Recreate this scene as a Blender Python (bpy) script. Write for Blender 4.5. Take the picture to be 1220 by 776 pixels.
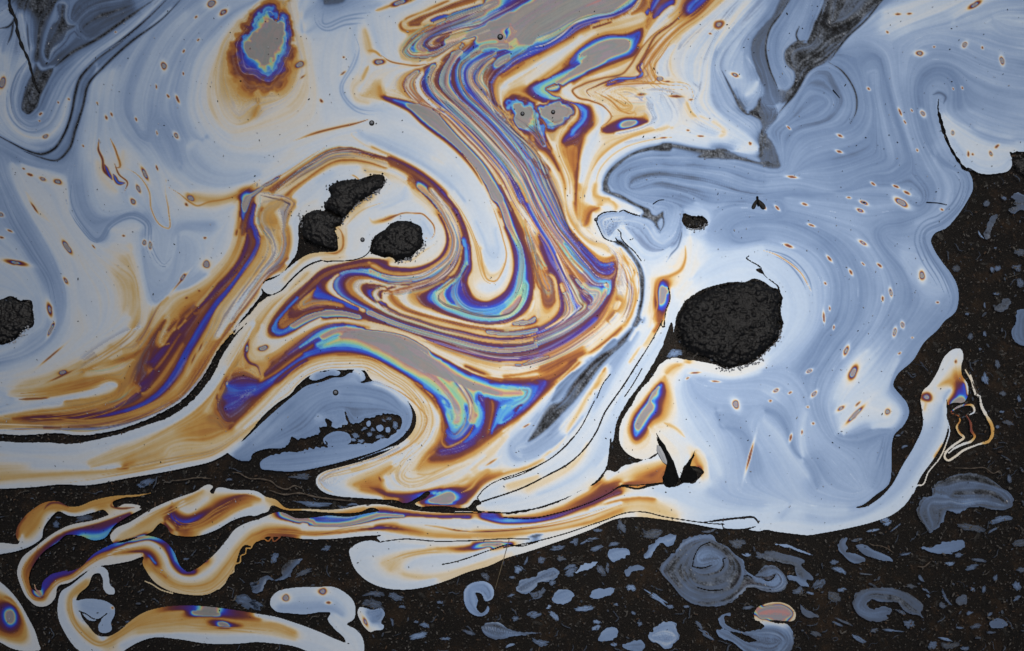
# An oil film on a shallow dark puddle, seen from above.  One photo pixel is one millimetre on the water.
import bpy, bmesh, math, random, time
import numpy as np
from mathutils import Vector
for _o in list(bpy.data.objects): bpy.data.objects.remove(_o)
SC = bpy.context.scene; COL = SC.collection
# ---------------------------------------------------------------- camera, sky, sun, exposure
TILT = math.radians(16); DIST = 1.25
cam_d = bpy.data.cameras.new("camera"); cam = bpy.data.objects.new("camera", cam_d); COL.objects.link(cam); SC.camera = cam
cam_d.sensor_width = 36; cam_d.lens = 36 * DIST / 1.22; cam_d.clip_start = .02; cam_d.clip_end = 400
cam.location = (0, -math.sin(TILT) * DIST, math.cos(TILT) * DIST); cam.rotation_euler = (TILT, 0, 0)
SUN_EL, SUN_AZ = math.radians(73), math.radians(24)         # azimuth from +y towards +x
W = bpy.data.worlds.new("World"); SC.world = W; W.use_nodes = True
_n = W.node_tree.nodes; _n.clear(); _o = _n.new("ShaderNodeOutputWorld"); _b = _n.new("ShaderNodeBackground"); _s = _n.new("ShaderNodeTexSky")
_s.sky_type = 'NISHITA'; _s.sun_disc = False; _s.sun_elevation = SUN_EL; _s.sun_rotation = SUN_AZ; _s.air_density = 1.0; _s.dust_density = 2.5; _s.ozone_density = 1.0
_b.inputs[1].default_value = .06
W.node_tree.links.new(_s.outputs[0], _b.inputs[0]); W.node_tree.links.new(_b.outputs[0], _o.inputs[0])
sun_d = bpy.data.lights.new("sun", 'SUN'); sun_d.energy = 2.0; sun_d.angle = math.radians(.5); sun_d.color = (1, .97, .93)
sun = bpy.data.objects.new("sun", sun_d); COL.objects.link(sun)
sun.rotation_euler = Vector((-math.sin(SUN_AZ) * math.cos(SUN_EL), -math.cos(SUN_AZ) * math.cos(SUN_EL), -math.sin(SUN_EL))).to_track_quat('-Z', 'Y').to_euler()
SC.view_settings.view_transform = 'Standard'; SC.view_settings.look = 'None'; SC.view_settings.exposure = -1.02; SC.view_settings.gamma = 1
SC.cycles.max_bounces = 6; SC.cycles.transparent_max_bounces = 12

def P(x, y, z=0.):
    """survey of the water: picture millimetres to metres on the level surface (the photograph was taken at a slant)"""
    u = (np.asarray(x, float) - 610) / 1220; v = (388 - np.asarray(y, float)) / 1220
    f = DIST / 1.22; ct, st = math.cos(TILT), math.sin(TILT)
    dx, dy, dz = u, v * ct + f * st, v * st - f * ct
    t = -math.cos(TILT) * DIST / dz
    return np.stack([dx * t, -st * DIST + dy * t, np.zeros_like(t) + z], -1)
GX0, GY0, GW, GH = -44, -44, 1308, 864          # patch of water that is modelled finely, in millimetre cells
TILE = {'G': (0, 0, 1.0)}
for _r, _y in zip('ABCD', (0, 190, 380, 576)):
    for _c, _x in zip('1234', (0, 300, 600, 910)):
        TILE[_r + _c] = (_x, _y, 3.8806)
for _n, _x, _y in (('S1', 440, 0), ('S2', 600, 0), ('S3', 440, 110), ('S4', 600, 110), ('S5', 440, 220), ('S6', 600, 220), ('S7', 440, 330), ('S8', 600, 330),
                   ('P1', 260, 150), ('P2', 260, 270), ('P3', 240, 380), ('P4', 420, 430), ('P5', 600, 430), ('P6', 100, 320), ('P7', 360, 530), ('P8', 540, 520)):
    TILE[_n] = (_x, _y, 5.97)
TILE.update({'X1': (690, 225, 8.62), 'X3': (870, 295, 12.93), 'X4': (730, 490, 7.054), 'X5': (900, 0, 6.47)})
_cur = ['G']
def pts(s, line=False):
    out, sw = [], []
    for w in s.split():
        if w[0] == '@':
            _cur[0] = w[1:]; sw.append(len(out))
        else:
            a, b = w.split(','); x0, y0, k = TILE[_cur[0]]
            out.append((x0 + float(a) / k, y0 + float(b) / k))
    out = np.array(out)
    if line:                                            # readings of neighbouring tiles overlap a little: never step back at a seam
        keep = np.ones(len(out), bool)
        for i in sw[1:]:
            while 2 <= i < len(out) - 1:
                pr = np.nonzero(keep[:i])[0][-2:]
                if len(pr) == 2 and np.dot(out[pr[1]] - out[pr[0]], out[i] - out[pr[1]]) < -.15 * np.hypot(*(out[pr[1]] - out[pr[0]])) * np.hypot(*(out[i] - out[pr[1]])): keep[i] = False; i += 1
                else: break
        out = out[keep]
    return out
def smooth(p, closed=False, step=1.0):
    """Catmull-Rom through the points, resampled to about one millimetre"""
    p = np.asarray(p, float); n = len(p)
    if n < 3 and not closed:
        m = max(2, int(np.hypot(*(p[-1] - p[0])) / step)); t = np.linspace(0, 1, m)[:, None]
        return p[0] * (1 - t) + p[-1] * t
    q = np.vstack([p[-1], p, p[0], p[1]]) if closed else np.vstack([2 * p[0] - p[1], p, 2 * p[-1] - p[-2]])
    res = []
    for i in range(1, len(q) - 2):
        a, b, c, d = q[i - 1], q[i], q[i + 1], q[i + 2]
        m = max(2, int(np.hypot(*(c - b)) / step)); t = np.linspace(0, 1, m, endpoint=False)[:, None]
        # centripetal-like tangents limited to the chord
        L1, L2, L3 = (max(1e-3, np.hypot(*(v - u))) for u, v in ((a, b), (b, c), (c, d)))
        m1 = ((c - b) / L2 * L1 + (b - a) / L1 * L2) / (L1 + L2) * L2
        m2 = ((d - c) / L3 * L2 + (c - b) / L2 * L3) / (L2 + L3) * L2
        res.append((2*t**3 - 3*t**2 + 1) * b + (t**3 - 2*t**2 + t) * m1 + (-2*t**3 + 3*t**2) * c + (t**3 - t**2) * m2)
    if not closed: res.append(p[-1:])
    return np.vstack(res)
CURVES, FILLS, OPS, EYES, REGIONS, DIRS = [], [], [], [], [], []
def c(T, s, a=None, cl=False, w=1.0):              # a stream line that carries film thickness T (one value or start/end)
    CURVES.append((T, a, smooth(pts(s, True), cl), w))
LINES = []; WARPS = []
def warp(s): WARPS.append(smooth(pts(s), True))
def l(T, s, w=1.3, t0=.2, t1=.2, cl=False):         # a hair line laid over the spread field
    w = max(w, 1.); p = smooth(pts(s, True), cl); LINES.append((T, p, w, t0, t1)); DIRS.append(p)
def ll(T, s, offs, w=1.0):                              # a family of hair lines running side by side
    p = smooth(pts(s, True)); t = np.gradient(p, axis=0); t /= np.maximum(np.hypot(t[:, 0], t[:, 1])[:, None], 1e-6); n = np.stack([-t[:, 1], t[:, 0]], 1); u = np.linspace(0, 1, len(p))
    for k, o in enumerate(offs):
        q = p + n * (o + .8 * np.sin(u * (5 + k) + k))[:, None]; q = np.stack([np.convolve(np.pad(q[:, i], 6, mode='edge'), np.ones(13) / 13, 'valid') for i in (0, 1)], 1)
        a, b = int(len(q) * (.03 + .05 * (k * 7 % 4))), int(len(q) * (.97 - .06 * (k * 5 % 4))); LINES.append((T + .35 * ((k * 3) % 3 - 1), q[a:b], w, .2, .2))
def d(s): DIRS.append(smooth(pts(s)))
def f(T, s, a=None): FILLS.append((T, a, smooth(pts(s), True)))
def fx(T, s, To, a=None, o=1.9):                      # a fill with a crisp rim: To is the film just outside
    p = smooth(pts(s), True); FILLS.append((T, a, p)); t = np.gradient(p, axis=0); t /= np.maximum(np.hypot(t[:, 0], t[:, 1])[:, None], 1e-6); n = np.stack([t[:, 1], -t[:, 0]], 1)
    if (p[:, 0] * np.roll(p[:, 1], -1) - np.roll(p[:, 0], -1) * p[:, 1]).sum() < 0: n = -n
    CURVES.append((To, None, p + n * o, 1.))
def film(i, s): OPS.append(('poly', i, smooth(pts(s), True)))
def hole(s, j=.22): OPS.append(('poly', 0, smooth(pts(s), True), j))
def gap(w, s, i=0, t0=0.3, t1=0.3): OPS.append(('line', i, smooth(pts(s), step=.5), w, t0, t1))
def eye(tile, s, k=1.0):                            # x,y,length,width,angle of one droplet spot
    x0, y0, z = TILE[tile]
    for w in s.split():
        v = [float(q) for q in w.split(',')]
        EYES.append((x0 + v[0] / z, y0 + v[1] / z, v[2] / z / 2, v[3] / z / 2, math.radians(v[4]), k))
def reg(n, s): REGIONS.append((n, smooth(pts(s), True)))
def inpoly(P, x0, y0, w, h, ss=1):
    """even-odd fill on a w x h lattice (ss samples per millimetre)"""
    out = np.zeros((h * ss, w * ss), bool)
    A = P; B = np.roll(P, -1, 0)
    ys = (np.arange(h * ss) + .5) / ss + y0 - .5
    lo, hi = P[:, 1].min(), P[:, 1].max()
    for r, y in enumerate(ys):
        if y < lo or y > hi: continue
        m = (A[:, 1] <= y) != (B[:, 1] <= y)
        if not m.any(): continue
        a, b = A[m], B[m]
        xs = np.sort(a[:, 0] + (y - a[:, 1]) / (b[:, 1] - a[:, 1]) * (b[:, 0] - a[:, 0]))
        ix = np.clip(np.ceil((xs - x0 + .5) * ss - .5), 0, w * ss).astype(int)
        for k in range(0, len(ix) - 1, 2): out[r, ix[k]:ix[k + 1]] = True
    return out
def blur(a, n=1):
    for _ in range(n):
        p = np.pad(a, 1, mode='edge')
        a = (p[:-2, 1:-1] + p[2:, 1:-1] + p[1:-1, :-2] + p[1:-1, 2:] + 4 * a) / 8
    return a
def gsmooth(a, s):
    r = int(3 * s) + 1; k = np.exp(-.5 * (np.arange(-r, r + 1) / s) ** 2); k /= k.sum()
    p = np.pad(a, ((r, r), (0, 0)), mode='reflect'); a = sum(k[i] * p[i:i + a.shape[0]] for i in range(2 * r + 1))
    p = np.pad(a, ((0, 0), (r, r)), mode='reflect'); return sum(k[i] * p[:, i:i + a.shape[1]] for i in range(2 * r + 1))
def half(a):
    h, w = a.shape[0] // 2 * 2, a.shape[1] // 2 * 2; a = a[:h, :w]
    return (a[::2, ::2] + a[1::2, ::2] + a[::2, 1::2] + a[1::2, 1::2])
def solve(val, wt, cond, iters=(40, 60)):
    """membrane through weighted constraints; cond closes the black gaps to diffusion"""
    if min(val.shape) < 12:
        g = (val * wt).sum() / max(1e-9, wt.sum()); x = np.full(val.shape, g); n = 200
    else:
        w2 = half(wt); v2 = half(val * wt) / np.maximum(w2, 1e-9)
        up = solve(v2, np.minimum(w2, 1.0), half(cond) / 4, iters)
        x = np.repeat(np.repeat(up, 2, 0), 2, 1)
        x = np.pad(x, ((0, max(0, val.shape[0] - x.shape[0])), (0, max(0, val.shape[1] - x.shape[1]))), mode='edge')[:val.shape[0], :val.shape[1]]
        n = iters[0] if val.shape[0] > 500 else iters[1]
    cp = np.pad(cond, 1, mode='constant', constant_values=1e-6)
    ws = (cp[:-2, 1:-1], cp[2:, 1:-1], cp[1:-1, :-2], cp[1:-1, 2:]); tot = sum(ws)
    for _ in range(n):
        p = np.pad(x, 1, mode='edge')
        m = (ws[0] * p[:-2, 1:-1] + ws[1] * p[2:, 1:-1] + ws[2] * p[1:-1, :-2] + ws[3] * p[1:-1, 2:]) / tot
        x = m * (1 - wt) + val * wt
    return x
def sample(a, x, y):
    x = np.clip(x, 0, a.shape[1] - 1.001); y = np.clip(y, 0, a.shape[0] - 1.001)
    i = x.astype(np.int32); j = y.astype(np.int32); u = x - i; v = y - j
    k = j * a.shape[1] + i; F = a.ravel()
    return (F[k] * (1 - u) + F[k + 1] * u) * (1 - v) + (F[k + a.shape[1]] * (1 - u) + F[k + a.shape[1] + 1] * u) * v
def splat(acc, p, vals):
    x = np.round(p[:, 0] - GX0).astype(int); y = np.round(p[:, 1] - GY0).astype(int)
    ok = (x >= 0) & (x < GW) & (y >= 0) & (y < GH); k = y[ok] * GW + x[ok]
    for A, v in zip(acc, vals): A += np.bincount(k, np.broadcast_to(v, len(p))[ok], GW * GH).reshape(GH, GW)
def tangents(p):
    t = np.gradient(p, axis=0); a = np.arctan2(t[:, 1], t[:, 0]); return np.cos(2 * a), np.sin(2 * a)
def stamp(p, w, t0, t1, tv):
    n = len(p); u = np.linspace(0, 1, n); ww = w * np.minimum(1, np.minimum(t0 + (1 - t0) * u * 4, t1 + (1 - t1) * (1 - u) * 4))
    R = int(w * 2.2) + 1; q = p - (GX0, GY0); ok = (q[:, 0] > 0) & (q[:, 1] > 0) & (q[:, 0] < GW - 1) & (q[:, 1] < GH - 1); q, ww, tv = q[ok], ww[ok], tv[ok]
    if len(q) < 2: return None
    x0, y0 = np.maximum(np.floor(q.min(0)).astype(int) - R, 0); x1, y1 = np.minimum(np.ceil(q.max(0)).astype(int) + R + 1, (GW, GH))
    best = np.full((y1 - y0, x1 - x0), 9.); bv = np.zeros(best.shape); xi = np.round(q[:, 0]).astype(int); yi = np.round(q[:, 1]).astype(int)
    for oy in range(-R, R + 1):
        for ox in range(-R, R + 1):
            X, Y = xi + ox, yi + oy; m = (X >= x0) & (X < x1) & (Y >= y0) & (Y < y1)
            d_ = np.hypot(X - q[:, 0], Y - q[:, 1]) / np.maximum(ww, .35); X, Y, d_, v = X[m] - x0, Y[m] - y0, d_[m], tv[m]
            o = np.argsort(-d_); X, Y, d_, v = X[o], Y[o], d_[o], v[o]; b = np.full(best.shape, 9.) if False else None
            m2 = d_ < best[Y, X]; X, Y, d_, v = X[m2], Y[m2], d_[m2], v[m2]; best[Y, X] = d_; bv[Y, X] = v
    return (slice(y0, y1), slice(x0, x1)), np.exp(-np.minimum(best, 6) ** 2.2), bv
def build_fields():
    rng = np.random.default_rng(7)
    # --- which sheet covers each cell: 0 is open water
    SS = 2
    lab = np.zeros((GH * SS, GW * SS), np.uint8)
    for o in OPS:
        if o[0] == 'poly':
            P = o[2]
            if o[1] in JAG or (o[1] == 0):
                j = o[3] if len(o) > 3 else .5
                P = P + gsmooth(rng.normal(0, 1, (len(P), 2)), 1.2)[:, :] * 0 + np.stack([np.convolve(rng.normal(0, j, len(P)), np.ones(3) / 1.7, 'same')] * 2, 1)
            xa, ya = np.floor(P.min(0)).astype(int) - 1; xb, yb = np.ceil(P.max(0)).astype(int) + 2
            xa, ya = max(xa, GX0), max(ya, GY0); xb, yb = min(xb, GX0 + GW), min(yb, GY0 + GH)
            if xb <= xa or yb <= ya: continue
            m = inpoly(P, xa, ya, xb - xa, yb - ya, SS)
            s = lab[(ya - GY0) * SS:(yb - GY0) * SS, (xa - GX0) * SS:(xb - GX0) * SS]; s[m] = o[1]
        else:
            _, i, p, w, t0, t1 = o; n = len(p); u = np.linspace(0, 1, n)
            ww = w * np.minimum(1, np.minimum(t0 + (1 - t0) * u * 5, t1 + (1 - t1) * (1 - u) * 5)) / 2
            ww = ww * (1 + (.35 if w > 3 else .12) * np.convolve(rng.normal(0, 1, n), np.ones(9) / 5, 'same'))
            for (x, y), r in zip(p[::2], ww[::2]):
                r = max(r, .8); xa, xb = int((x - r - GX0) * SS), int((x + r - GX0) * SS) + 2; ya, yb = int((y - r - GY0) * SS), int((y + r - GY0) * SS) + 2
                xa, ya = max(0, xa), max(0, ya)
                s = lab[ya:yb, xa:xb]
                if s.size == 0: continue
                yy, xx = np.mgrid[ya:ya + s.shape[0], xa:xa + s.shape[1]]
                s[((xx + .5) / SS - .5 + GX0 - x) ** 2 + ((yy + .5) / SS - .5 + GY0 - y) ** 2 < r * r] = i
    cov = half((lab > 0).astype(np.float32)) / 4
    labc = np.maximum.reduce([lab[0::2, 0::2], lab[1::2, 0::2], lab[0::2, 1::2], lab[1::2, 1::2]])
    # --- thickness, streak strength and flow direction, spread from the traced lines
    V = np.zeros((GH, GW)); W = V.copy(); A = V.copy(); AW = V.copy(); CX = V.copy(); CY = V.copy(); CW = V.copy()
    for T, a, p, w in CURVES:
        n = len(p); tv = np.interp(np.linspace(0, 1, n), np.linspace(0, 1, len(T)), T) if isinstance(T, (tuple, list)) else np.full(n, float(T))
        for ox, oy, g in ((0, 0, 1.), (.8, 0, .5), (-.8, 0, .5), (0, .8, .5), (0, -.8, .5)):
            splat((V, W), p + (ox, oy), (tv * g, np.ones(n) * g))
        if a is not None: splat((A, AW), p, (np.full(n, float(a)), np.ones(n)))
        cx, cy = tangents(p); splat((CX, CY, CW), p, (cx, cy, np.ones(n)))
    for p in DIRS + [o[2] for o in OPS]:
        if len(p) > 3:
            cx, cy = tangents(p); splat((CX, CY, CW), p, (cx, cy, np.ones(len(p))))
    for T, a, P in FILLS:
        m = inpoly(P, GX0, GY0, GW, GH); V[m] = T; W[m] = 1
        if a is not None: A[m] = a; AW[m] = 1
    V /= np.maximum(W, 1e-9); A /= np.maximum(AW, 1e-9); CX /= np.maximum(CW, 1e-9); CY /= np.maximum(CW, 1e-9)
    cond = blur(cov, 1) + .004
    T = solve(V, np.minimum(W, 1.) * .9, cond)
    T = blur(T, 1)
    A = solve(A, np.minimum(AW, 1.), cond)
    # in the tight strands each lamina keeps its own thickness right up to its neighbour
    nv = np.zeros_like(T); nd = np.full(T.shape, 1e9); SX = np.zeros_like(T); SY = np.zeros_like(T); yy, xx = np.mgrid[0:GH, 0:GW].astype(float)
    for Tc, a_, p_, w_ in CURVES:
        if a_ is None or a_ < .2: continue
        x = np.round(p_[:, 0] - GX0).astype(int); y = np.round(p_[:, 1] - GY0).astype(int); ok = (x >= 0) & (x < GW) & (y >= 0) & (y < GH)
        tv = np.interp(np.linspace(0, 1, len(p_)), np.linspace(0, 1, len(Tc)), Tc) if isinstance(Tc, (tuple, list)) else np.full(len(p_), float(Tc))
        nv[y[ok], x[ok]] = tv[ok]; nd[y[ok], x[ok]] = 0; SX[y[ok], x[ok]] = p_[ok, 0] - GX0; SY[y[ok], x[ok]] = p_[ok, 1] - GY0
    for sp in (1, 2, 4, 2, 1, 1):
        for oy, ox in ((sp, 0), (-sp, 0), (0, sp), (0, -sp), (sp, sp), (-sp, -sp), (sp, -sp), (-sp, sp)):
            q = [np.roll(np.roll(z, oy, 0), ox, 1) for z in (nv, nd, SX, SY)]; dq = np.where(q[1] < 1e8, (xx - q[2]) ** 2 + (yy - q[3]) ** 2, 1e9); m = dq < nd
            nv[m] = q[0][m]; nd[m] = dq[m]; SX[m] = q[2][m]; SY[m] = q[3][m]
    m = np.clip((A - .16) / .14, 0, 1) * np.exp(-np.minimum(nd, 400) / 26.) * .72 * (T > 4.6) * (1 - np.minimum(W, 1) * 0)
    for _T, _a, _P in FILLS: m = m * (1 - inpoly(_P, GX0, GY0, GW, GH))
    T = blur(T * (1 - m) + nv * m, 1); T0 = blur(T, 1)
    one = np.ones_like(cond)
    wc = np.minimum(CW, 1.) * .6
    gx = solve(CX, wc, one, (15, 40)); gy = solve(CY, wc, one, (15, 40)); gx = gsmooth(gx, 2.6); gy = gsmooth(gy, 2.6)
    ang = .5 * np.arctan2(gy, gx)
    # --- streaks drawn out along the flow
    def lic(src, L, h=1.6):
        dx, dy = np.cos(ang).astype(np.float32), np.sin(ang).astype(np.float32)
        yy, xx = np.mgrid[0:GH, 0:GW].astype(np.float32); acc = src.copy(); n = 1
        for sg in (1, -1):
            x, y = xx.copy(), yy.copy(); vx, vy = sg * dx, sg * dy
            for k in range(L):
                x += h * vx; y += h * vy
                np.clip(x, 0, GW - 1.01, out=x); np.clip(y, 0, GH - 1.01, out=y)
                q = (y + .5).astype(np.int32) * GW + (x + .5).astype(np.int32)
                nx, ny = dx.ravel()[q], dy.ravel()[q]; s = np.sign(nx * vx + ny * vy); s[s == 0] = 1
                vx, vy = nx * s, ny * s
                acc += sample(src, x, y); n += 1
        acc /= n; acc -= acc.mean(); return acc / acc.std()
    # continuous laminae: lines of equal thickness
    gm = np.hypot(*np.gradient(T0)); lam = np.zeros_like(T0)
    tab = rng.normal(0, 1, 4000); tab = np.convolve(tab, [.25, .5, .25], 'same'); tab /= tab.std()
    for fq, sd in ((1.6, 11), (4.0, 500)):
        lam += np.interp(T0 * fq * 2 + sd, np.arange(4000), tab) * np.clip(1.6 - gm * fq * 2, 0, 1)
    n1 = lic(blur(rng.normal(0, 1, (GH, GW)).astype(np.float32), 1), 34)
    n2 = lic(gsmooth(rng.normal(0, 1, (GH, GW)).astype(np.float32), 2.2), 40)
    sp = np.zeros((GH, GW), np.float32); sp.ravel()[rng.integers(0, GH * GW, 5200)] = rng.uniform(.4, 1., 5200); n4 = lic(blur(sp, 1), 4)
    n3 = gsmooth(rng.normal(0, 1, (GH, GW)), 9); n3 /= n3.std()
    A = np.where(A < .3, A * 1.55, A)
    T = T + np.clip(A, 0, .9) * (.5 * n1 + .4 * lam + .6 * n2 + .2 * n3)
    T = T + np.clip((T - 14.6) * 2, 0, 1) * (.55 * n2 + .4 * n3 + .3 * n1 + .5)
    T = T + np.clip(n4 - 4, 0, 9) * .13 * np.clip((T - 1.7) * 3, 0, 1) * np.clip((3.6 - T) * 3, 0, 1)
    # --- feathered rims of the blots
    if WARPS:
        m = np.zeros((GH, GW))
        for P in WARPS: m = np.maximum(m, inpoly(P, GX0, GY0, GW, GH))
        m = gsmooth(m, 3.); yy, xx = np.mgrid[0:GH, 0:GW].astype(float); g = []
        for sd in (1.3, 3.0):
            for _ in range(2):
                q = gsmooth(rng.normal(0, 1, (GH, GW)), sd); g.append(q / q.std())
        T = sample(T, xx + m * (.8 * g[0] + 1.8 * g[2]), yy + m * (.8 * g[1] + 1.8 * g[3]))
    # --- hair lines
    for TL, p, w, t0, t1 in LINES:
        n = len(p); tv = np.interp(np.linspace(0, 1, n), np.linspace(0, 1, len(TL)), TL) if isinstance(TL, (tuple, list)) else np.full(n, float(TL))
        g = stamp(p, w, t0, t1, tv)
        if g is not None: s, k, bv = g; T[s] += (bv - T[s]) * k
    # --- droplets that spread rings into the sheet
    for (x, y, rx, ry, an, k) in EYES:
        R = int(max(rx, ry) * 3.2) + 3; xa, ya = max(0, int(x - GX0) - R), max(0, int(y - GY0) - R)
        s = T[ya:int(y - GY0) + R, xa:int(x - GX0) + R]
        if s.size == 0: continue
        yy, xx = np.mgrid[ya:ya + s.shape[0], xa:xa + s.shape[1]]; X, Y = xx + GX0 - x, yy + GY0 - y
        u = X * math.cos(an) + Y * math.sin(an); v = -X * math.sin(an) + Y * math.cos(an)
        th = np.arctan2(v, u)
        r = np.hypot(u / max(rx, .8), v / max(ry, .8)) * (1 + .10 * np.sin(2 * th + x) + .06 * np.sin(3 * th + y))
        # halo lies drawn out along the long axis
        hh = np.hypot(u / (max(rx, .8) * 2.1), v / (max(ry, .8) * 1.7))
        halo = np.exp(-(hh ** 2) * 1.6)
        h1, h2, h3 = [(math.sin(x * 12.9 + y * 78.2 + q) * 43758.5) % 1 for q in (0, 1, 2)]; halo = halo * (.45 + .8 * h3)
        kk = min(1, k); big = min(rx, ry) > 1.3
        s2 = s + (np.maximum(s, 5.0) + .95 - s) * halo * kk
        sg = lambda c_, sh: 1 / (1 + np.exp(np.clip((r - c_) * sh, -50, 50)))
        s3 = s2 + np.clip(7.7 - s2, 0, None) * sg(.95 + .3 * h1, 3 + 1.2 * min(rx, ry)) * kk
        s[:] = s3 + np.clip(15.9 - s3, 0, None) * sg(.35 + .42 * h2, 4 + 2.2 * min(rx, ry)) * kk if big else s3
    n1 = .75 * n1 + .75 * lam
    return cov, lab, labc, T, A, n1, n2

def tint(T, A, n1, n2):
    """interference colour of the film; the finest laminae are mixed in as lines of their own"""
    ts = np.array([r[0] for r in RAMP]); cs = np.array([r[1] for r in RAMP], float)
    p = np.pad(T, 1, mode='edge'); col = 0
    for ox in (-.36, 0, .36):
        for oy in (-.36, 0, .36):
            q = T + ox * (p[1:-1, 2:] - p[1:-1, :-2]) * .5 + oy * (p[2:, 1:-1] - p[:-2, 1:-1]) * .5
            col = col + np.stack([np.interp(q, ts, cs[:, k]) for k in range(3)], -1) / 9
    st = lambda a, b, x: np.clip((x - a) / (b - a), 0, 1)
    sw = st(.3, .6, A)[..., None]; hi = st(6.0, 7.4, T)[..., None]
    col = col * (1 - .1 * sw * hi) + np.array([168, 152, 140]) * .1 * sw * hi
    for k, tgt in ((st(.6, 1.3, n1)[..., None] * sw * (.35 + .35 * hi), [228, 212, 184]), (st(.9, 1.5, n2)[..., None] * sw * .4 * hi, [120, 172, 200]),
                   (st(.9, 1.5, -n2)[..., None] * sw * .45 * hi, [216, 164, 88])):
        col = col * (1 - k) + np.array(tgt, float) * k
    k = st(.7, 1.4, -n1)[..., None] * sw * (.55 - .1 * hi); col = col * (1 - k) + (col * .45 + np.array([18, 6, 14])) * k
    g = np.random.default_rng(21); swl = st(.25, .5, A) * st(4.3, 5., T)
    pal = np.array([(240, 226, 198), (100, 52, 96), (92, 160, 205), (150, 78, 44), (58, 92, 200), (220, 166, 88), (152, 150, 160), (56, 40, 70), (244, 234, 212), (120, 190, 190), (176, 110, 70)], float)
    for Tc, a_, p_, w_ in list(CURVES):
        if a_ is None or a_ < .38 or len(p_) < 50: continue
        t_ = np.gradient(p_, axis=0); t_ /= np.maximum(np.hypot(t_[:, 0], t_[:, 1])[:, None], 1e-6); n_ = np.stack([-t_[:, 1], t_[:, 0]], 1); u_ = np.linspace(0, 1, len(p_))
        for o_ in (-3.9, -2.6, -1.3, 1.3, 2.6, 3.9):
            c_ = pal[g.integers(len(pal))]; q_ = p_ + n_ * (o_ + g.uniform(-.4, .4) + .5 * np.sin(u_ * g.uniform(2, 9) + g.uniform(0, 6)))[:, None]
            i0, i1 = int(len(q_) * g.uniform(0, .3)), int(len(q_) * g.uniform(.7, 1)); r_ = stamp(q_[i0:i1], g.uniform(.62, .95), .3, .3, np.ones(i1 - i0))
            if r_ is None: continue
            s_, k_, _ = r_; k_ = (k_ * swl[s_] * g.uniform(.5, .85))[..., None]; col[s_] = col[s_] * (1 - k_) + c_ * k_
    g = np.random.default_rng(3); gr = blur(g.normal(0, 1, T.shape), 1); g2 = gsmooth(g.normal(0, 1, T.shape), 2.5); gr = gr / gr.std() + .8 * g2 / g2.std()
    th = st(1.38, 1.0, T)[..., None]; col = col * np.clip(1 + th * (.24 * gr[..., None] - .06), .3, 1.7)
    return col
RAMP=[(0,(36,40,44)),(.6,(44,48,54)),(1,(82,86,92)),(1.5,(86,101,126)),(2,(114,138,174)),(3,(152,174,205)),(3.7,(184,201,221)),(4.3,(205,213,221)),(5,(218,211,197)),(5.6,(208,184,136)),(6.2,(198,152,80)),(6.8,(172,110,54)),(7.4,(118,64,50)),(8,(96,48,70)),(8.6,(84,46,108)),(9.2,(64,56,166)),(9.8,(48,84,204)),(10.5,(76,148,222)),(11.2,(112,192,214)),(12,(142,198,166)),(13,(206,194,128)),(14,(188,136,134)),(15,(140,146,154)),(15.6,(158,142,150)),(16.2,(138,145,145)),(16.8,(155,144,142)),(17.6,(140,142,140)),(20,(144,140,138))]
JAG = set(range(8, 38)) - {14}
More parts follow.
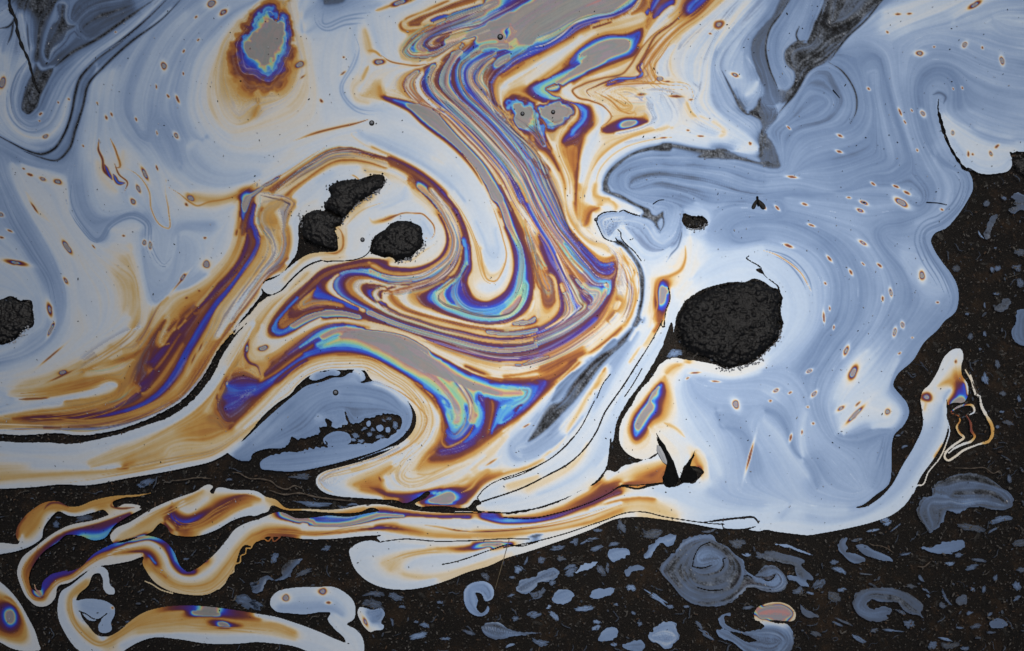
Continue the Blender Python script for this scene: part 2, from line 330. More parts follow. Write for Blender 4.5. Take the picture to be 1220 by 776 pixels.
# ---------------------------------------------------------------- outlines of the oil sheets
film(1, """@G -70,-70 600,-90 1300,-70 1300,182 1220,181 1206,183 1206,196 1202,203 1188,207 1168,207 1152,200 1158,213 1159,225 1152,240 1140,258 1127,272
 1113,279 1109,286 1112,296 1122,312 1134,328 1140,340 1142,356 1138,372 1125,383 1118,392 1101,408 1088,429 1067,450 1064,459 1070,468 1080,480 1083,491 1077,506 1065,519 1062,535 1062,550 1058,578 1043,590 1027,602 1018,605
 @D4 460,112 520,80 590,10 @C4 640,680 700,580 735,490 732,430 725,370 735,335 765,305 800,250 840,170 880,140 910,140 922,170 912,220 915,260 940,300 945,345 925,385 870,390 852,400 845,440 850,500 830,570 790,640 720,740
 @D4 700,22 660,90 610,135 500,180 400,205 270,230 200,240 150,235 60,224 0,216 @D3 1190,220 1130,215 1000,210 860,185 720,165 620,155 520,165 400,215 250,270 100,320 0,350
 @D2 1100,380 1000,410 900,450 800,480 700,492 600,480 540,455 480,400 455,340 450,310 470,290 510,270 560,265 600,275 578,250 600,243 500,245 400,255 250,258 130,245 60,250 20,270 0,290
 @D1 1140,285 1080,395 1030,470 970,510 870,515 780,495 720,460 680,410 660,360 665,345 600,360 520,375 430,390 380,420 320,460 270,475 255,530 220,565 180,570 130,535 95,470 80,410 100,350 170,290 250,230 320,195 430,172 560,130 655,118
 600,148 530,195 480,255 440,264 370,242 300,242 270,270 210,310 160,370 135,430 150,490 180,503 195,495 205,455 240,420 310,410 370,390 430,330 500,290 600,255 700,245 770,275 800,310 840,390 870,410 900,400 950,365 1000,320 1050,260 1085,215 1150,180 1203,165
 @D2 0,180 60,155 130,133 150,137 200,160 270,160 350,150 450,155 530,140 590,125 560,112 500,132 400,137 250,127 150,122 90,105 75,130 45,140 20,150
 @D1 1150,150 1080,170 1000,215 930,240 850,245 790,230 770,200 745,185 700,225 640,250 560,275 520,270 510,245 530,215 600,180 700,120 800,75 900,40 975,8 985,14 970,40 985,50 1000,25 1080,30 1203,45
 @D2 60,60 110,75 150,110 250,118 400,120 520,100 600,98 700,118 850,135 1000,140 1100,136
 @P8 0,535 130,535 240,545 290,548 400,549 600,514 800,445 850,420 780,445 600,505 400,540 280,535 220,532 170,520 165,500 200,480 180,455 160,452 110,500 0,505
 @P7 1050,440 930,435 830,437 805,425 890,372 912,338 900,332 830,370 720,415 680,398 580,390 400,378 250,365 170,345 120,310 98,265 105,230 150,195 250,165 400,125 560,70 690,0
 @P4 0,720 150,665 300,610 400,540 445,470 452,390 420,320 370,260 300,200 230,170 130,130 100,85 60,65 85,95 90,130 50,150 30,110 0,75
 @P3 1090,365 1000,365 900,365 830,380 760,410 680,480 640,530 540,600 440,690 370,770
 @C1 1203,470 1130,550 1090,590 1000,650 850,690 600,735 380,770 @D1 300,5 150,18 0,26 @G -70,584""")
# dark water showing through the big sheet
hole("""@P2 85,776 150,680 220,600 290,510 313,472 308,440 320,400 370,365 410,352 470,315 500,275 545,210 566,150 570,60 @P1 575,700 610,640 700,600 760,600 770,560 800,500 785,450 830,410 900,390 1000,380 1100,350 1170,355 1190,400 1170,440 1080,500 1010,540 940,610 900,660 870,710 815,725 805,750
 @P2 805,40 840,70 850,120 848,172 830,178 720,183 620,208 560,250 500,295 430,352 380,378 330,398 314,425 322,455 350,478 400,484 375,492 300,540 220,630 170,680 105,776
 @C1 1150,10 1080,92 1020,190 990,252 930,335 860,405 780,455 680,492 560,532 430,562 350,577 200,572 80,572 0,567 @G -60,538 -60,524 @C1 0,532 100,538 250,528 400,538 520,518 650,478 740,438 820,393 900,318 950,248 1000,158 1060,78 1130,0""")
gap(2.2, "@P2 395,483 450,455 500,400 560,340 620,290 700,252 730,243", t1=.9); gap(1.2, "@P2 730,242 790,250 810,247"); gap(1.3, "@P2 805,246 900,245 980,235 1040,212 1080,170 1092,130", t0=.8, t1=1)
hole("@B2 545,420 550,395 560,365 590,340 620,322 640,298 690,285 740,292 783,315 790,360 795,390 780,415 755,435 738,460 700,468 665,474 655,460 600,452")
hole("@G -60,350 @B1 0,648 60,634 85,650 147,655 152,700 150,776 @C1 120,50 70,97 20,118 0,120 @G -60,405")
hole("""@B3 785,800 800,725 830,668 890,618 960,588 1050,568 1130,562 1150,553 1203,566 @B4 30,588 62,600 85,650 78,690 88,776 @C4 85,50 62,100 0,162
 @C3 1150,205 1080,222 1030,234 990,217 900,197 850,190 780,182 745,195 700,245 690,265 640,320 590,400 545,480 535,560 545,590 590,635 650,650 700,635 718,612 @P5 1105,600 1110,625 1080,660 1010,705 900,735 840,755 800,790
 @C3 480,700 450,745 400,776 @D3 380,22 250,90 120,128 0,143 @P8 400,541 600,508 800,437 950,365 1035,298 1085,225 1105,140 1120,0 @C3 500,570 525,470 560,400 640,290 700,190 730,130 780,20""")
gap(3.4, "@A4 808,460 805,500 815,550 835,620 865,690 900,745 935,785 @G 1156,203", t0=.05, t1=1)
hole("@C3 705,540 725,575 750,600 780,650 800,700 812,735 830,690 880,625 885,612 880,640 860,675 910,690 925,705 905,735 870,765 @D3 850,-5 800,15 745,12 740,5 @C3 735,735 755,680 745,640 715,580")
hole("@B3 835,250 870,262 930,270 945,290 925,318 880,322 840,312 825,290")
# thin dark seams where sheets meet
gap(2.0, "@C3 735,8 680,110 610,220 560,300 500,385 470,430 430,520 380,595 300,670 200,725 100,776 @P8 200,467", t0=.4, t1=1)
gap(1.6, "@B3 760,590 770,640 750,700 735,776 @C3 725,20", t0=.1, t1=.4)
gap(1.5, "@P8 860,0 780,85 690,160 600,210 450,270 330,310 240,360 190,410 172,445 185,460", t0=.5, t1=1)
gap(1.5, "@C3 420,380 345,520 300,575 240,630 160,680 80,720 0,745", t0=.05, t1=.6)
gap(1.0, "@C3 430,370 460,300 495,255", t0=.1, t1=.1); gap(1.0, "@C3 560,360 600,300 640,230", t0=.1, t1=.1)
fx(.95, "@B3 522,375 560,392 600,442 638,502 650,550 648,620 633,700 608,776 600,776 614,720 630,640 626,560 618,502 582,442 545,402 517,385", 4.3)
gap(1.7, "@X1 390,238 330,236 230,258 190,290 180,340 210,420 260,510 330,540 380,550", t0=.6, t1=.6); gap(1.8, "@X1 372,505 400,545 445,568", t0=.8); gap(1.6, "@X1 395,420 425,450 430,500 470,560 560,640 640,745", t0=.9, t1=.3); gap(1.9, "@X1 412,240 450,222 500,242 560,264 625,282", t0=.8, t1=.8)
gap(1.8, "@X3 290,130 250,165 300,205 360,240 430,280 480,322", t0=.8, t1=.8); hole("@X3 390,340 470,325 500,360 530,420 612,502 560,472 500,412 430,382", .1); gap(1.6, "@X3 605,495 690,560 740,602", t0=.9, t1=.9); hole("@X3 715,585 750,610 775,700 810,800 765,800 740,660", .2)
hole("@A4 1145,705 1165,700 1203,715 @G 1222,186 1222,200 1207,200 @A4 1150,760", .8)
gap(1.6, "@D3 0,297 120,275 270,237 450,177 590,133 650,133 730,152 850,172 950,185 1020,190", t0=.8, t1=.8)
gap(2.6, "@D3 930,180 1020,168 1100,160 1160,160 1180,185", t0=.4, t1=.8); gap(2.2, "@D3 1010,185 1015,205 1060,214 1120,212 1165,200", t0=.5)
gap(1.0, "@D2 600,270 700,258 850,268 1000,266 1203,256 @D3 120,258", t0=.9, t1=.2)
gap(1.6, "@D2 880,375 920,368 1000,345 1100,310 1203,285 @D3 60,290 160,270", t0=.9, t1=.3)
gap(1.4, "@C3 545,770 640,768 740,758", t0=.6, t1=.8); gap(2.5, "@D3 490,45 540,15 620,25 680,10 750,0", t0=.3); gap(1.4, "@D3 0,158 120,163 260,135 420,80 500,40", t0=.1)
gap(1.5, "@C4 930,235 960,290 975,340 1000,360", i=1); gap(1.2,"@C4 955,260 968,300 975,350", i=1)
# squiggles of film that trail off the tongue on the right
gap(2.6, "@C4 870,438 900,450 906,470 892,500 905,530 925,550 910,562 870,590 840,620 835,640 850,655 880,640 920,610 980,585 1035,565", i=1)
gap(2.8, "@C4 935,445 955,480 960,520 975,545 960,565 920,580 880,600 855,620", i=1); gap(3.2, "@C4 1000,360 1005,400 1030,450 1055,500 1055,540 1035,570 1000,580", i=1); gap(1.5, "@C4 960,290 975,330 980,355 1000,362", i=1); gap(1.5, "@C4 848,470 858,520 845,570 815,640 760,710 728,770 @D4 710,10 690,45", i=1); gap(2.4, "@C4 865,430 890,412 935,398 965,402 972,430 950,445", i=1)
gap(1.7, "@C4 845,375 850,420 860,455 905,455"); gap(1.2, "@C4 880,443 930,425 950,412")
gap(1.0, "@D1 1203,255 1170,280 1160,300 1140,300 1135,325 1115,335 1110,365 1085,375 1080,410 1055,425 1040,460 1010,490", i=1)
gap(1.0, "@D1 670,452 700,465 740,490 800,510", i=1)
gap(1.2, "@D1 160,468 170,495 190,498 200,460 240,425 310,405", i=1)
gap(1.2, "@D2 20,268 60,258 75,268 95,250 100,268 125,255 130,250 90,245", i=1)
# the dark pocket with its own grey-blue sheet
film(2, """@C1 1055,620 1130,560 1203,490 @C2 0,525 60,470 110,425 200,350 250,312 330,290 380,272 420,270 460,250 490,265 500,292 560,290 650,318 715,375 742,440 735,490 695,545 620,592 480,642 330,682 200,705 90,700 42,690 38,668 80,635 140,618
 210,608 170,600 120,600 50,605 0,632 @C1 1160,650 1110,655 1080,640""")
hole("@C2 0,632 50,607 110,602 165,584 172,560 190,545 215,560 240,552 300,535 325,505 345,500 340,470 350,462 370,478 372,505 400,505 420,492 445,482 432,455 440,450 460,485 500,482 520,465 560,455 610,438 650,440 690,455 695,475 682,510 640,542 600,560 560,573 470,580 430,585 380,590 300,595 250,606 210,614 120,624 60,634", .75)
film(2, "@C2 330,560 360,530 410,520 450,535 460,565 440,582 380,588 340,582")
film(2, "@C2 575,500 600,490 610,510 590,522"); film(2, "@C2 620,505 635,500 638,525 622,525"); film(2,"@C2 530,480 545,470 550,490 538,500")
gap(2.0, "@C2 260,285 300,262 350,245 400,240"); gap(3, "@C2 260,280 230,300 200,325"); gap(2.5, "@C2 520,240 535,265 545,285")
film(2, "@C2 265,275 290,255 340,245 380,238 410,250 400,262 360,262 320,278 285,285")
gap(1.0, "@C2 340,565 350,580 330,582"); gap(1.1, "@C2 432,430 437,455 445,475")
# free-floating sheets in the dark water
film(3, "@G -60,650 @D1 0,275 90,272 76,250 80,205 110,160 160,115 210,88 270,84 320,108 360,107 430,80 520,60 640,52 700,45 640,60 560,70 520,90 530,110 580,95 650,108 600,132 550,152 505,145 485,125 430,135 360,152 320,150 270,130 230,165 200,215 195,250 160,280 90,310 0,328 @G -60,668")
film(4, "@G -60,670 @D1 0,455 40,490 90,550 130,620 165,690 180,740 188,768 150,776 60,765 0,735 @G -60,760")
film(5, """@D1 430,393 470,385 495,400 505,440 510,470 530,490 530,510 500,512 480,490 475,440 460,415 435,420 410,470 360,520 352,540 390,535 440,535 500,550 530,575 530,610 515,640 515,680 490,692 460,685 455,660 470,630 430,637 410,632 370,590 380,620 410,660 450,702 500,708 540,690 600,640 660,600 740,575 850,565 960,570 1080,585 1203,605
 @D2 100,615 200,645 320,690 400,725 435,735 430,720 380,670 352,625 365,600 330,595 250,605 170,600 110,590 85,560 90,530 120,500 180,485 300,480 380,480 430,505 470,545 480,590 470,630 440,650 480,675 510,710 520,750 515,800 460,900 @G 400,800 370,778 @D2 200,755 100,740 0,735
 @D1 1140,738 1080,742 950,740 820,720 700,715 640,735 580,770 540,800 @G 110,800 @D1 400,800 350,760 300,690 270,620 268,560 285,500 330,470 380,430""")
gap(1.6, "@D1 365,590 400,605 430,625 450,630 495,602", t0=.2, t1=.2)
film(6, "@D2 490,590 500,572 520,575 560,585 600,578 615,600 600,650 612,658 605,675 570,680 550,688 525,670 505,640")
film(7, "@D2 1040,455 1080,455 1110,475 1120,505 1110,535 1080,545 1060,510 1035,505 1045,540 1040,580 1060,600 1085,580 1090,565 1098,575 1090,600 1060,615 1020,605 990,570 980,530 985,490 1010,465")
film(8, """@D3 720,395 750,350 800,310 835,260 860,250 900,242 970,245 985,270 1030,290 1070,330 1110,360 1115,395 1150,425 1203,448 @D4 25,470 40,490 0,492 @D3 1190,490 1140,480 1100,510 1050,550 950,570 880,560 820,520 770,460 740,430""")
film(8, "@D4 0,385 40,380 75,400 105,445 110,470 98,490 60,502 0,497 -40,480")
gap(2.0, "@D3 1203,445 @D4 20,450 45,435 50,420", t0=.4); gap(1.3, "@D3 955,272 910,292 885,330 872,385", t0=.2); gap(2.0, "@D3 872,385 920,392 965,378", t0=.8); gap(1.1, "@D3 1028,345 1015,350 1018,375 1000,410"); gap(1.6, "@D3 895,482 950,495 1015,492"); gap(1.0, "@D3 1110,430 1125,425 1150,440")
film(9, "@D4 0,315 40,312 90,325 150,340 190,362 170,375 185,395 215,420 230,442 195,450 165,440 145,410 140,380 100,372 60,360 0,348")
film(10, "@D4 730,75 780,55 780,20 830,-15 900,-30 1000,-10 1080,15 1135,45 1155,80 1135,115 1080,125 1000,108 950,115 900,140 850,130 835,150 825,185 790,215 770,228 740,190 715,155 705,130 715,100")
film(10, "@C4 790,776 850,735 920,715 1000,720 1060,750 1100,785 1000,790 900,790")
film(11, "@D4 412,550 425,510 480,487 560,482 640,498 700,530 738,570 725,600 740,625 715,610 680,605 640,580 620,552 570,548 530,545 490,540 475,560 490,578 560,570 592,585 590,600 565,610 575,625 540,640 480,632 430,600")
film(12, "@D4 725,297 770,295 830,272 890,263 925,268 930,290 905,310 850,325 790,322 755,312")
film(13, "@D4 -20,640 0,638 60,645 110,655 135,690 140,740 125,776 100,820 0,830 @D3 1150,800 1110,776 1060,735 990,700 985,675 1000,672 1080,710 1130,735 1170,730 1100,695 1040,680 1000,655 995,625 1025,602 1050,600 1050,612 1025,615 1020,640 1060,672 1120,685 1203,655")
film(14, "@D4 -30,575 0,560 40,550 90,553 130,575 148,610 140,632 100,637 50,632 0,635 -40,632 -45,600")
film(15, "@D3 675,690 700,668 740,645 800,650 798,675 810,705 790,740 745,765 720,745 690,735 668,710")
film(16, "@D3 55,490 75,455 110,440 150,430 190,400 235,392 258,410 240,440 205,455 165,455 150,480 110,505 80,508")
film(17, "@D3 480,330 490,312 540,300 580,310 582,330 550,345 530,360 505,362 490,350")
film(18, "@D3 330,415 350,390 400,365 438,365 415,385 370,405")
film(19, "@D3 395,520 420,495 470,485 515,488 500,510 460,530 420,535")
film(20, "@D2 1060,665 1085,648 1140,643 1185,672 @D3 60,685 130,690 170,692 110,700 40,708 @D2 1170,718 1110,718 1075,695")
film(21, "@D2 0,500 25,480 45,435 70,425 110,445 140,430 135,400 150,370 190,355 235,350 215,370 195,395 180,425 145,445 100,450 75,445 60,470 45,500 20,508")
film(22, "@D4 425,290 470,285 500,305 560,330 595,355 560,360 510,345 465,330 440,310")
film(23, "@D4 340,285 375,250 388,255 378,280 388,300 375,315 420,325 470,355 440,372 400,362 365,330 345,310")
film(24, "@B4 1020,360 1030,310 1055,265 1078,255 1070,285 1050,330 1040,365 1028,372")
film(25, "@B4 1065,695 1085,665 1130,642 1140,655 1120,690 1085,705")
film(26, "@B4 1203,690 1175,700 1165,750 @C4 1145,70 1165,110 1203,125 @G 1250,412 1250,360")
film(37, "@B4 1140,175 1165,155 1203,165 @G 1240,235 1240,250 @B4 1203,235 1140,245 1130,235 1150,220 1190,215 1150,205 1165,190")
film(27, "@D3 435,725 450,690 490,668 525,672 528,700 510,722 470,730"); film(28, "@D3 550,755 600,730 640,728 652,745 640,776 600,776")
film(29, "@D4 105,428 150,430 195,455 208,475 180,480 150,455 115,445"); film(30, "@D4 885,545 900,520 935,517 935,560 900,562")
film(31, "@D4 1040,645 1060,628 1100,628 1128,655 1090,670 1050,665"); film(32, "@D4 168,560 190,580 230,600 255,615 210,622 180,605")
film(33, "@D3 228,545 245,500 290,490 325,512 310,545 270,560"); film(34, "@D3 650,345 670,300 700,270 755,238 800,240 790,275 755,292 735,275 700,310 670,345")
film(35, "@D4 50,282 110,285 160,305 230,335 180,322 120,300"); film(36,"@D3 560,410 580,385 630,380 655,392 610,405 585,415 565,430")
# ---------------------------------------------------------------- stream lines: film thickness in colour steps
# 1 dark slate 2 slate blue 3 light blue 4 silver 5 cream 6 gold 7 brown 8 maroon 9 indigo 10 blue 11 cyan 12 green 13 yellow 14 pink 15-16 grey
# --- upper left corner
c(1.5, "@A1 650,60 500,140 400,180 350,120 400,60 600,10", .22); c(1.42, "@A1 460,150 360,220 260,290 200,310 185,270", .1); c(2.2,"@A1 200,240 215,170 240,100 265,20",.15)
fx(1.0, "@A1 165,300 190,325 245,318 225,370 190,440 165,505 130,530 105,510 108,460 130,385 155,330", 2.8, .15); c(1.0, "@A1 166,300 178,180 195,100 245,30 270,-10", .1)
fx(.95, "@A1 268,20 300,20 298,80 315,115 350,122 312,145 290,190 240,230 220,278 210,262 215,185 240,120 270,90", 1.9, .3)
l(.8, "@A1 720,-5 590,83 450,182 330,247 245,318", 1.9); c(2.6, "@A1 700,20 560,130 440,215 330,280 255,345 210,440 170,520 130,545 95,520 90,470 115,390 145,330",.2)
f(1.0, "@A1 85,-20 155,-20 155,22 130,40 90,40", .2); l(.6, "@A1 0,132 40,124 62,100 75,60", 1.5); l(.8, "@A1 64,100 50,170 35,205", 1.5); l(1.3, "@A1 125,100 130,170 138,240", 1.5)
c(3.2, "@A1 95,70 110,130 150,230", .3); c(3.4, "@A1 0,60 40,40", .2); c(3.3, "@A1 10,240 50,150", .2)
l(.5, "@A1 780,-10 700,70 560,190 430,290 367,370 347,440 332,520 292,630 250,690 200,713 120,695 60,665 0,633 -60,600", 1.9)
l(.6, "@A1 845,-10 760,80 600,200 480,310 410,390 385,490 350,600 320,690 265,742 180,727 110,700", 1.9)
c(2.05, "@A1 810,-10 730,75 580,195 455,300 388,380 366,470 340,570 305,670 255,718 190,716", .2)
c(3.35, "@A1 120,270 70,370 45,470 75,560 140,600 220,570 270,480 320,380 420,270 600,140 750,-10", .25); c(3.0, "@A1 90,380 75,470 100,545 140,570 195,545 240,460 300,370 420,240", .2); c(3.7,"@A1 30,420 25,520 70,600 150,640 230,630 290,560 315,460",.2)
l(1.9, "@A1 125,280 75,350 50,440 54,500", 1.2); c(3.9, "@A1 0,230 10,300 5,460", .2); c(5.2, "@A1 12,330 10,380 5,440", .2); c(2.7, "@A1 0,690 60,720 120,760 200,776", .15); c(3.0, "@A1 400,440 370,560 345,680 330,776", .2)
c(2.95, "@A1 830,40 750,110 680,220 620,330 587,430 582,520 620,590 655,640 685,640 700,590 740,560 790,620 825,690 840,776", .1)
for q in ("@A1 790,40 700,120 630,220 570,340 540,430 540,530 590,620 650,690", "@A1 860,60 790,120 720,220 660,340 630,430 620,500 660,600"): c(3.5, q, .12)
c(3.6, "@A1 450,300 430,420 420,560 400,700", .14); c(3.3, "@A1 400,480 380,600 360,720"); c(3.75, "@A1 520,330 490,480 480,620", .1)
c(3.2, "@A1 1200,0 1080,60 990,140 920,230 880,330 855,450 865,560 890,620 930,650 960,630", .1); c(3.9, "@A1 980,190 910,290 890,400 880,500 920,600 1000,710 1200,750", .1); c(4.5, "@A1 1000,240 950,330 920,460 960,570 1060,670 1203,700", .12); c(3.6,"@A1 870,680 920,650 940,700 1000,760")
c(3.4, "@A1 1203,-20 1100,10 1000,70", .1); c(4.6, "@A1 1203,20 1120,70 1050,140", .1)
# --- ringed spot at the top
f(16, "@A2 0,170 30,150 50,140 60,110 95,90 125,95 140,130 135,190 110,230 95,280 60,300 40,275 0,265 @A1 1140,240 1150,200 1175,170", .15)
c(10.5, "@A2 10,115 50,70 90,50 115,80 148,80 155,130 160,200 135,250 110,290 100,330 65,345 40,320 10,280 @A1 1180,280 1135,255 1120,200 1150,150 1180,125", .3, True)
c(8.6, "@A2 10,95 50,45 90,38 120,60 150,65 170,140 175,210 150,270 120,330 85,365 50,360 20,340 @A1 1180,360 1130,330 1105,260 1105,200 1140,150", .4, True)
c(6.8, "@A2 0,75 50,20 100,15 130,45 160,65 185,170 195,230 160,290 150,330 110,400 60,420 10,410 @A1 1160,430 1090,350 1070,260 1080,200 1140,120", .35, True)
c(5.5, "@A2 0,45 60,-10 150,-10 180,60 210,200 230,290 200,390 140,450 60,480 0,490 @A1 1110,540 1040,420 1030,280 1060,180 1130,90", .25, True)
c(6.2, "@A2 170,0 120,60 95,100", .3); c(6.2, "@A2 20,430 30,480 20,530", .3); c(6.2, "@A2 90,430 130,440 200,330 190,270", .3)
c(4.85, "@A2 230,60 260,250 290,400 270,530 150,600 20,620 @A1 1080,640", .1); c(4.7, "@A2 0,690 100,640 250,560", .1)
# --- silver area right of it
c(3.4, "@A2 300,0 240,80 240,150 320,110 450,60 600,30", .08); c(2.6, "@A2 340,-5 330,30 420,25 460,-5", .1); f(1.4, "@A2 332,0 332,18 370,18 430,2 430,-20 332,-20")
c(4.2, "@A2 330,200 310,330 330,430 350,560", .08); c(3.8, "@A2 480,140 470,230 480,270", .1); c(4.3, "@A2 580,60 600,170 630,260 700,300", .1); c(3.7, "@A2 560,120 590,220 620,270")
c(3.7, "@A2 420,420 460,490 560,500 640,510", .1); c(5.6, "@A2 520,140 540,200 545,240", .1); l(6.3, "@A2 535,235 570,240 600,265", 2); l(7, "@A2 595,255 640,285 700,298 760,305 820,295", 1.2); l(5.9, "@A2 540,305 510,370", 3); c(5.4, "@A2 515,370 470,410 480,460 540,480", .1)
c(4.4, "@A2 660,90 660,200 680,300 560,330 500,420", .2); c(4.6, "@A2 640,100 650,220", .1); c(4.5, "@A2 830,260 760,310 660,340 620,400", .1)
eye('S1', '215,20,110,36,-18'); l(6, "@S1 40,80 100,60 150,42", 2.5); c(6,"@S1 285,10 330,-5")
c(4.6, "@A2 170,700 300,640 480,560", .06); l((5.5, 7.5, 7.2, 8), "@A2 195,652 290,618 400,590 480,572 520,560 545,552", 1.6); c(4.2, "@A2 200,690 300,650 480,590 540,590", .08); c(4.1, "@A2 500,540 530,530 590,545 600,570 580,590", .1)
c(3.5, "@A2 490,600 540,650 640,700 760,740", .08); l(5.2, "@A2 500,610 460,620 490,650 560,690 640,720", 1); c(4.3, "@A2 640,560 760,600 880,680 960,776", .06); c(4.15, "@A2 600,500 700,540 800,620", .05)
c(4.7,"@S3 450,470 520,500 480,470",.1); l(5.2, "@S3 650,420 760,560 850,740", 1); c(4.2,"@S3 560,420 680,560 780,740",.05); c(3.4, "@S3 0,320 150,400 300,470 450,560 600,690 680,776",.08); c(4.5,"@S3 0,360 200,450 400,560 560,690 640,776",.06); c(6.2,"@S3 20,395 80,425 150,450")
# --- long dark lens beside the swirl
f(16, "@S3 270,90 330,85 420,115 480,150 520,200 600,300 700,410 780,500 850,610 940,776 900,776 830,650 740,520 640,410 520,300 420,220 340,150", .12)
c(10.5, "@S3 175,55 240,68 300,80"); c(9, "@S3 110,38 180,48 280,72 400,108", None); c(8.4, "@S3 110,42 200,85 290,130 350,190 440,265 560,350 680,460 760,560 830,670 890,776"); c(7, "@S3 100,25 90,35"); c(9.6, "@S3 500,170 600,280 720,400 830,520 920,680 965,776"); c(6, "@S3 75,-40 95,20"); c(10.4, "@S3 560,320 690,450")
# --- big swirl, right to left strands (letters as in the tracing)
c(6.1, "@S1 330,490 250,550 225,600 260,670 340,740 @S3 450,125 540,180 660,300 800,440 900,580 1000,776 @S6 150,290", .4)
c(15.5, "@S1 330,520 280,580 275,620 320,690 400,760 @S3 400,40 520,135", .8); c(9, "@S1 345,535 312,590 325,640 410,735 @S3 540,170 690,310")
c(5.2, "@S1 380,530 345,580 350,630 440,740 @S3 560,175 700,310 860,480 960,610 1040,776 @S6 240,330", .8); c(8.2, "@S1 400,520 365,585 375,630 455,735")
c(10.3, "@S1 420,500 390,570 400,620 500,730 560,776 @S3 700,240 850,400 980,560 1080,776", 1.0); c(15.2, "@S1 460,480 425,560 435,610 520,720 @S3 560,80 730,250", 1.)
c(5.3, "@S1 530,440 450,530 445,600 510,690 590,776 @S3 750,260 880,400 1000,550 1090,700 1120,776", .6)
c(7.3, "@S1 560,400 480,520 470,600 540,690 640,776 @S3 760,240 900,390 1020,530 1130,700 @S6 215,150 300,320 360,420 440,560 540,690 600,776", .9)
c(15, "@S1 600,400 540,520 530,600 600,700 680,776 @S3 800,230 950,390 1080,570 1140,700 @S6 245,170 330,310 420,430 500,540 560,600", .9); c(12.3, "@S1 620,400 570,520 565,600 640,710 @S3 690,80 850,240 1000,410 @S6 200,15 300,220 400,370 480,460 560,560 620,620")
c(8, "@S1 640,430 600,500 600,590 650,680 750,776 @S3 860,225 1000,390 1140,560 @S6 230,0 300,130 400,320 500,440 600,560 680,645 740,665 785,640 795,560", .5)
c(11, "@S1 900,350 800,350 700,400 640,450 625,540 680,680 780,776 @S3 860,190 1010,350 1194,560", .6); c(9.2, "@S1 630,460 618,545 655,650 @S3 680,0 840,190 1010,365 1194,580")
c(9.3, "@S1 880,370 760,430 690,500 690,570 740,670 830,776 @S3 895,190 1040,340 @S6 250,0 330,160 420,310 520,430 620,540 700,620 760,620 785,600", .5)
c(15.5, "@S1 900,390 800,440 720,510 720,570 790,670 880,776 @S3 925,165 1060,310 1194,480", .6); c(10.2, "@S3 770,0 910,170 1050,330 1194,505 @S6 300,0 370,150 440,280 540,400 620,490 700,570 778,565", .6)
c(5.5, "@S1 880,420 790,500 780,570 830,660 870,760", .5); c(6.8, "@S1 850,480 825,540 830,600 865,700 890,776 @S3 1000,240 1194,430 @S6 340,0 400,130 430,220 480,330 560,420 640,500 720,545 780,530", .5)
c(7.8, "@S1 1050,430 900,530 865,590 870,640 890,720 @S3 945,120 1050,270 1194,420", .4); c(6, "@S1 1194,400 1000,500 915,570 900,630 910,700 930,776 @S3 965,150 1060,280 1194,440 @S6 370,0 420,120 440,220", .3)
c(4.8, "@S1 1194,470 1040,540 960,590 935,660 945,740 @S3 992,170 1100,320 1194,420 @S6 400,0 430,110 455,260 530,370 620,450 720,505 760,505", .15)
c(9.5, "@S1 1194,360 1080,400 980,470 890,550 865,590", .5); c(10.5, "@S1 1194,300 1100,350 1000,410 930,440", .5); c(8.5, "@S1 1000,370 900,420 850,480"); f(15.2, "@S1 890,460 930,420 1000,395 1000,415 950,450 900,475")
c(9, "@S1 960,370 870,410 800,480 760,560 820,650 890,740", .5)
c(9.7, "@S1 900,305 800,310 740,350 690,410 640,435"); c(15.5, "@S1 1000,330 850,330 720,390", .5); c(15.8, "@S1 680,320 620,380", .6)
# lower part of the strands, round the bottom of the swirl
c(8.8, "@S5 840,0 900,130 960,280 1010,400 1037,500 1040,600 1018,690 985,750 @S7 940,140 900,168 820,190 740,172 695,120 680,50 690,0 @S5 712,600 718,500 703,380 665,270 600,150 520,60 460,0 @P1 1194,232 1050,200 960,170 880,165", .25)
c(8, "@S7 720,130 690,60 665,10 @S5 700,580", .2)
c(5.2, "@S5 815,0 880,140 940,290 990,420 1012,520 1015,600 990,690 950,760 @S7 900,135 830,165 760,140 725,90 715,0 @S5 730,640 735,520 720,400 690,290 630,170 560,80", .15)
c(4.5, "@S5 780,720 850,740 930,690 970,600 975,500 940,380 880,220", .12); c(5.6, "@S5 790,450 820,580 860,650 910,640 960,560", .15); l(6.6, "@S5 740,350 790,480 810,600 845,680 890,690 945,620 975,500 950,380 900,220 860,120", 0.8); c(4.2, "@S5 800,470 830,560 870,610 920,600 955,520 940,420", .1); c(3.6, "@S5 760,260 820,400 850,490 890,520 920,470 900,360 900,310", .06); c(4.1, "@S5 640,0 720,130 800,300 870,420 850,300 760,100", .06); c(4.5, "@S5 600,40 680,170 730,300", .08)
c(15, "@S5 875,0 950,180 985,290", .3); c((15, 11.5, 12, 11.5), "@S5 985,290 1030,380 1065,450 1080,560 1070,650 1050,740 @S7 1030,130 970,200", .5); c(10.8, "@S7 970,200 900,238 800,250 700,230 640,185 610,130 625,20 @S5 672,600 685,500 670,400", .4); c(9.6, "@S7 1050,40 1020,120 950,190 880,215 800,225 700,205 650,150 630,80 655,0 @S5 690,590"); c(10.4, "@S7 960,225 880,262 760,250 660,225 590,170 590,110 610,50")
c(8, "@S5 935,0 1010,170 1070,340 1110,450 1140,560 1155,680 1155,776 @S7 1135,170 1095,230 1030,285 940,318 860,330 760,322 640,292 530,252 450,212 395,185 385,140 430,95 510,45 560,0 @S5 600,660 660,560 675,450", .3); c(9, "@S5 925,0 1000,170 1050,310")
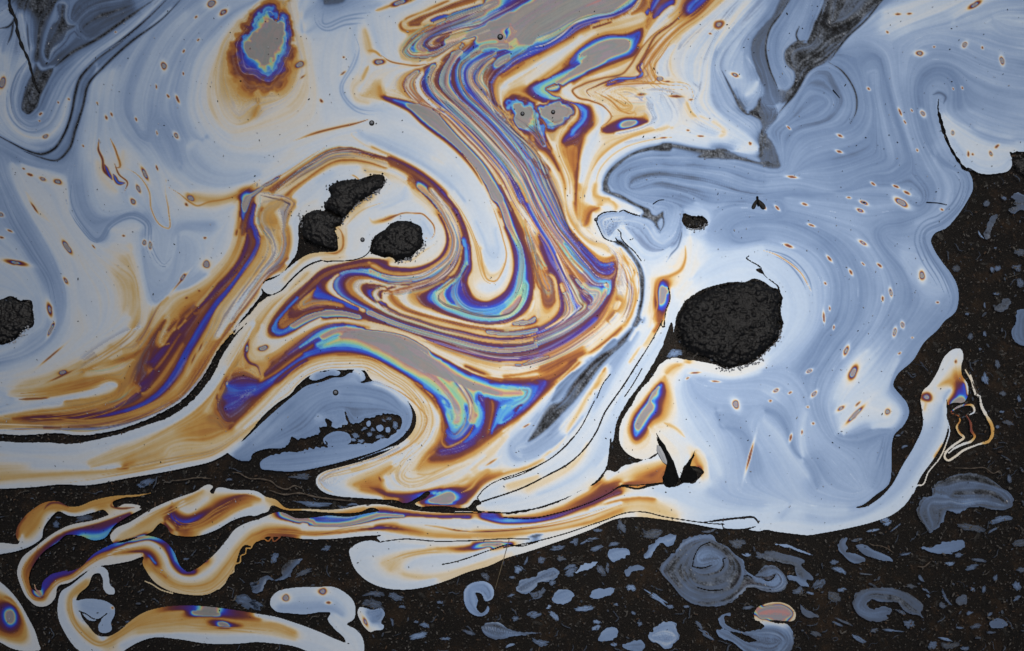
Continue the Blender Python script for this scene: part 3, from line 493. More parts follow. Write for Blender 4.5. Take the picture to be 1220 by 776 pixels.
c(11.7, "@S7 1115,60 1100,150 1060,230 1010,275 950,295 860,303 740,285 620,245 520,205 478,165 475,135 510,90 570,40 620,0", .6); c(9.6, "@S7 620,10 575,70 550,110 555,150 590,185", .3); c(13.4, "@S7 600,30 530,80 510,130 530,165", .4); c(14.3, "@S7 560,60 525,110 530,150 560,185 640,225"); c(10, "@S7 570,0 470,80 425,125 430,170 480,205 600,250"); c(14.5, "@S7 1075,160 1030,215 960,255", .4)
c(6.9, "@S7 570,-15 430,60 350,110 355,150 400,200"); c(6.0, "@S7 500,10 370,70 300,120 310,150 350,190 450,230")
c(4.7, "@S7 1178,170 1150,245 1060,312 960,347 850,352 720,332 600,303 450,262 330,222 270,188 245,145 275,105 380,60 500,15", .2); c(5.6, "@S7 1194,240 1100,320 1000,362 880,358 740,338", .3)
c(7, "@S7 1194,350 1100,375 980,388 860,372 700,347 560,317 400,277 270,237 200,197 160,150 155,125 200,95 300,70 450,30", .3); c(6.5, "@S7 190,95 150,120 185,175 230,200")
c(15, "@S7 1194,385 1050,405 950,405 850,395", .5); c(4.9, "@S7 1194,405 1050,424 950,425 800,407 650,372 500,337 330,285 200,240 125,185 102,140 125,112 200,82 300,60 420,25", .2)
c(8.3, "@S7 1194,424 1050,440 930,440 800,425 650,390 500,360 350,308 200,257 110,200 78,150 78,115 150,80 300,50 420,10", .2); c(5, "@S7 1194,450 1050,468 930,462 800,445 650,413 500,378 350,328 200,280 80,212 48,155 45,110 150,65 300,30", .4)
c(7.8, "@S7 1194,475 1050,493 930,492 800,475 650,440 500,400 350,355 200,305 50,240 0,215", .3); 
c(15.4, "@S7 1194,502 1050,525 930,525 800,505 650,465 500,425 350,385 200,340 100,300 0,255", .45)
c(7.8, "@S7 1194,542 1050,558 930,555 800,535 650,500 500,455 350,415 200,365 100,330 0,300", .4); c(9, "@S7 1194,572 1050,590 930,587 800,565 650,520 500,472 380,430", .4)
c(6.1, "@S7 1194,605 1050,628 930,622 800,600 650,555 500,500 400,455 300,405 200,370", .35); c(4.9, "@S7 1194,650 1050,678 930,672 800,640 650,585 500,520 350,430 200,378 0,335", .2)
c(5.0, "@S7 -150,360 0,372 130,387 260,417 360,467 450,526 560,586 680,654 780,695 900,712 1194,690"); c(16, "@S7 -60,385 0,390 130,404 250,432 350,485 420,530")
f(15, "@S8 50,628 130,622 220,585 330,565 250,600 150,625")
# right flank, folded tip of the swirl
c(15.4, "@S8 0,522 150,500 300,450 450,380 550,310 640,230 700,150 730,100 742,60", .5); c(7.8, "@S8 0,555 150,535 300,480 450,410 580,320 690,225 755,130 785,50 795,0 @S6 805,680 803,610 790,560", .3)
c(9, "@S8 0,582 150,575 300,530 420,470 540,395 650,300", .4); c(6.1, "@S8 0,610 150,605 280,575 420,515 560,425 690,315 745,225 795,110 808,0", .4); c(4.9, "@S8 0,650 120,645 260,610 420,545 560,460 690,360 790,270 825,180", .5)
c(7, "@S8 0,712 150,690 300,642 440,575 560,520", .2); c(6.9, "@S8 300,690 450,600 600,540 700,480 800,400 880,310 930,200 940,100 920,0 @S6 925,650 870,530 830,450", .15); c(5.4, "@S8 860,330 910,200 905,60 @S6 890,700 840,560", .5); c(6.6,"@S8 800,150 850,180 800,250 740,320",.4); c(5.2, "@S8 820,100 800,60 @S6 815,640 825,560 790,470 740,430", .5)
c(4.6, "@S8 640,560 760,480 880,370 950,260 970,120 965,0 @S6 960,640 900,520", .15)
c(8.3, "@S8 0,437 100,430 220,395 330,340 405,265 415,200 400,100 365,-20 @S6 330,600 270,450", .3); c(5.5, "@S8 -20,395 120,370 230,345 330,290 385,220 380,120 350,0 @S6 310,640 270,540 230,470", .2); c(5.6, "@S8 240,60 255,180 280,270 330,270 370,200", .2)
c(6.9, "@S6 200,430 240,600 280,740 @S8 280,120 310,200 345,190 352,120 325,0 @S6 290,600 240,500", .35); c(6.3, "@S6 230,560 290,720 @S8 320,110 330,60 @S6 320,700 290,590", .5); c(5.4, "@S6 130,200 200,390 290,600 250,560 170,380", .5); c(6.4, "@S6 150,250 220,540 245,700 @S8 250,60", .4)
c(7.8, "@S8 195,-20 195,100 185,180 135,250 60,300 0,325"); c(5.5, "@S8 220,100 218,220 150,285 60,335 0,350", .2); c(5.3, "@S8 235,200 232,290 150,345 0,375"); f(15, "@S8 60,335 120,315 190,310 230,290 220,315 170,335 110,345"); c(8.5, "@S8 225,320 160,345 60,352")
c(9.6, "@S6 90,0 150,120 240,290 330,430 390,560 440,680 480,776 @S8 440,100 495,180 520,230 490,270 400,330 300,385 200,420", .5); c(5.2, "@S6 375,500 430,620 520,776 @S8 470,60 545,170 575,210 530,260 400,345 250,415 100,453 0,456", .5); c(5.2, "@S8 405,60 445,170 450,250 400,305 300,365", .5)
c(15.2, "@S8 430,120 470,180 480,240 430,290", .5); c(7.8, "@S8 480,0 570,120 630,180 605,235 480,325 330,405 150,473 0,487", .5); c(15.6, "@S8 520,20 600,95 675,115 660,170 610,225", .4); c(8.8, "@S8 535,0 620,80 690,105 690,150 630,220"); c(12, "@S8 540,130 565,200 545,240")
c(10.8, "@S6 430,425 520,545 600,625 660,685 750,695 758,720 745,776 @S8 745,30 735,80", .5); c(9.2, "@S6 400,430 500,560 570,660 660,740 700,740 @S8 705,60 720,110 690,170"); c(11.5, "@S6 640,640 700,690 740,710 730,760")
c(6.9, "@S6 430,225 480,325 560,415 640,495 710,535 775,515"); c(6.0, "@S6 430,0 452,200 520,325 620,415 735,440 745,470", .2); c(5, "@S6 470,0 480,160 530,270 600,350 700,390 760,440", .3); c(7.2, "@S6 515,0 505,150 520,240 555,300 590,280 620,200 680,160"); c(6.1, "@S6 540,0 530,150 545,250 560,200 560,100 590,20"); c(6.4,"@S6 570,200 620,160 700,150",.1); c(4.8, "@S6 640,200 640,290 680,370", .15); c(5.4,"@S6 600,330 660,390 740,430",.4)
c(4.6, "@S6 620,60 620,130 760,170 640,230", .1); c(6.1, "@S6 650,0 645,80 700,95 760,110 800,160 800,180"); c(4.6, "@S6 680,0 680,60 780,95 860,150",.06)
# --- upper fold of the swirl
c(7.2, "@S1 760,-15 560,50 440,102 340,142 290,172 340,172 420,120 560,65 740,10", .3); c(5, "@S1 640,-10 450,70 300,130 235,170 250,200 340,202 385,198", .2); c(7, "@S1 560,10 400,85 260,140 218,180 240,208 330,212 358,205"); c(5.3, "@S1 540,145 470,165 375,162 430,128 560,90 800,20", .3); c(6.5, "@S1 560,150 490,176 400,195 370,205", .3); c(10, "@S1 450,150 480,130 540,110", .4); c(9.8, "@S1 600,100 700,70 800,40", .7)
c(6.1, "@S1 370,213 300,262 235,330 218,372 240,410 330,428 440,420 540,365 610,320", .25); c(15.5, "@S1 900,20 700,90 520,165 400,220 300,290 262,355 285,390 380,402 480,385 560,340 640,295", .8); c(9.3, "@S1 560,175 420,235 320,310 290,355 320,390 420,395"); c(5.6, "@S1 480,180 350,250 265,330 240,370 270,405 350,415", .5); c(7.8, "@S1 620,215 520,240 440,272 402,315 430,342 520,318", .5); c(15.3, "@S1 800,90 640,160 480,225 380,290 350,335 400,360", .8); c(8.5,"@S1 650,170 480,245 395,300 375,335 420,360")
c(5.2, "@S1 800,165 640,215 490,258 435,300 450,325", .6); c(8.3, "@S1 1130,-10 1000,62 880,122 790,172 640,208 540,245 485,290 520,305", .4); c(6.8, "@S1 560,265 500,300 460,315", .4); c(13, "@S1 540,285 600,262 680,245 660,270 560,292", .6); c(15.8, "@S1 1000,110 880,190 760,240 700,262", .3)
c(4.9, "@S1 750,270 650,300 540,382 430,450 340,480 200,470", .15); c(6, "@S1 640,320 600,345 650,350 690,310", .5); l(9.2, "@S1 1000,190 970,220 980,260 960,290", 1.1); c(15.8,"@S1 1100,200 1000,280 900,260 780,285",.3)
f(16, "@S2 120,60 300,10 420,-30 900,-30 840,20 780,80 600,105 450,175 330,245 240,265 200,320 120,300 60,200", .35); c(16, "@S2 -100,170 60,200 100,240", .3); c(12.5,"@S2 40,330 110,250 150,200",.4); c(11.5,"@S2 120,380 200,300 290,240",.5); c(9.4,"@S2 20,290 25,230 50,180")
c(10, "@S2 0,490 100,420 180,360 300,330 420,260 510,180 640,132 800,95 900,40 960,-15", .5); c(12, "@S2 200,300 250,280 400,215 500,155 600,115", .5); c(9, "@S2 0,515 150,415 260,365 345,325 440,270 540,195 660,150", .3); c(7, "@S2 -20,545 150,440 330,350 450,282 560,212 680,172 860,112 980,50 1015,-10", .2); c(6, "@S2 -20,585 200,445 340,365 470,290", .2); c(5, "@S2 30,600 300,430 500,300 650,215 850,150 1000,105", .2); c(7.5,"@S2 640,195 700,180 760,160",.2); c(5.5, "@S2 800,140 930,70 970,-10",.8); c(5.2, "@S2 620,190 760,150 900,120", .6)
c(4.1, "@S2 -20,630 150,520 350,400 450,340 560,260", .1); c(6, "@S2 250,575 400,465 560,330 700,250 850,225 960,195 1020,170 1040,90 1025,-15", .15); c(4.8,"@S2 160,600 300,500 480,350 650,230",.1)
f(16, "@S2 545,400 620,350 720,300 820,285 880,295 888,345 830,380 780,395 640,470 560,500 440,560 380,590 470,520 560,450 620,410", .15); c(10, "@S2 480,440 530,375 640,300 740,265 850,265 910,260 960,235 930,330 900,370 820,410 740,440", .3); c(8, "@S2 420,470 530,355 640,282 740,255 860,252 985,215 968,310 920,395 850,420 700,480 600,520", .2); c(6.2, "@S2 300,560 430,460 520,360 640,270 740,240 880,235 1000,190 985,320 940,400 860,440 740,490 620,540 500,600", .2); c(5, "@S2 470,640 560,570 720,520 860,470 960,400 1000,300 1030,230 1080,170 1194,60", .2); l(11, "@S2 590,400 550,420 560,400", 1.5)
c(8.6, "@S2 600,440 470,490 350,550 240,595 188,630 215,670 330,715 480,735 @S4 450,60 560,85 603,130 595,190 560,240 520,290", .2); c(10.6, "@S2 560,470 400,530 290,585 222,632 255,672 350,705 470,728 @S4 440,70 540,100 585,140 575,200 520,255 480,300", .35); c(12.2, "@S2 480,520 340,590 285,632 320,668 400,705 @S4 330,40", .3); c(15, "@S2 600,480 470,540 380,590", .4); c(13.5, "@S2 460,555 380,610 310,635", .3)
c(5.5, "@S2 400,600 300,640 360,680 450,715 600,740", .2); c(4.7, "@S2 480,600 420,650 480,700 600,730 @S4 620,60 660,130 690,200 600,330", .15)
l(7.3, "@S2 1194,165 1080,235 980,345 890,480 860,515 700,560 560,605 490,650 520,690 620,720 @S4 620,60 720,110 765,180 740,215 690,260 700,285 750,280", 1.3); l(8, "@S2 1194,200 1100,290 975,450 950,480 985,540 900,560 760,575 660,615 590,655 620,690", 1.6); l(10.5, "@S2 1000,440 970,475 985,530 950,550 800,565 740,590", 1.4); c(15, "@S2 800,565 850,575 800,600 740,605"); c(5.3, "@S2 1150,200 1030,320 930,450 900,510 850,545 640,610 545,650 580,700", .3)
c(5.2, "@S2 1194,230 1080,370 1010,460 1040,540 980,580 820,600 700,650 640,700 680,740", .4); c(5.0, "@S2 1194,270 1110,380 1060,470 1090,550 1194,580", .35); c(4.9, "@S2 720,680 800,620 950,600 1194,590", .35); c(5.2, "@S2 760,650 900,640 1000,700 @S4 900,150 850,160 760,90 660,30", .4); l(6.8, "@S4 650,0 760,60 850,140 920,150 940,110", 1.0); l(6.6, "@S4 720,10 800,60 880,110", 1.0); l(6.8, "@S2 700,660 760,620 900,600 1194,600", 1.0); l(6.6, "@S2 1194,235 1110,330 1040,440 1070,530 1080,570 950,580 800,590", 1.0); l(6.8, "@S2 1194,290 1120,400 1075,470 1085,540", 1.0); c(4.9, "@S2 900,700 960,650 1100,610 1194,620", .3)
c(7, "@S2 1040,130 1010,200", .3); c(9.6, "@S2 1090,-10 1060,50 1020,95", .4); c(10, "@S2 1194,15 1130,50 1090,100 1075,125", .4); c(6.3, "@S2 1090,130 1040,200 1000,270 960,330", .3); c(4.8, "@S2 1194,80 1130,130 1080,200", .2); c(7, "@S2 1194,-10 1110,50 1060,130 1040,180"); c(6.5, "@S2 1050,-10 1000,80", .5)
c(8, "@A3 880,-10 830,30 860,60"); c(9.8, "@A3 920,-10 880,20 860,50", .5); l(7, "@A3 990,-15 900,70 800,140 740,200 640,330 600,380", 1.7); c(6,"@A3 820,-15 800,40 760,70",.4); c(5.4, "@A3 1010,-5 920,80 820,150 740,230 690,330", .3); c(4.4, "@A3 1050,0 940,90 840,170 760,260 720,370", .2); l(7.6, "@A3 840,50 780,110 700,170 660,240 620,300", 1.5)
# --- cream slope right of the fold, going to blue
c(3.8, "@A3 760,200 720,290 740,360", .1); c(5.0, "@A3 820,180 770,270 790,350 850,400", .3); c(4.3, "@A3 900,160 830,260 840,370 880,420", .35); c(3.8, "@A3 970,170 900,280 890,370", .25); c(4.1, "@A3 1050,60 970,190 940,290 930,380 890,470 960,560", .3); c(3.2, "@A3 1203,30 1080,160 1000,260 985,310 1010,360 1030,400", .25); c(2.6, "@A3 985,240 970,320 990,420 1020,500 1080,540", .2); c(3.4, "@A3 1100,240 1060,330 1070,400", .1); c(3.7, "@A3 1120,440 1150,420 1180,370 1120,260", .15)
c(2.9, "@A3 1203,110 1130,190 1120,260 1170,340 1200,400 1180,470 1130,520 1080,470 1020,380", .2); c(2.1, "@A3 1203,150 1150,200 1140,260 1185,340", .1); l(1.0, "@A3 1010,330 1060,430 1090,490 1130,530 1170,500", 1.6); c(4.2, "@A3 720,400 900,420 870,480 900,540 1000,600", .3); c(5.4, "@A3 850,480 870,520 960,560 1020,620 1000,630", .15); c(3.7, "@A3 660,440 720,500 740,550 700,600", .15); c(4.4, "@A3 760,450 800,540 760,600 560,660", .25); c(3.8, "@A3 1000,560 1120,640 1180,690 1100,700 960,690 800,650", .15)
c(5.5, "@S4 1194,250 1000,285 850,335 740,405 660,495 610,595 580,700 560,776 @S6 540,60", .2); l(6.1, "@S4 1100,262 900,320 760,395 680,470 625,560", 2); l(5.8, "@S4 1194,322 1050,340 850,400 740,480 680,560 655,660 645,740 @S6 640,85", 1.1); c(4.4, "@S4 1194,290 1000,315 820,370 700,460 640,570 610,680 590,776", .1); c(4.2, "@S4 1194,350 1000,370 850,430 730,530 690,620 700,720 @S6 700,60", .1)
c(4, "@S4 600,380 565,480 560,570", .1); c(4, "@S4 650,60 690,120 700,200 640,330 590,430 570,530 545,640", .1); c(4.1, "@S4 1100,40 1060,130 1090,180 1000,240 800,290", .3); l(6.0, "@S4 870,130 940,160 920,180", 1.0)
f(15, "@S4 838,240 885,208 940,210 900,240"); c(8, "@S4 700,268 770,230 850,195 960,195 1020,208 950,240 830,272 730,285", .1, True); c(5.6, "@S4 690,285 740,220 840,175 960,165 1020,150 1040,215 960,260 830,295", None, True); c(6.3, "@S4 1000,150 1020,190")
# --- twin grey blots
f(16, "@S4 80,100 130,88 190,115 212,170 185,215 150,245 95,200 62,150", .2); c(10.5, "@S4 50,80 110,60 180,85 225,130 240,190 245,240 270,320 290,380 220,300 140,230 60,170 40,120", .5, True); c(8, "@S4 22,75 55,48 110,45 185,65 245,120 255,210 300,330 340,420 270,390 200,320 100,235 30,140", .3, True); c(6.3, "@S4 8,60 60,10 150,30 230,75", .2); c(5.2, "@S4 -10,110 30,200 130,310 230,410 330,500 400,600 440,776 @S6 450,50", .15); c(6.5, "@S4 310,360 360,450 400,550 430,640 440,776", .2); c(7.3, "@S4 290,400 350,470 395,560", .2)
f(16, "@S4 275,130 305,105 400,92 455,112 475,140 440,178 370,212 315,205 280,170", .2); c(10.3, "@S4 262,120 310,90 400,82 470,110 482,140 450,190 370,235 310,235 270,180", .5, True); c(8.3, "@S4 245,105 310,82 420,78 496,115 490,160 440,220 370,262 310,262 262,190", .3, True); c(6.2, "@S4 320,290 350,340 360,290 420,250 500,180", .25); c(5, "@S4 235,100 320,66 430,66 520,110 510,180 440,260 390,330 385,400 430,500 480,610 500,776", .15); c(4.9, "@S4 240,75 260,170 275,270 330,350 375,450 430,545 465,650 478,776", .15); c(6,"@S4 330,370 380,450 420,530",.2)
c(9, "@S4 480,290 450,320 430,350", .2); c(7.8, "@S4 625,230 570,270 540,330 450,370", .3); f(6.6, "@S4 420,415 510,380 528,480 505,560 470,500", .2); c(8.5, "@S4 600,240 500,330 440,350", .3); c(7.2, "@S4 560,300 545,380 530,480 517,650 510,776", .2); c(6.2, "@S4 400,380 450,520 490,650 500,776", .2)
f(15, "@S4 280,525 305,545 315,575 300,585 285,560"); c(9.6, "@S4 240,490 290,510 325,560 318,595 280,575 255,540", None, True); c(7, "@S4 215,470 250,540 310,610 340,600", .2)
# --- round the two lumps left of the swirl
c(7.4, "@P1 1194,245 1050,205 950,175 890,168 820,180 720,225 640,280 540,350 440,430 390,475", .6); c(9.6, "@P1 870,155 820,160 740,195 680,245"); c(4.2, "@P1 1194,215 1000,150 890,135 800,150 700,190 500,310 330,420", .2); c(5.4, "@P1 1194,290 1050,240 930,225 830,240 720,300 600,385 500,450 400,500", .35); c(5.8,"@P1 1194,262 1050,215 920,200 800,215 700,270 560,350 450,440 400,480",.5); c(7.2, "@P1 1194,300 1080,265 950,245 850,250 740,300 640,370 540,440 480,500", .15); c(6, "@P1 1194,318 1050,275 900,262 820,275 700,345 590,430 530,480 520,520 550,550 520,600 490,680 490,776", .2)
c(5, "@S3 0,555 180,575 280,640 420,776", .2); c(7.7, "@S3 0,455 180,505 330,580 450,660 560,776 @S5 610,160 680,300 720,450", .35); c(8.4, "@S3 270,630 350,700 420,760 @S5 370,60 480,180 540,300 555,400 520,500 430,570 330,605 220,600 120,585 60,545 0,535", .2)
c(5.2, "@S5 440,40 560,200 620,330 640,420 610,540 500,660 330,720 150,720 0,700", .6); c(15.2, "@S5 350,20 480,140 560,280 600,400 580,500 490,590 390,650 260,675 120,665 0,625", .6); c(6, "@S5 330,40 450,150 540,270 580,400 560,480 470,570 330,630 200,640 80,610 0,560", .3); c(10.8, "@S5 500,610 400,665 260,685 130,680 0,640", .4); c(7.3, "@S5 655,500 600,600 500,680 330,740 150,760 0,720", .4); c(5, "@S5 640,500 590,590 480,680 300,745 100,776", .5); c(12.2, "@S5 690,560 640,650 540,740 480,776", .4); c(6.2, "@S5 620,480 560,590 450,680 300,725", .4); c(6, "@S5 655,440 640,530 580,640 430,740 300,776", .3)
c(4.9, "@S5 470,230 530,340 535,420 490,500 380,560 240,580 150,570", .08); l(5.6, "@S5 460,430 380,480 300,540 200,560", 1); c(4.1, "@P1 530,510 620,420 740,350 860,300 1000,300", .08); c(3.6,"@P1 700,400 760,350 820,330"); c(3.7, "@P1 560,560 640,510 720,440", .08); c(4.1, "@P1 505,700 540,620 600,570", .1); l(6.5, "@P1 1010,390 960,355 940,352", 1); c(4.6,"@P1 570,640 600,590 700,545",.1)
c(4.0, "@S5 0,160 120,120 240,60 260,20", .1); c(3.6, "@S5 60,170 150,150 230,110 265,30"); l((5, 6.6, 7.4), "@S5 0,235 20,265 80,260 200,215", 3); l(7.5, "@S5 80,262 160,235 240,205 320,205 380,212 420,245 460,300 460,360 440,385 400,380", 0.7); c(4.0, "@S5 250,215 330,220 390,260 440,330", .1); c(4.4, "@S5 60,210 160,170 240,130 340,150 430,240", .08); c(3.6,"@S5 380,260 420,320 440,360"); c(4.3, "@P1 940,720 1000,680 1080,620 1194,560", .08); c(5.8, "@P1 830,720 880,690 910,640 1000,560 1100,500"); l(7.0, "@P1 850,725 870,745 @P2 880,50 890,110 880,160 850,185 760,190"); c(4.4, "@P2 930,20 930,130 920,190 1040,190 1060,130", .06); c(5.5,"@P2 905,20 905,150 880,195 820,210 700,212",.1)
# strips left of the lumps
c(4.2, "@P2 545,0 560,80 550,160 510,230 480,260", .06); c(6.3, "@P2 485,0 495,90 490,160 470,230 440,270", .3); c(5.5, "@P2 440,0 470,100 450,200 330,330 200,520 100,680", .8); c(5.3, "@P2 330,30 390,110 400,190 320,310 180,500 60,680 0,776", .8); c(7, "@P2 500,230 440,290 350,360 280,450 200,560 120,670 50,776", .4); c(4.3, "@P2 470,330 380,365 310,430 295,500 230,580 150,660 85,745", .1); c(6.3, "@P2 310,110 325,60 290,0 @P1 265,700 290,600", .3); c(6.2, "@P2 320,100 290,200 200,330 80,490 0,590 @C1 980,40 900,180 840,290 740,380 600,440 400,475 100,480 0,468", .3)
f(6.15, "@P1 330,580 420,520 470,540 400,610 420,700 360,690 290,660", .4); c(5.6, "@P1 300,480 380,500 480,520 530,550 500,620 480,720", .6); c(5.5, "@P1 290,470 280,560 270,660 @P2 300,30 370,100", .5); l(15, "@P1 330,430 260,480 200,520 170,560", 2.0); l(15,"@P1 450,350 380,400 300,440",1.6); c(6.8,"@P1 310,600 370,590 450,520",.3); c(5.2,"@P1 430,620 450,680 440,776",.6)
f(15.5, "@P1 175,545 220,500 235,500 220,550 185,610 175,590"); c(10.5, "@P1 180,580 180,640 175,660"); c(7.5, "@P1 160,540 150,640 150,700 130,776", .2); c(7.2, "@P1 240,500 225,580 200,650 185,776", .3); c(5.2, "@P1 140,540 130,640 110,740 @P2 95,100 20,250 -50,320", .1); c(6.2, "@P1 150,560 140,700 @P2 140,100 70,260 0,350 @C1 920,-60 850,20 760,80", .3)
c(9.8, "@P1 262,570 250,640 245,690 270,750 @P2 265,60 285,100 255,190 165,320 60,465 0,540 @C1 860,150 800,260 740,335 660,392 580,425", .25); c((9.6, 8.6, 8.4, 7.2), "@C1 580,425 480,450 300,456 180,455 60,462", .15); c(7, "@P2 215,30 250,110 215,200 120,330 0,460 @C1 850,130 790,240 720,330 620,395 500,425", .2); c(8.4, "@P1 245,560 225,640 205,720 @P2 200,120 150,250 50,380 -10,450 @P6 700,430 620,540 540,640 480,776 @C1 700,280 640,350 540,410", .3)
c(8.5, "@P6 1090,20 950,150 830,260 740,360 690,430", .3); f(8.5, "@C1 690,205 720,165 780,120 760,170 720,200", .2); c(8.4,"@C1 655,300 700,280 740,230", .2); c(7.2, "@C1 640,290 665,190 720,80 760,10", .3); c(7,"@C1 700,120 690,190",.2); pass; pass; c(6.2, "@C1 560,330 600,230 650,140 700,60 760,-10", .25); pass; c(6.2,"@C1 460,410 560,380 640,320",.4)
c(5.3, "@B1 1110,270 1090,380 1000,520 880,600 800,630 760,680 700,776", .1); c(6.1, "@B1 1140,340 1080,470 960,590 820,690 760,776", .2); c(4.4, "@B1 1080,280 1060,400 960,520", .08); c(7,"@B1 1150,440 1070,560 950,670 850,760",.3)
c(5.3, "@C1 1080,40 990,170 920,280 820,380 690,450 530,495 300,505 0,500 @G -50,508", .8); c(4.5, "@C1 1110,10 1040,90 975,200 925,290 850,370 750,430 600,485 400,525 250,518 0,520 @G -50,522", .2); c(7, "@C1 1100,0 1000,140 920,270 830,370 740,425 600,470 430,495 200,505", .2)
c((5.2, 6.2, 6.6, 6.2), "@C1 30,355 200,345 400,310 520,275 575,290", .2); c(6.2, "@C1 570,330 450,395 300,425 150,440 0,458 @G -50,500", .3); c(6.3, "@C1 560,290 540,340 440,370 300,380", .3); c(3.7, "@C1 -20,330 60,380 0,410", .1); c(4, "@C1 0,430 150,400 300,375 420,345 520,305", .2); l(7.6, "@C1 90,373 150,370 230,366", 1.5); l((5.2, 6.7, 7), "@C1 430,230 520,205 600,180 690,120", 3); c(5.5, "@C1 400,250 520,235 620,190", .4); c(3.9,"@C1 470,320 510,300 540,310",.1)
c(6.4, "@P6 0,730 130,690 260,650 350,620", .3); c(4.5, "@P6 0,560 150,480 260,420 330,350", .15); c(5.6, "@P6 0,700 150,600 330,470 390,380", .3); c(4.7, "@P6 0,640 140,540 300,450 400,420", .3); c(5.8, "@P6 190,560 350,570 430,480 500,350 560,240", .4); c(6.2, "@P6 390,540 470,400 540,270 600,210", .25); c(5.6,"@P6 570,350 600,340 570,450 550,540 600,540",.3); c(7,"@P6 600,440 650,390 760,300",.2)
# left sheet
c(3.1, "@B1 20,0 30,60 100,200 200,370 265,500 300,600 300,700 270,776 @C1 230,100 130,170 0,200", .14); c(2.8, "@B1 0,140 60,280 150,430 210,540 250,640 255,776", .1); c(3.6, "@B1 0,350 60,400 130,500 190,620 190,776 @C1 150,60 70,130 0,160", .12); c(3.8, "@B1 0,470 80,530 150,620", .12); c(4.25, "@B1 60,20 80,120 160,280 260,440 320,600 320,776 @C1 270,130 150,220 60,260", .1); c(4.25, "@B1 100,20 230,70 300,100 315,160 320,260 380,340 450,400", .08); c(4.35, "@B1 250,280 330,400 400,560", .1); l(5, "@B1 120,150 170,230 230,290", 2.5)
c(3.05, "@B1 330,20 320,80 330,200 390,310 440,370 480,370 510,300 560,270 640,250 690,290", .12); c(2.8, "@B1 360,120 380,220 430,290 500,280", .12); c(3.6, "@B1 420,20 430,150 480,250 560,240 640,220", .1); c(3.6,"@B1 560,100 600,200 660,240",.1); c(2.9, "@A1 210,770 260,776 @B1 300,40", .1); c(2.9,"@B1 60,10 180,30 290,60",.1); c(3.9, "@B1 700,60 760,200 800,250", .1)
c(4.45, "@B1 500,320 560,330 640,320", .08); c(4.7, "@B1 520,400 600,420 640,500", .1); c(5.7, "@B1 560,510 610,540 630,650 610,776", .2); c(5.4, "@B1 600,400 640,560 660,776 @C1 600,100 520,180", .2); c(4.4, "@B1 400,500 480,600 470,776 @C1 350,150", .12); c(4.6,"@B1 380,700 420,776",.1); c(4.5, "@C1 80,260 200,230 330,150", .1); c(4.3,"@B1 330,500 360,650",.1)
c(3.2, "@B1 660,330 665,440 680,560 720,660 770,620 800,560 820,450 840,320 900,310 990,300", .1); c(3.6, "@B1 700,330 720,470 770,490 810,420 830,340 920,370 940,430", .08); c(3.3,"@B1 690,560 730,600 800,560 830,480",.08); c(3.3, "@B1 820,600 860,590 950,530", .08); c(4, "@B1 860,240 1000,250 1080,220", .1)
l(6.5, "@B1 560,40 600,50 690,150 700,230 750,310 778,320 780,240 765,130 770,90", 0.8); l(6.6, "@B1 780,130 830,160 880,200 910,215 960,200 1060,180 1203,95", 0.9); c(6.0,"@B1 870,160 920,180 1000,190 1100,160"); c(3.4, "@B1 830,20 900,90 1000,120 1100,110 1203,70", .08); c(4.2, "@B1 780,80 880,150", .1)
l(8, "@A1 460,640 455,690 475,740 @B1 480,50 520,95", 1.6); l(10, "@B1 485,25 505,70 520,95", 1.8); l(7, "@A1 510,640 540,710 550,776 @B1 530,40", 1.4); l(10.3, "@B1 525,70 550,110 580,110", 2.2); l(7.8, "@B1 530,20 550,70 590,110 575,150", 1.1); c(5, "@B1 450,10 470,80 540,150", .05); c(5,"@A1 570,700 560,776",.1)
# --- lower tongue with the rainbow band
c(4.0, "@C1 1180,20 1120,120 1050,230 960,360 850,450 700,520 560,560 400,590 200,610 0,600", .1); c((5.9, 6.2, 5.6), "@C1 1203,40 1120,150 1050,250 980,350 900,430 760,520 640,580 480,640 410,670", .15); c(4.5, "@C1 -30,640 200,650 350,660 500,600", .1); c(5.6, "@C1 420,690 560,640 700,570 800,520", .15); c(5.6, "@C1 780,640 780,610 840,590 960,580 1060,540", .15); c(5.9, "@C1 860,560 950,560 1040,520", .2); c(5.4, "@C1 600,690 760,660 900,640 1020,600 1203,470", .3); c(4.6, "@C1 300,776 600,725 850,675 1000,640 1090,580", .15); c(5.9, "@C1 -30,745 150,725 400,710 600,700"); c(4.1, "@C1 150,680 350,690 560,685", .08); c(4.6,"@C1 0,776 200,760 380,750",.1); c(7,"@C1 545,692 660,682 760,660")
c(6.3, "@P3 90,620 130,540 190,400 260,270", .3); c(6.6, "@P3 150,500 220,390 330,345", .3); c(6.5, "@P3 110,680 170,740 230,740", .3); c(6, "@P3 180,400 260,270 340,140 400,20", .2); c(6.4,"@P3 60,700 120,720 160,776",.3); c(5.3, "@P3 40,660 120,500 190,340 270,200 350,60", .15); c(6.1,"@P3 290,250 280,330 350,380 400,420",.3)
c(5, "@P3 395,100 365,180 380,250 480,240 600,160 720,90 860,30 990,10 1194,40", .2); c(4.7, "@P3 430,40 420,110 480,150 600,140 750,50 850,-5", .15); c(6.3, "@P3 470,270 560,220 660,150 780,80 900,30", .25); l((8, 8.4, 8), "@P3 340,150 320,190 310,250 340,310 400,340 420,400", 1.6); c(6, "@P3 420,320 460,320 440,370 430,430", .3)
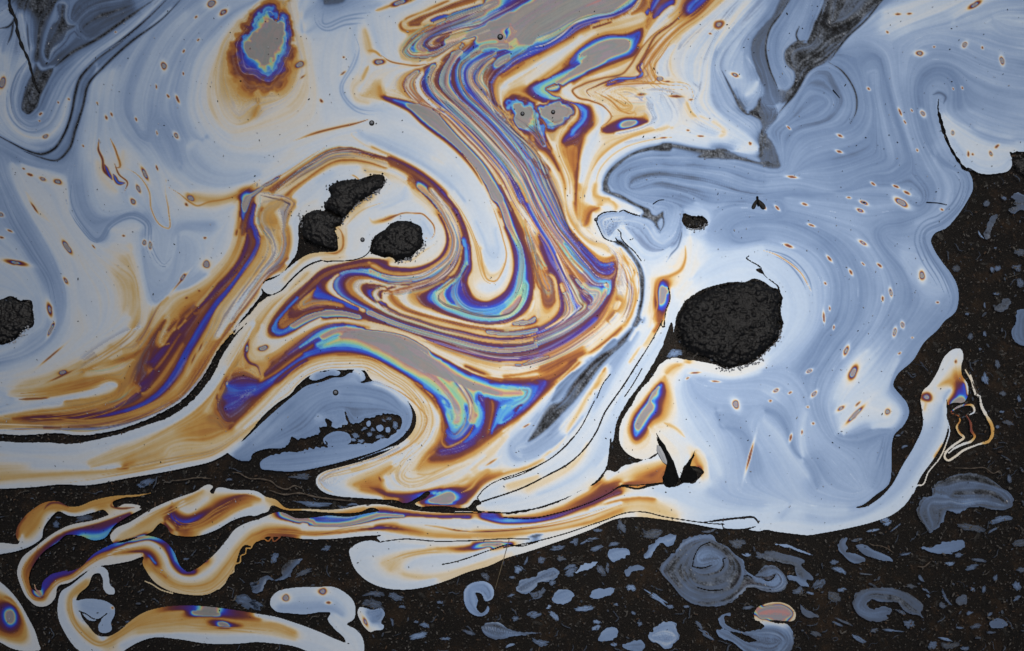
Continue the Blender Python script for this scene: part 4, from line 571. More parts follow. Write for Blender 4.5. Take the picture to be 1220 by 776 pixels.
c(8.8, "@P3 200,465 300,430 390,445", .3); c(8.9, "@P3 165,555 260,535 370,500", .3); c(8.7, "@P3 175,640 250,600 330,530", .3); c(9.4, "@P3 180,470 260,500 380,490", .3); c(7.2, "@P3 200,776 350,625 480,500 600,380 720,300 850,260 1000,245 1194,275", .15); c(5, "@P3 250,776 400,640 540,500 700,370 850,300 1000,280 1194,310", .12); c(4.5, "@P3 310,776 450,650 600,490 740,380 850,340 1000,325", .12); c(5.5,"@P3 280,776 430,630 570,480 720,360")
c((9, 9.8, 10, 10), "@P3 400,490 500,430 600,360 720,280 850,225 950,205", .25); c((9.0, 9.3), "@P3 380,540 500,470 620,380 750,290"); c(6.7, "@P3 420,440 520,390 640,300 740,225 800,180", .15); c(8.6, "@P3 450,400 560,310 660,240 760,190 830,150", .25); c(9, "@P3 560,290 700,180 800,90 900,50 1000,40 1100,55"); c(10, "@P3 620,250 740,160 830,90 920,60 1010,48", .3); c(11.3, "@P3 700,200 800,130 880,80 960,60", .3); c(13, "@P3 850,130 900,95 960,70"); c(14.4, "@P3 870,130 950,85 1050,68 1140,80",.3); c(9.8, "@P3 800,180 870,145 960,125 1040,118"); c(7, "@P3 520,300 660,190 780,90 880,45 980,32 1100,45 1194,68"); c(11.5,"@P3 830,185 900,160 960,130",.3)
f(16, "@C2 400,82 480,62 600,75 700,95 780,145 850,200 930,255 1010,295 1080,330 1000,320 930,290 870,270 800,240 700,190 600,140 500,95", .3)
c(14.3, "@C2 350,118 420,92 500,105 570,145"); c(13, "@C2 335,128 400,108 480,115 560,152 680,222 780,270"); c(11.3, "@C2 320,135 400,122 490,128 580,165 700,235 800,290 870,345", .2); c(10, "@C2 240,160 330,142 420,138 500,147 600,185 700,238 800,305 860,360 900,420", .2); c(8.8, "@C2 280,172 400,153 500,160 610,203 720,270 820,350 870,410 895,480", .15); c(7, "@C2 400,170 520,177 640,222 760,302 845,385 878,460 885,540 895,590", .15); c(5.1, "@C2 400,185 520,193 640,242 745,318 815,390 850,480 840,570", .12)
c(9.4, "@P4 640,0 760,50 900,115 1050,160 1194,172", .1); c(10.6, "@P4 690,40 840,120 980,175 1194,195", .1); c(12.4, "@P4 800,120 930,165 1080,210 1194,215"); c(14, "@P4 960,190 1080,230 1194,232", .2); c(7.6, "@P4 800,40 950,105 1100,140 1194,140", .12); c(8, "@S7 450,540 560,600 640,650 720,700"); c(13.2, "@P4 620,0 700,60 800,125 900,165"); c(15.5,"@P4 900,190 1000,225 1060,235",.2); c(11, "@P4 960,250 1080,272 1194,262", .3); c(6.5, "@S8 200,735 350,670 450,605", .15); c(6.9, "@S7 840,722 950,735 1100,728 1194,712", .12); c(7.6,"@S7 860,745 1000,755 1194,745",.1)
c(13.3, "@P4 560,90 640,160 720,260 770,350 760,430 730,440", .3); c(14.4, "@P4 530,75 600,130 700,250 750,340", .3); c(12, "@P4 610,110 700,220 770,330 770,420 740,470 710,440 680,380", .3); c(11, "@P4 640,290 690,380 720,460 780,460 800,380", .3); c(10, "@P4 500,190 600,240 680,300 690,330 650,310", .3); c(14.2, "@P4 680,70 760,170 830,260 850,330 830,420", .5); c(12.2, "@P4 720,150 800,200 870,290 880,360", .5); c(13.3, "@P4 700,95 800,220 840,290 860,430", .4); c(10.2, "@P4 900,230 870,280 925,350 930,420 880,510 800,570", .3); c(11, "@P4 890,300 915,380 890,460", .3); c(15, "@P4 870,370 885,390 870,395")
c(9.8, "@P4 670,500 720,540 790,480 820,400 810,330", .5); c(10.8, "@P4 720,500 770,480 800,400", .4); c(9, "@P4 660,560 720,575 800,540 860,470", .3); l((6.6, 6.4, 6.6), "@P4 645,520 640,590 660,610 740,590 830,520 860,460", 1.6); c(8.6, "@P4 620,640 760,610 850,570 920,490 945,410 940,330 900,250", .3); c(7.2, "@P4 640,380 655,460 650,540 640,590", .2); c(6.1, "@P4 620,340 640,430 640,520 590,600 530,670 470,776", .2); c(7.2, "@P4 560,700 700,680 850,620 980,530 1100,450 1194,390", .2); c(8.4, "@P4 640,660 760,650 870,590", .3); c(6.2, "@P4 500,740 600,740 760,720 900,640 1050,530 1194,420", .15); c(8.2, "@P4 960,270 950,400 940,540 1000,500 1100,430", .3); c(7, "@P4 990,280 1003,330 985,430 960,540", .15)
c(10.3, "@P4 1090,290 1040,350 1015,430 990,520", .3); c(10.8, "@P4 1194,280 1120,320 1060,390 1050,440 1120,410 1194,330", .3); c(8.6, "@P4 1020,300 1005,400", .2); c(8, "@P4 1194,320 1120,420 1030,480", .3); c(6.3,"@P4 1050,470 1030,490")
c(13, "@P5 -30,228 60,222 120,232 60,245 -30,240"); c(11, "@P5 -20,185 100,195 180,210 170,250 90,310 40,320 -20,330", .4); c(10, "@P5 0,170 150,185 220,190 200,270 100,360 0,430", .3); c(8.9, "@P5 0,150 180,155 290,140 240,240 120,360 0,455", .25); c(7.2, "@P5 0,118 180,130 340,125 420,90 520,0", .15); c(7, "@P5 0,475 150,375 300,235 420,120 540,10", .15); c(4.8, "@P5 0,505 150,405 330,245 460,120 570,10", .12); c(10.4,"@P5 0,280 60,280 20,330",.3)
# --- cream/silver bands below the rainbow band
c(5.3, "@P4 100,90 250,150 400,240 500,340 540,420 500,520 400,610 250,690 100,750 0,776", .35); c(4.4, "@P4 150,70 320,140 480,250 570,340 600,430 550,540 430,650 280,740", .15); c(5, "@P4 200,50 400,130 540,230 610,330 620,430 570,560 470,680 400,776", .15); l(6.6, "@P4 200,160 350,230 470,330 530,410 510,490 420,590 280,670 130,730", 0.8); c(4.5, "@P7 130,240 200,190 400,140 600,80 760,0", .3); l(5.5, "@P7 120,260 160,310 230,345", 0.8); c(4.2, "@P7 240,270 260,240 400,190 600,110 740,40 800,0", .2); c(4.2, "@P7 250,330 400,360 560,380", .1); c(5.4, "@P7 330,280 400,240 520,180 640,130", .1); c(6.3, "@P7 370,285 450,260 560,210 640,150", .15); c(6.5, "@P7 420,300 500,290 580,250", .15); c((6.5, 8.4, 8.8, 9.5, 9.5), "@P7 460,290 530,325 600,355 680,368 780,362 900,335 1000,320", .15); c((8, 10.6, 11), "@P7 700,378 800,362 880,345 960,330"); c(6.4, "@P7 420,320 520,345 620,380 680,385"); c(4.2, "@P7 590,230 630,310 700,320 850,310 1000,270 1194,190", .15); c(5.4, "@P7 700,190 670,230 720,270 820,270 960,230 1100,170 1194,130", .25); c(4.2, "@P7 640,220 670,270 760,295 880,285 1050,230", .2); l(6.2, "@P7 790,200 830,210 900,210 1000,170 1194,70", 1); c(5, "@P7 740,180 780,230 860,245 960,210 1100,150 1194,110", .2)
c(6, "@P7 600,330 760,335 900,315 1000,295", .1); c(6.1, "@P7 1010,310 1100,280 1194,240 @P8 150,290 250,230", .12); f(15.5, "@P7 900,395 960,370 1030,345 1060,340 1085,380 1060,410 980,418"); c(10.4, "@P7 880,405 950,365 1040,330 1090,350 1110,375 1090,410 1000,425", .2, True); c(8.4, "@P7 850,415 920,370 1030,310 1110,330 1170,365 1150,410 1000,432", .2, True); c(15,"@P7 940,350 980,340"); c(5, "@P7 830,428 900,428 1050,434 1194,428")
c((8.6, 7.2, 6.3, 6), "@P8 0,470 80,450 130,420 200,340 290,290 400,250 520,225 620,170 690,110", .12); l(6, "@P8 60,400 120,370 180,300 260,240", 1.5); c(5.6, "@P8 0,340 60,330 150,280", .2); c(5.2, "@P8 60,300 160,210 300,100 400,0", .1); c(4.6, "@P8 100,500 160,430 250,340 350,300 500,250 640,190", .1); c(5, "@P8 0,250 100,200 230,110 330,20", .15); c(4.3, "@P8 100,240 220,140", .15); c(4.1, "@P8 190,230 320,190 330,120 380,40", .1)
# dark lens and blue whirl at its foot
fx(1.25, "@C3 600,40 560,110 500,165 440,230 380,310 330,380 270,440 200,510 140,555 112,570 150,500 175,450 215,400 260,380 310,310 380,230 450,160 530,100 590,40 620,0 640,0", 2.9, .45); f(1.9, "@C3 525,105 440,170 370,240 300,320 260,370 225,385 235,340 290,270 370,215 450,150 520,95", .3); c(1.2, "@S8 990,0 995,100 985,200 960,300 900,400 800,490 700,560", .1); c(3.3, "@S8 760,520 640,580 540,660 440,740 @P5 360,220 290,340 230,450 160,580", .1); c(2.9, "@C3 620,60 540,190 450,330 380,440 300,530 220,590 120,640 50,640 30,590 90,530 160,440", .12); c(3.4, "@C3 100,590 60,600 80,640", .1); c(2.8,"@C3 180,560 120,600 90,610",.08); c(3.9, "@C3 660,60 600,150 500,330 400,480 300,580 160,650 40,680 5,640 20,560 120,460 200,360", .12); c(5, "@C3 560,0 430,120 300,240 200,350 120,430 0,540", .12); c(5.4, "@C3 0,710 120,670 250,590 330,470 400,340 460,250", .15); c(4.5,"@C3 420,330 380,440 340,500 260,590",.2); c(6.5,"@C3 470,230 400,350")
c(4.2, "@C3 690,30 600,200 540,300 480,370", .08); c(5.8, "@C3 710,20 670,90 620,150 580,200", .1); c(4.2,"@C3 560,330 440,480 340,610",.08); c(4.4, "@P8 350,300 600,240 800,100", .1); c(5.4, "@P8 380,350 480,320 600,280", .08); c(4.2, "@P8 220,420 330,340 600,260 800,150 900,20", .1); c(5.3, "@P8 530,400 700,310 850,210 960,50", .1); c(3.6, "@P8 600,420 800,330 950,220 1050,80 1090,0", .08); c(4.1, "@P8 230,500 400,480 600,430 850,340 1000,240 1090,150", .08); c(3.7, "@C3 770,20 680,160 600,260 530,380 500,450", .08); c(3.6,"@C3 500,480 480,600 420,700",.08)
c(5, "@S8 1030,0 1040,120 1000,260 960,360 900,450", .15); c(4.4, "@B3 545,420 590,500 600,560", .15); c(5.6, "@B3 560,430 600,520 605,600 590,700 550,776", .1); c(4.1, "@B3 560,390 620,450 660,520 660,600 640,700 600,776", .06)
l(6.5, "@B3 840,400 840,460 820,510 770,540 720,560 708,600 710,680 690,740", 2.2); f(15, "@B3 730,590 742,590 738,660 725,670 722,630"); c(9.6, "@B3 735,570 748,600 742,680 725,695 712,650 715,600", None, True); c(7.4, "@B3 720,700 715,750 @C3 715,10 690,60"); c(5, "@B3 690,560 685,650 680,776", .1); c(4.6,"@B3 790,480 760,520 690,540",.1)
c(5, "@B3 830,420 820,480 770,500", .1); c(4.6, "@B3 860,340 860,450 850,540 790,620", .08); c(4.6, "@B3 900,480 860,570 810,640", .06); c(4.0,"@B3 780,600 770,700 760,776",.05)
# --- right sheet: slate blue
f(2.05, "@B3 560,10 660,-30 760,-40 900,-20 1100,10 1203,40 1203,140 1100,210 950,200 860,200 780,230 740,210 700,200 640,180 560,150 500,130 475,90 500,50", .2)
l(1.0, "@B3 545,5 500,45 478,85 470,140 540,170 600,205 660,235 700,280 730,260 740,300 720,340", 2.2); pass; l(1.1, "@S4 720,690 740,600 800,530 900,450 1020,405 1194,385", 1.5); fx(1.0, "@S4 715,690 725,600 770,540 850,475 950,420 1080,385 1194,372 1194,405 1050,415 900,455 810,520 750,590 735,650 760,710", 3.0, .2)
c(2.35, "@B3 520,60 600,20 800,0 1000,10 1203,60", .25); c(2.2, "@B3 560,120 560,70 640,40 800,40 1000,60", .25); c(2.5, "@B3 620,130 700,100 850,120 1000,140", .3); c(3.1,"@B3 940,105 1060,145",.1); c(3.1,"@B3 1040,80 1110,110",.1); c(3.1,"@B3 860,180 920,220",.05)
c(2.9, "@B3 540,290 600,290 660,320 690,380 750,410 800,370 820,300 830,240", .25); c(3.2, "@B3 570,320 620,370 680,420 740,420 790,380", .25); c(4.2, "@B3 540,310 560,350 600,410 650,460 720,450 770,410", .15); c(2.3, "@B3 550,270 640,280 700,320 730,350 780,310 800,240", .2); f(2.75, "@B3 440,290 450,262 475,250 520,245 560,265 540,290 520,320 500,350 470,345", .5); c(3.8,"@B3 490,370 520,330 560,310",.3)
pass; fx(1.05, "@A3 1060,420 1090,490 1120,520 1160,500 1190,450 1203,440 @A4 0,330 20,420 60,540 20,590 0,620 @A3 1190,560 1130,520", 2.4, .25)
c(2.1, "@A4 120,-10 60,100 20,190 10,250 30,340 50,390 70,400", .2); c(2.3, "@A4 160,10 100,100 60,180 60,270 90,340 120,390 100,410", .2); c(1.6,"@A4 20,120 60,40 100,-20",.1); c(2.5, "@A4 240,-10 200,80 170,190 200,200 250,60 280,-10", .15); pass; c(2.2, "@A4 350,20 345,90 400,60 440,10", .4); c(2, "@A4 340,160 420,110 500,30", .5); l(.6, "@A4 60,535 150,420 200,330 280,290", 1.2); fx(1.0, "@B3 1010,-50 1100,-10 1203,10 @A4 20,640 70,740 75,770 30,776 @B3 1190,25 1100,5 1000,0 900,-10", 2.2, .15); f(1.0,"@A4 0,590 20,640 70,740 70,760 0,770",.2); c(2.1, "@A4 0,480 20,560 0,590", .2)
l(.6, "@A4 300,290 350,320 400,380 428,450 425,520 400,570", 1.0); c(2.1, "@A4 250,320 340,340 390,420 405,500 370,570 250,600 150,640 120,700", .15); c(2.0, "@A4 220,400 290,420 330,470 290,540 150,580", .15); c(2.3, "@A4 300,320 320,400 360,470 330,520", .15); c(2.0, "@A4 160,450 110,540 30,600 60,690", .15)
c(2.2, "@A4 320,250 400,280 440,340 460,420 475,520 440,590 330,630 200,660 140,720 120,776", .12); c(2.05, "@A4 440,300 490,250 530,260 555,340 580,430 610,540 650,660 655,776 @B4 650,40 600,80 480,90 380,140 250,165 120,165 0,185", .12); c(2.6, "@A4 480,330 520,320 530,420 560,560 600,700", .12); c(2.9, "@A4 340,210 450,180 560,240 600,400 640,540 690,700", .12); c(3.3, "@A4 500,60 420,140 350,220", .12); c(3.9, "@A4 620,110 760,50 900,-10", .15); c(3.8, "@A4 870,100 930,50 1020,-10", .1); c(3.2, "@A4 560,40 700,-10", .1); c(3.3, "@A4 680,150 860,100 1000,50 1203,20", .12)
c(2.2, "@A4 720,500 710,420 740,350 800,320 870,340 900,400 905,500", .12); c(2.6, "@A4 760,480 760,400 800,370 840,390 850,440 815,450", .1); l(1.6, "@A4 780,440 810,430 840,450 830,480", 2.2); c(3.1, "@A4 640,340 650,230 750,170 900,190 1050,260 1203,290", .12); c(3.0, "@A4 950,520 1050,560 1203,600", .12); c(3.9, "@A4 830,540 900,600 980,650 1060,680 1140,690", .15); c(3.6, "@A4 870,640 920,710 @B4 1000,40 1100,40 1140,0", .15); c(3.1, "@A4 1050,80 1100,140 1203,160", .12); c(2.8,"@A4 950,350 1060,400 1203,420",.1); c(3.0,"@A4 900,520 960,590 1080,640 1203,650",.1)
c(2.3, "@A4 700,420 710,520 740,640 800,730 860,776 @B4 920,60 950,120 930,200 880,270 800,330 760,350 740,380 800,480 860,580 880,660 850,720 @C4 780,60 680,170 600,260 590,310 640,370 660,430 620,510 580,560", .14); c(3.0, "@A4 780,680 820,776 @B4 880,60 900,140 880,220 800,290 720,340", .15); c(2.1, "@B4 720,60 780,160 760,220 640,290 540,310 520,350 560,430 640,520 670,620 650,700 590,776", .14); c(2.9, "@B4 820,40 850,150 820,240 700,290", .14)
c(2.5, "@B4 0,120 150,110 300,150 420,170 600,190 700,230", .12); c(2.9,"@B4 100,180 260,200 500,220 620,200",.12); c(2.2, "@B4 0,290 100,300 220,350 320,440 370,560 370,700 340,776 @C4 300,60 230,180 170,260", .14); c(2.6, "@B4 100,350 260,420 330,520 340,650 290,776", .16); c(2.8, "@B4 300,300 420,350 520,470 560,600 520,750 @C4 440,120 330,260 280,400 330,540", .14); c(3.2, "@B4 640,430 720,450 800,520 840,600 780,600 690,540 640,450", .06); c(2.2,"@B4 0,190 70,190 90,230 60,270 0,280",.1)
c(3.55, "@B4 0,430 80,470 150,540 190,620 200,700 170,776 @C4 130,90 60,170", .05); pass; c(3.6, "@B4 100,600 130,700 110,776", .05); c(3.3, "@B4 0,405 120,440 210,530 240,650 220,776 @C4 150,120 60,200", .08); c(3.65, "@B3 860,560 960,480 1100,430 1203,430", .06); c(3.6, "@B3 1050,440 1203,410", .06); c(3.65,"@B3 960,560 1100,520 1203,520",.05); c(3.0, "@B3 950,370 1050,400 1203,380", .1); c(2.6, "@B3 940,330 1000,250 1120,220 1203,250", .12); c(3.4, "@B3 830,350 920,340 950,290 940,250 840,235", .1); c(2.2, "@B3 1203,370 1060,370 1040,330 1080,290 1203,270", .1)
c(2.8, "@C4 0,240 100,250 180,330 220,450 290,560 420,660 480,776", .1); c(2.2, "@C4 0,420 60,440 110,520 140,610 220,680 250,776", .12); c(3.4, "@C4 200,430 170,550 180,660", .08); c(3.3, "@C4 0,520 60,600 120,690 150,776 @D4 180,60", .06); c(3.4, "@C4 0,470 70,540 130,640 200,730", .06); c(2.4, "@C4 340,540 420,540 520,510 590,520 570,600 520,700 500,776", .12); c(3.9, "@C4 370,540 360,470 420,390 480,370 560,380 620,430 590,490 500,510", .06); c(4.4, "@C4 380,500 420,440 460,410 540,430", .05); c(3.7, "@C4 480,150 430,190 360,290 330,370", .1); c(3.4, "@C4 620,190 600,250 560,340", .1); c(3.3,"@C4 0,330 60,370",.1)
# lower right of the sheet round the dark wedge
c(3.8, "@D4 0,200 60,190 180,210 300,210 450,170 560,120 640,60 720,-40 @C4 770,640 820,560 840,480 820,360", .06); c(3.2, "@D4 200,150 300,170 400,160 520,110 620,30 @C4 720,640 800,500 840,360 860,330", .06); c(3.6, "@D4 0,120 120,100 250,120 380,120", .06); c(2.9, "@D4 250,30 330,60 430,70 500,30", .1); c(3.3, "@D4 60,40 120,90 80,160", .08); c(4.6, "@C4 720,500 740,400 760,340 820,260 860,170", .08); c(4.3, "@C4 890,150 860,200 800,300 760,420", .06); c((4.6, 6.2, 7, 8.3, 9.5), "@C4 878,215 885,260 890,290 905,320 915,350", .1); c((5.4, 6.2, 6.4), "@C4 800,310 850,290 885,285"); f(15.5, "@C4 865,400 900,365 930,375 920,395 880,415"); c(10, "@C4 925,300 932,340 930,380"); c(9.2, "@C4 860,395 890,360 905,330"); c(7, "@C4 855,380 860,420 900,445 950,425"); c(4.4, "@C4 930,290 945,350",.05); c(4.6,"@C4 910,410 950,410 968,440",.2); c(7.5,"@C4 950,460 958,520 945,560"); l(7, "@C4 905,470 900,510 915,540", 1.2); c(6.2,"@C4 1040,490 1048,540 1020,572"); c(4.8,"@C4 1000,380 1020,450",.1); c(4.8,"@C4 850,625 900,590 1000,580"); c(4.8,"@C4 720,770 800,650"); c(6.5,"@C4 830,580 790,640"); c(5.8,"@C4 745,390 740,420")
# sheet left of the wedge: gold streak and pale rim
c(4.6, "@C3 540,580 548,530 580,430 640,330 700,260 760,200 850,210 960,240 1060,260 1203,210", .06); c(4.8, "@C3 560,610 620,640 690,610 690,560 670,500", .05); c(6.2, "@C3 860,205 790,215 755,245 735,290", .1); f(16, "@C3 722,312 700,350 680,390 690,410 665,440 640,480 622,510 612,505 630,450 660,410 690,340", .1); c(10.4, "@C3 728,305 700,335 680,370 630,430 605,490 612,540 630,520 680,450 700,420 705,395 690,385", .2, True); c(8, "@C3 732,295 745,330 720,400 720,430 680,470 645,530 610,555 595,520 600,470 640,410 690,340", .1, True); c(6.2, "@C3 738,285 755,330 750,400 735,450 680,490 660,540 615,575 580,530 590,460 640,385 700,310", .1, True); c(5.1, "@C3 750,260 780,330 790,420 760,480 700,510 650,570 600,590 565,530 580,450 640,370", .1, True); l((6, 5.4), "@C3 740,480 800,510 840,550", 2.5); c(3.8, "@C3 840,240 800,330 820,430 870,550 960,640 1000,720", .08)
c(3.0, "@C3 850,270 860,330 960,440 1060,560 1100,700", .08); c(2.9, "@C3 1203,270 1050,290 900,280", .08); c(2.4, "@C3 980,420 1010,500 1100,520 1150,590 1160,700", .08); c(3.2,"@C3 1203,420 1160,520 1203,600",.08); c(3.1, "@C3 1000,420 970,430 1010,540 1040,640 1040,776", .08); c(4.6, "@C3 720,520 830,620 810,720"); c(4.9, "@C3 700,500 740,540 790,620",.05); c((6.2, 6.8, 8.2), "@C3 885,625 890,660 900,700 920,715"); c(5.2, "@C3 900,610 930,680 920,740", .05); c(3.5,"@C3 940,640 960,740",.05)
# --- stream along the bottom
c(4.4, "@C3 480,740 580,670 680,650 735,640", .08); c((4.6, 6.5, 7.4, 6.8), "@C3 540,760 620,735 680,725 720,700 745,680"); c(4.7, "@D3 0,148 130,135 260,95 390,30", .05); c((5.6, 6.4, 6.8, 7.4, 7.2), "@D3 0,150 130,148 260,120 360,70 440,30 520,0 @C3 640,755"); l(6.3, "@D3 300,90 400,40 460,-5", 2)
c((9.5, 10.5, 9.6, 8.6, 8.2, 7.8), "@P8 200,570 330,600 470,605 620,598 750,570 900,510 1000,470 1194,405", .25); l(8.2, "@P8 330,580 500,580 650,575 800,535", 1.2); c(4.0, "@P8 0,590 150,600 330,640 500,640 700,610 900,560 1100,500 1194,470", .08); l((8.2, 8, 6.6, 6.4), "@P8 0,662 80,675 300,675 500,660 700,635 900,590 1194,490", 1.1); c(6.2, "@P8 0,710 200,705 400,690 600,680 800,650 1000,600 1194,530", .12); c(4.7, "@P8 0,745 200,740 350,740 600,700 800,670 1000,630 1194,560", .06); c(5.6, "@D3 400,170 520,110 620,90 720,110 800,150", .1); c(4.3,"@D3 400,120 560,60 680,60 800,80",.06); c(6.8,"@D3 380,120 500,85 600,70 640,65 700,72"); c(3.6, "@D3 700,30 800,70 1000,130 1150,140", .05); c(3.2,"@D3 950,30 1050,80 1203,100",.06)
c((5, 5.8, 6.1, 5.8, 5.4, 5.2), "@P7 0,475 250,482 420,462 560,445 700,465 850,483 1194,485", .08); c(4.7,"@P7 0,462 250,470 420,440 590,430 720,450 850,472 1194,470",.05); c(10.3, "@P7 90,540 200,545 330,530 420,500 520,480", .3); c(9.2, "@P7 60,520 150,522"); c(15.5, "@P7 50,570 200,575 350,560 450,535 540,500 640,500 720,510", .15); c((9.2, 8.8, 9.5), "@P7 540,480 700,492 900,508 1194,520", .15); c(4.4, "@P7 0,560 100,580 250,590 420,570 560,545 720,525 1000,535 1194,545", .06); c(4.7, "@P7 0,605 150,605 330,595 500,580", .06); c((6.5, 7.4, 7.4, 8), "@P7 0,628 150,632 280,625 400,608 520,600", .05); c((8, 9.2, 8.2, 7, 6.4), "@P7 420,602 560,592 680,598 780,612 860,630", .06); c(6.3, "@P7 600,610 760,630 900,645 1194,660", .1); c(4.3, "@P7 0,655 200,650 330,635 550,622 700,650 850,672 1194,680", .05); l((5.8, 6.6, 7.8), "@P7 860,570 1000,590 1100,610 1194,618", 1.1); c(4.2, "@P7 700,550 900,560 1194,580", .06); c(4.7,"@P7 600,660 760,690 1000,715 1194,700",.05)
# bottom lobe
c(3.9, "@D2 480,340 520,300 600,310 640,300 800,290", .06); c(4, "@D2 520,400 600,450 700,470 850,440", .06); c(5.4, "@D2 600,370 650,350 700,330 780,310 850,305", .1); c(5.5, "@D2 640,400 660,370", .1); c((5.4, 5.9, 6.4, 8.2), "@D2 690,330 800,310 900,300 980,302 1010,298"); c((9.6, 15.5, 15, 9), "@D2 1020,298 1080,285 1140,280 1203,278"); c(5.4, "@D2 700,420 780,440 880,430 1000,390 1203,320", .06); c(3.9, "@D2 720,390 760,360 850,340 1000,330 1100,300", .06); c(4.3, "@D2 800,400 1000,370 1203,300", .05); c(4.6,"@D3 0,330 200,275 400,205 600,145",.04); c(4.6, "@D3 0,270 150,245 280,232"); f(1.2, "@D3 110,250 140,238 190,234 150,250")
# --- ribbon in the lower left
c(4.7, "@D1 640,115 560,140 430,185 330,210 260,240 190,290 120,350 95,410 110,470 140,520 180,555 215,550 240,500 260,465 310,450 370,410 430,370 520,350 600,335 660,325", .06); c((8.4, 7.4, 7, 6.6, 6.5, 6.2), "@D1 600,140 500,175 380,205 300,225 220,275 150,345 115,410 125,470 160,530 200,535 225,490 260,450 330,430 400,375 460,335 560,318 650,300", .1); c((8, 9, 8.6, 15), "@D1 560,165 460,210 340,225 250,280 180,350 150,420 160,490 190,520", .12); c((11, 15, 11, 10.4), "@D1 200,340 250,290 330,250 430,245 480,235 540,190", .2); c(10.3, "@D1 290,275 300,265"); c((9, 8.6, 9, 9.4, 15, 9.4), "@D1 215,490 250,445 330,415 390,370 440,330 510,295 600,262 700,250 760,270", .12)
c(4.4, "@D1 500,330 600,290 700,275 760,330 790,400 830,430 890,440 960,410 1020,350 1090,260 1170,190 1203,180", .06); c((10.4, 11, 10, 8.5, 12), "@D1 790,300 825,375 865,405 910,385 960,350", .15); c(9, "@D1 775,290 810,370 850,412 900,410",.1); c((6.6, 8, 8.6, 6.6), "@D1 560,320 640,315 690,330 740,380"); c(11, "@D1 690,335 720,370"); c(6.1, "@D1 690,350 750,430 820,475 900,480 980,460 1040,390 1100,310 1170,240 1203,225", .15); c(5.4, "@D1 700,420 780,480 870,500 960,500 1020,460 1080,380", .05); c(6.6,"@D1 690,345 730,410 770,440"); c((6.2,7.4,7.2), "@D2 0,240 60,222 150,222 300,236"); c(4.4, "@D2 0,180 60,170 150,180 250,200 400,200", .06); c(15,"@D2 140,140 200,165 290,175",.1)
# patch with the curl
c(4.6, "@D1 970,10 880,55 780,95 690,140 600,195 540,230 525,260", .05); c((6, 6.4, 6.2, 5.6), "@D1 940,30 860,70 780,110 700,160 620,210 560,245", .1); c(5.6, "@D1 560,262 640,235 700,200 740,165 780,190 820,230", .06); c((7, 9.5, 9.8, 9, 7.4), "@D1 795,90 790,140 810,170 850,185 900,165 980,120", .1); c((8, 7.2, 7.2, 6.6), "@D1 760,170 790,210 850,215 930,190"); c((6.4, 6.6, 8, 7.6, 6.4), "@D1 830,215 930,195 1000,120 1060,75 1140,55 1203,75", .1); c(6.2, "@D1 900,215 1000,180 1080,130 1160,100", .1); c(4.3, "@D1 1000,30 1100,40 1203,60 @D2 60,75", .05); c(4.2, "@D1 940,235 1050,175 1150,120 1203,110 @D2 60,110", .05); c(4.6, "@D1 850,80 830,110 860,130 960,70", .05); c((5.6,6.2),"@D2 60,70 100,90 160,113"); c(6,"@D2 200,118 400,128 520,110")
# gold piece, lens, snake
c(4.6, "@D1 -20,280 90,278 100,240", .05); c(6.4, "@D1 95,250 100,200 140,150 200,105 260,95 310,118", .1); c(6.2, "@D1 120,245 170,190 200,130 270,115 330,130 420,105 500,80 600,62", .12); c(4.2, "@D1 -20,315 80,300 170,265 200,220 240,150 290,135 340,145 430,128", .05); l(8, "@D1 200,125 230,95 280,92 320,112", 1.2); c(7, "@D1 80,255 82,210 115,160"); l((6.5, 8, 8), "@D1 530,70 515,105 545,115 620,112", 1.4)
f(16, "@D1 30,600 50,590 65,620 50,645 32,630"); c(10, "@D1 25,585 50,575 75,605 70,650 45,660 20,630", None, True); c(8.4, "@D1 5,580 30,560 65,570 85,620 75,660 40,675 10,650", None, True); c(6.6, "@D1 -20,540 40,530 90,580 110,650 80,700 20,700 -20,680", .1); c(4.4, "@D1 0,470 60,530 120,630 160,720 165,765 80,760 -20,730", .05); c(6.2, "@D1 0,520 60,560 115,650 110,720 40,720"); c(4.6,"@G -40,690 -40,740",.05)
c(4.2, "@D1 400,425 340,470 300,510 290,570 310,640 350,700 400,750 460,776", .05); c(6, "@D1 400,450 340,500 320,560 340,630 380,680 440,730 500,740 560,700 640,640 740,600 850,590", .1); c((6.2, 8, 9.5, 9.5, 8, 6.6), "@D1 720,600 800,585 870,585 960,595 1060,610 1150,620 1203,630", .06); f(16, "@D1 890,595 950,588 1020,605 940,610"); c((6.2,9.6,9.6,6.6),"@D1 950,645 1000,640 1060,655 1120,660"); f(15.5,"@D1 1010,645 1050,650 1060,660 1020,655"); c(6.2, "@D1 640,660 800,640 950,620 1100,640 1203,650 @D2 100,650 200,690", .15); c(5.6,"@D1 640,690 850,680 1050,680 1203,680 @D2 200,720",.1); c(4, "@D1 560,750 650,715 800,700 1000,715 1203,715 @D2 120,725 300,765", .05); c(3.8, "@D1 340,540 360,600 420,660 480,720", .06); c(3.2, "@D1 380,560 450,580 510,580 490,640 480,680", .08); c(4,"@D1 470,395 490,430 495,490 520,500",.05); c(4.2, "@D2 20,610 150,640 280,690 400,740 470,776", .05)
c(3.9, "@D2 100,560 130,520 250,490 380,500 440,550 460,600 430,630 390,610", .06); c(3.1, "@D2 130,575 250,580 350,575 420,610", .06); c(4.1, "@D2 370,620 420,680 480,720 490,776", .06)
c(4.4, "@D2 497,590 510,620 535,665 570,672", .05); c(2.0, "@D2 540,600 570,590 600,590 590,630 560,640", .4); c(2.6, "@D2 1000,500 1000,550 1040,595", .25); c(2.4, "@D2 1030,475 1080,470 1105,510", .25)
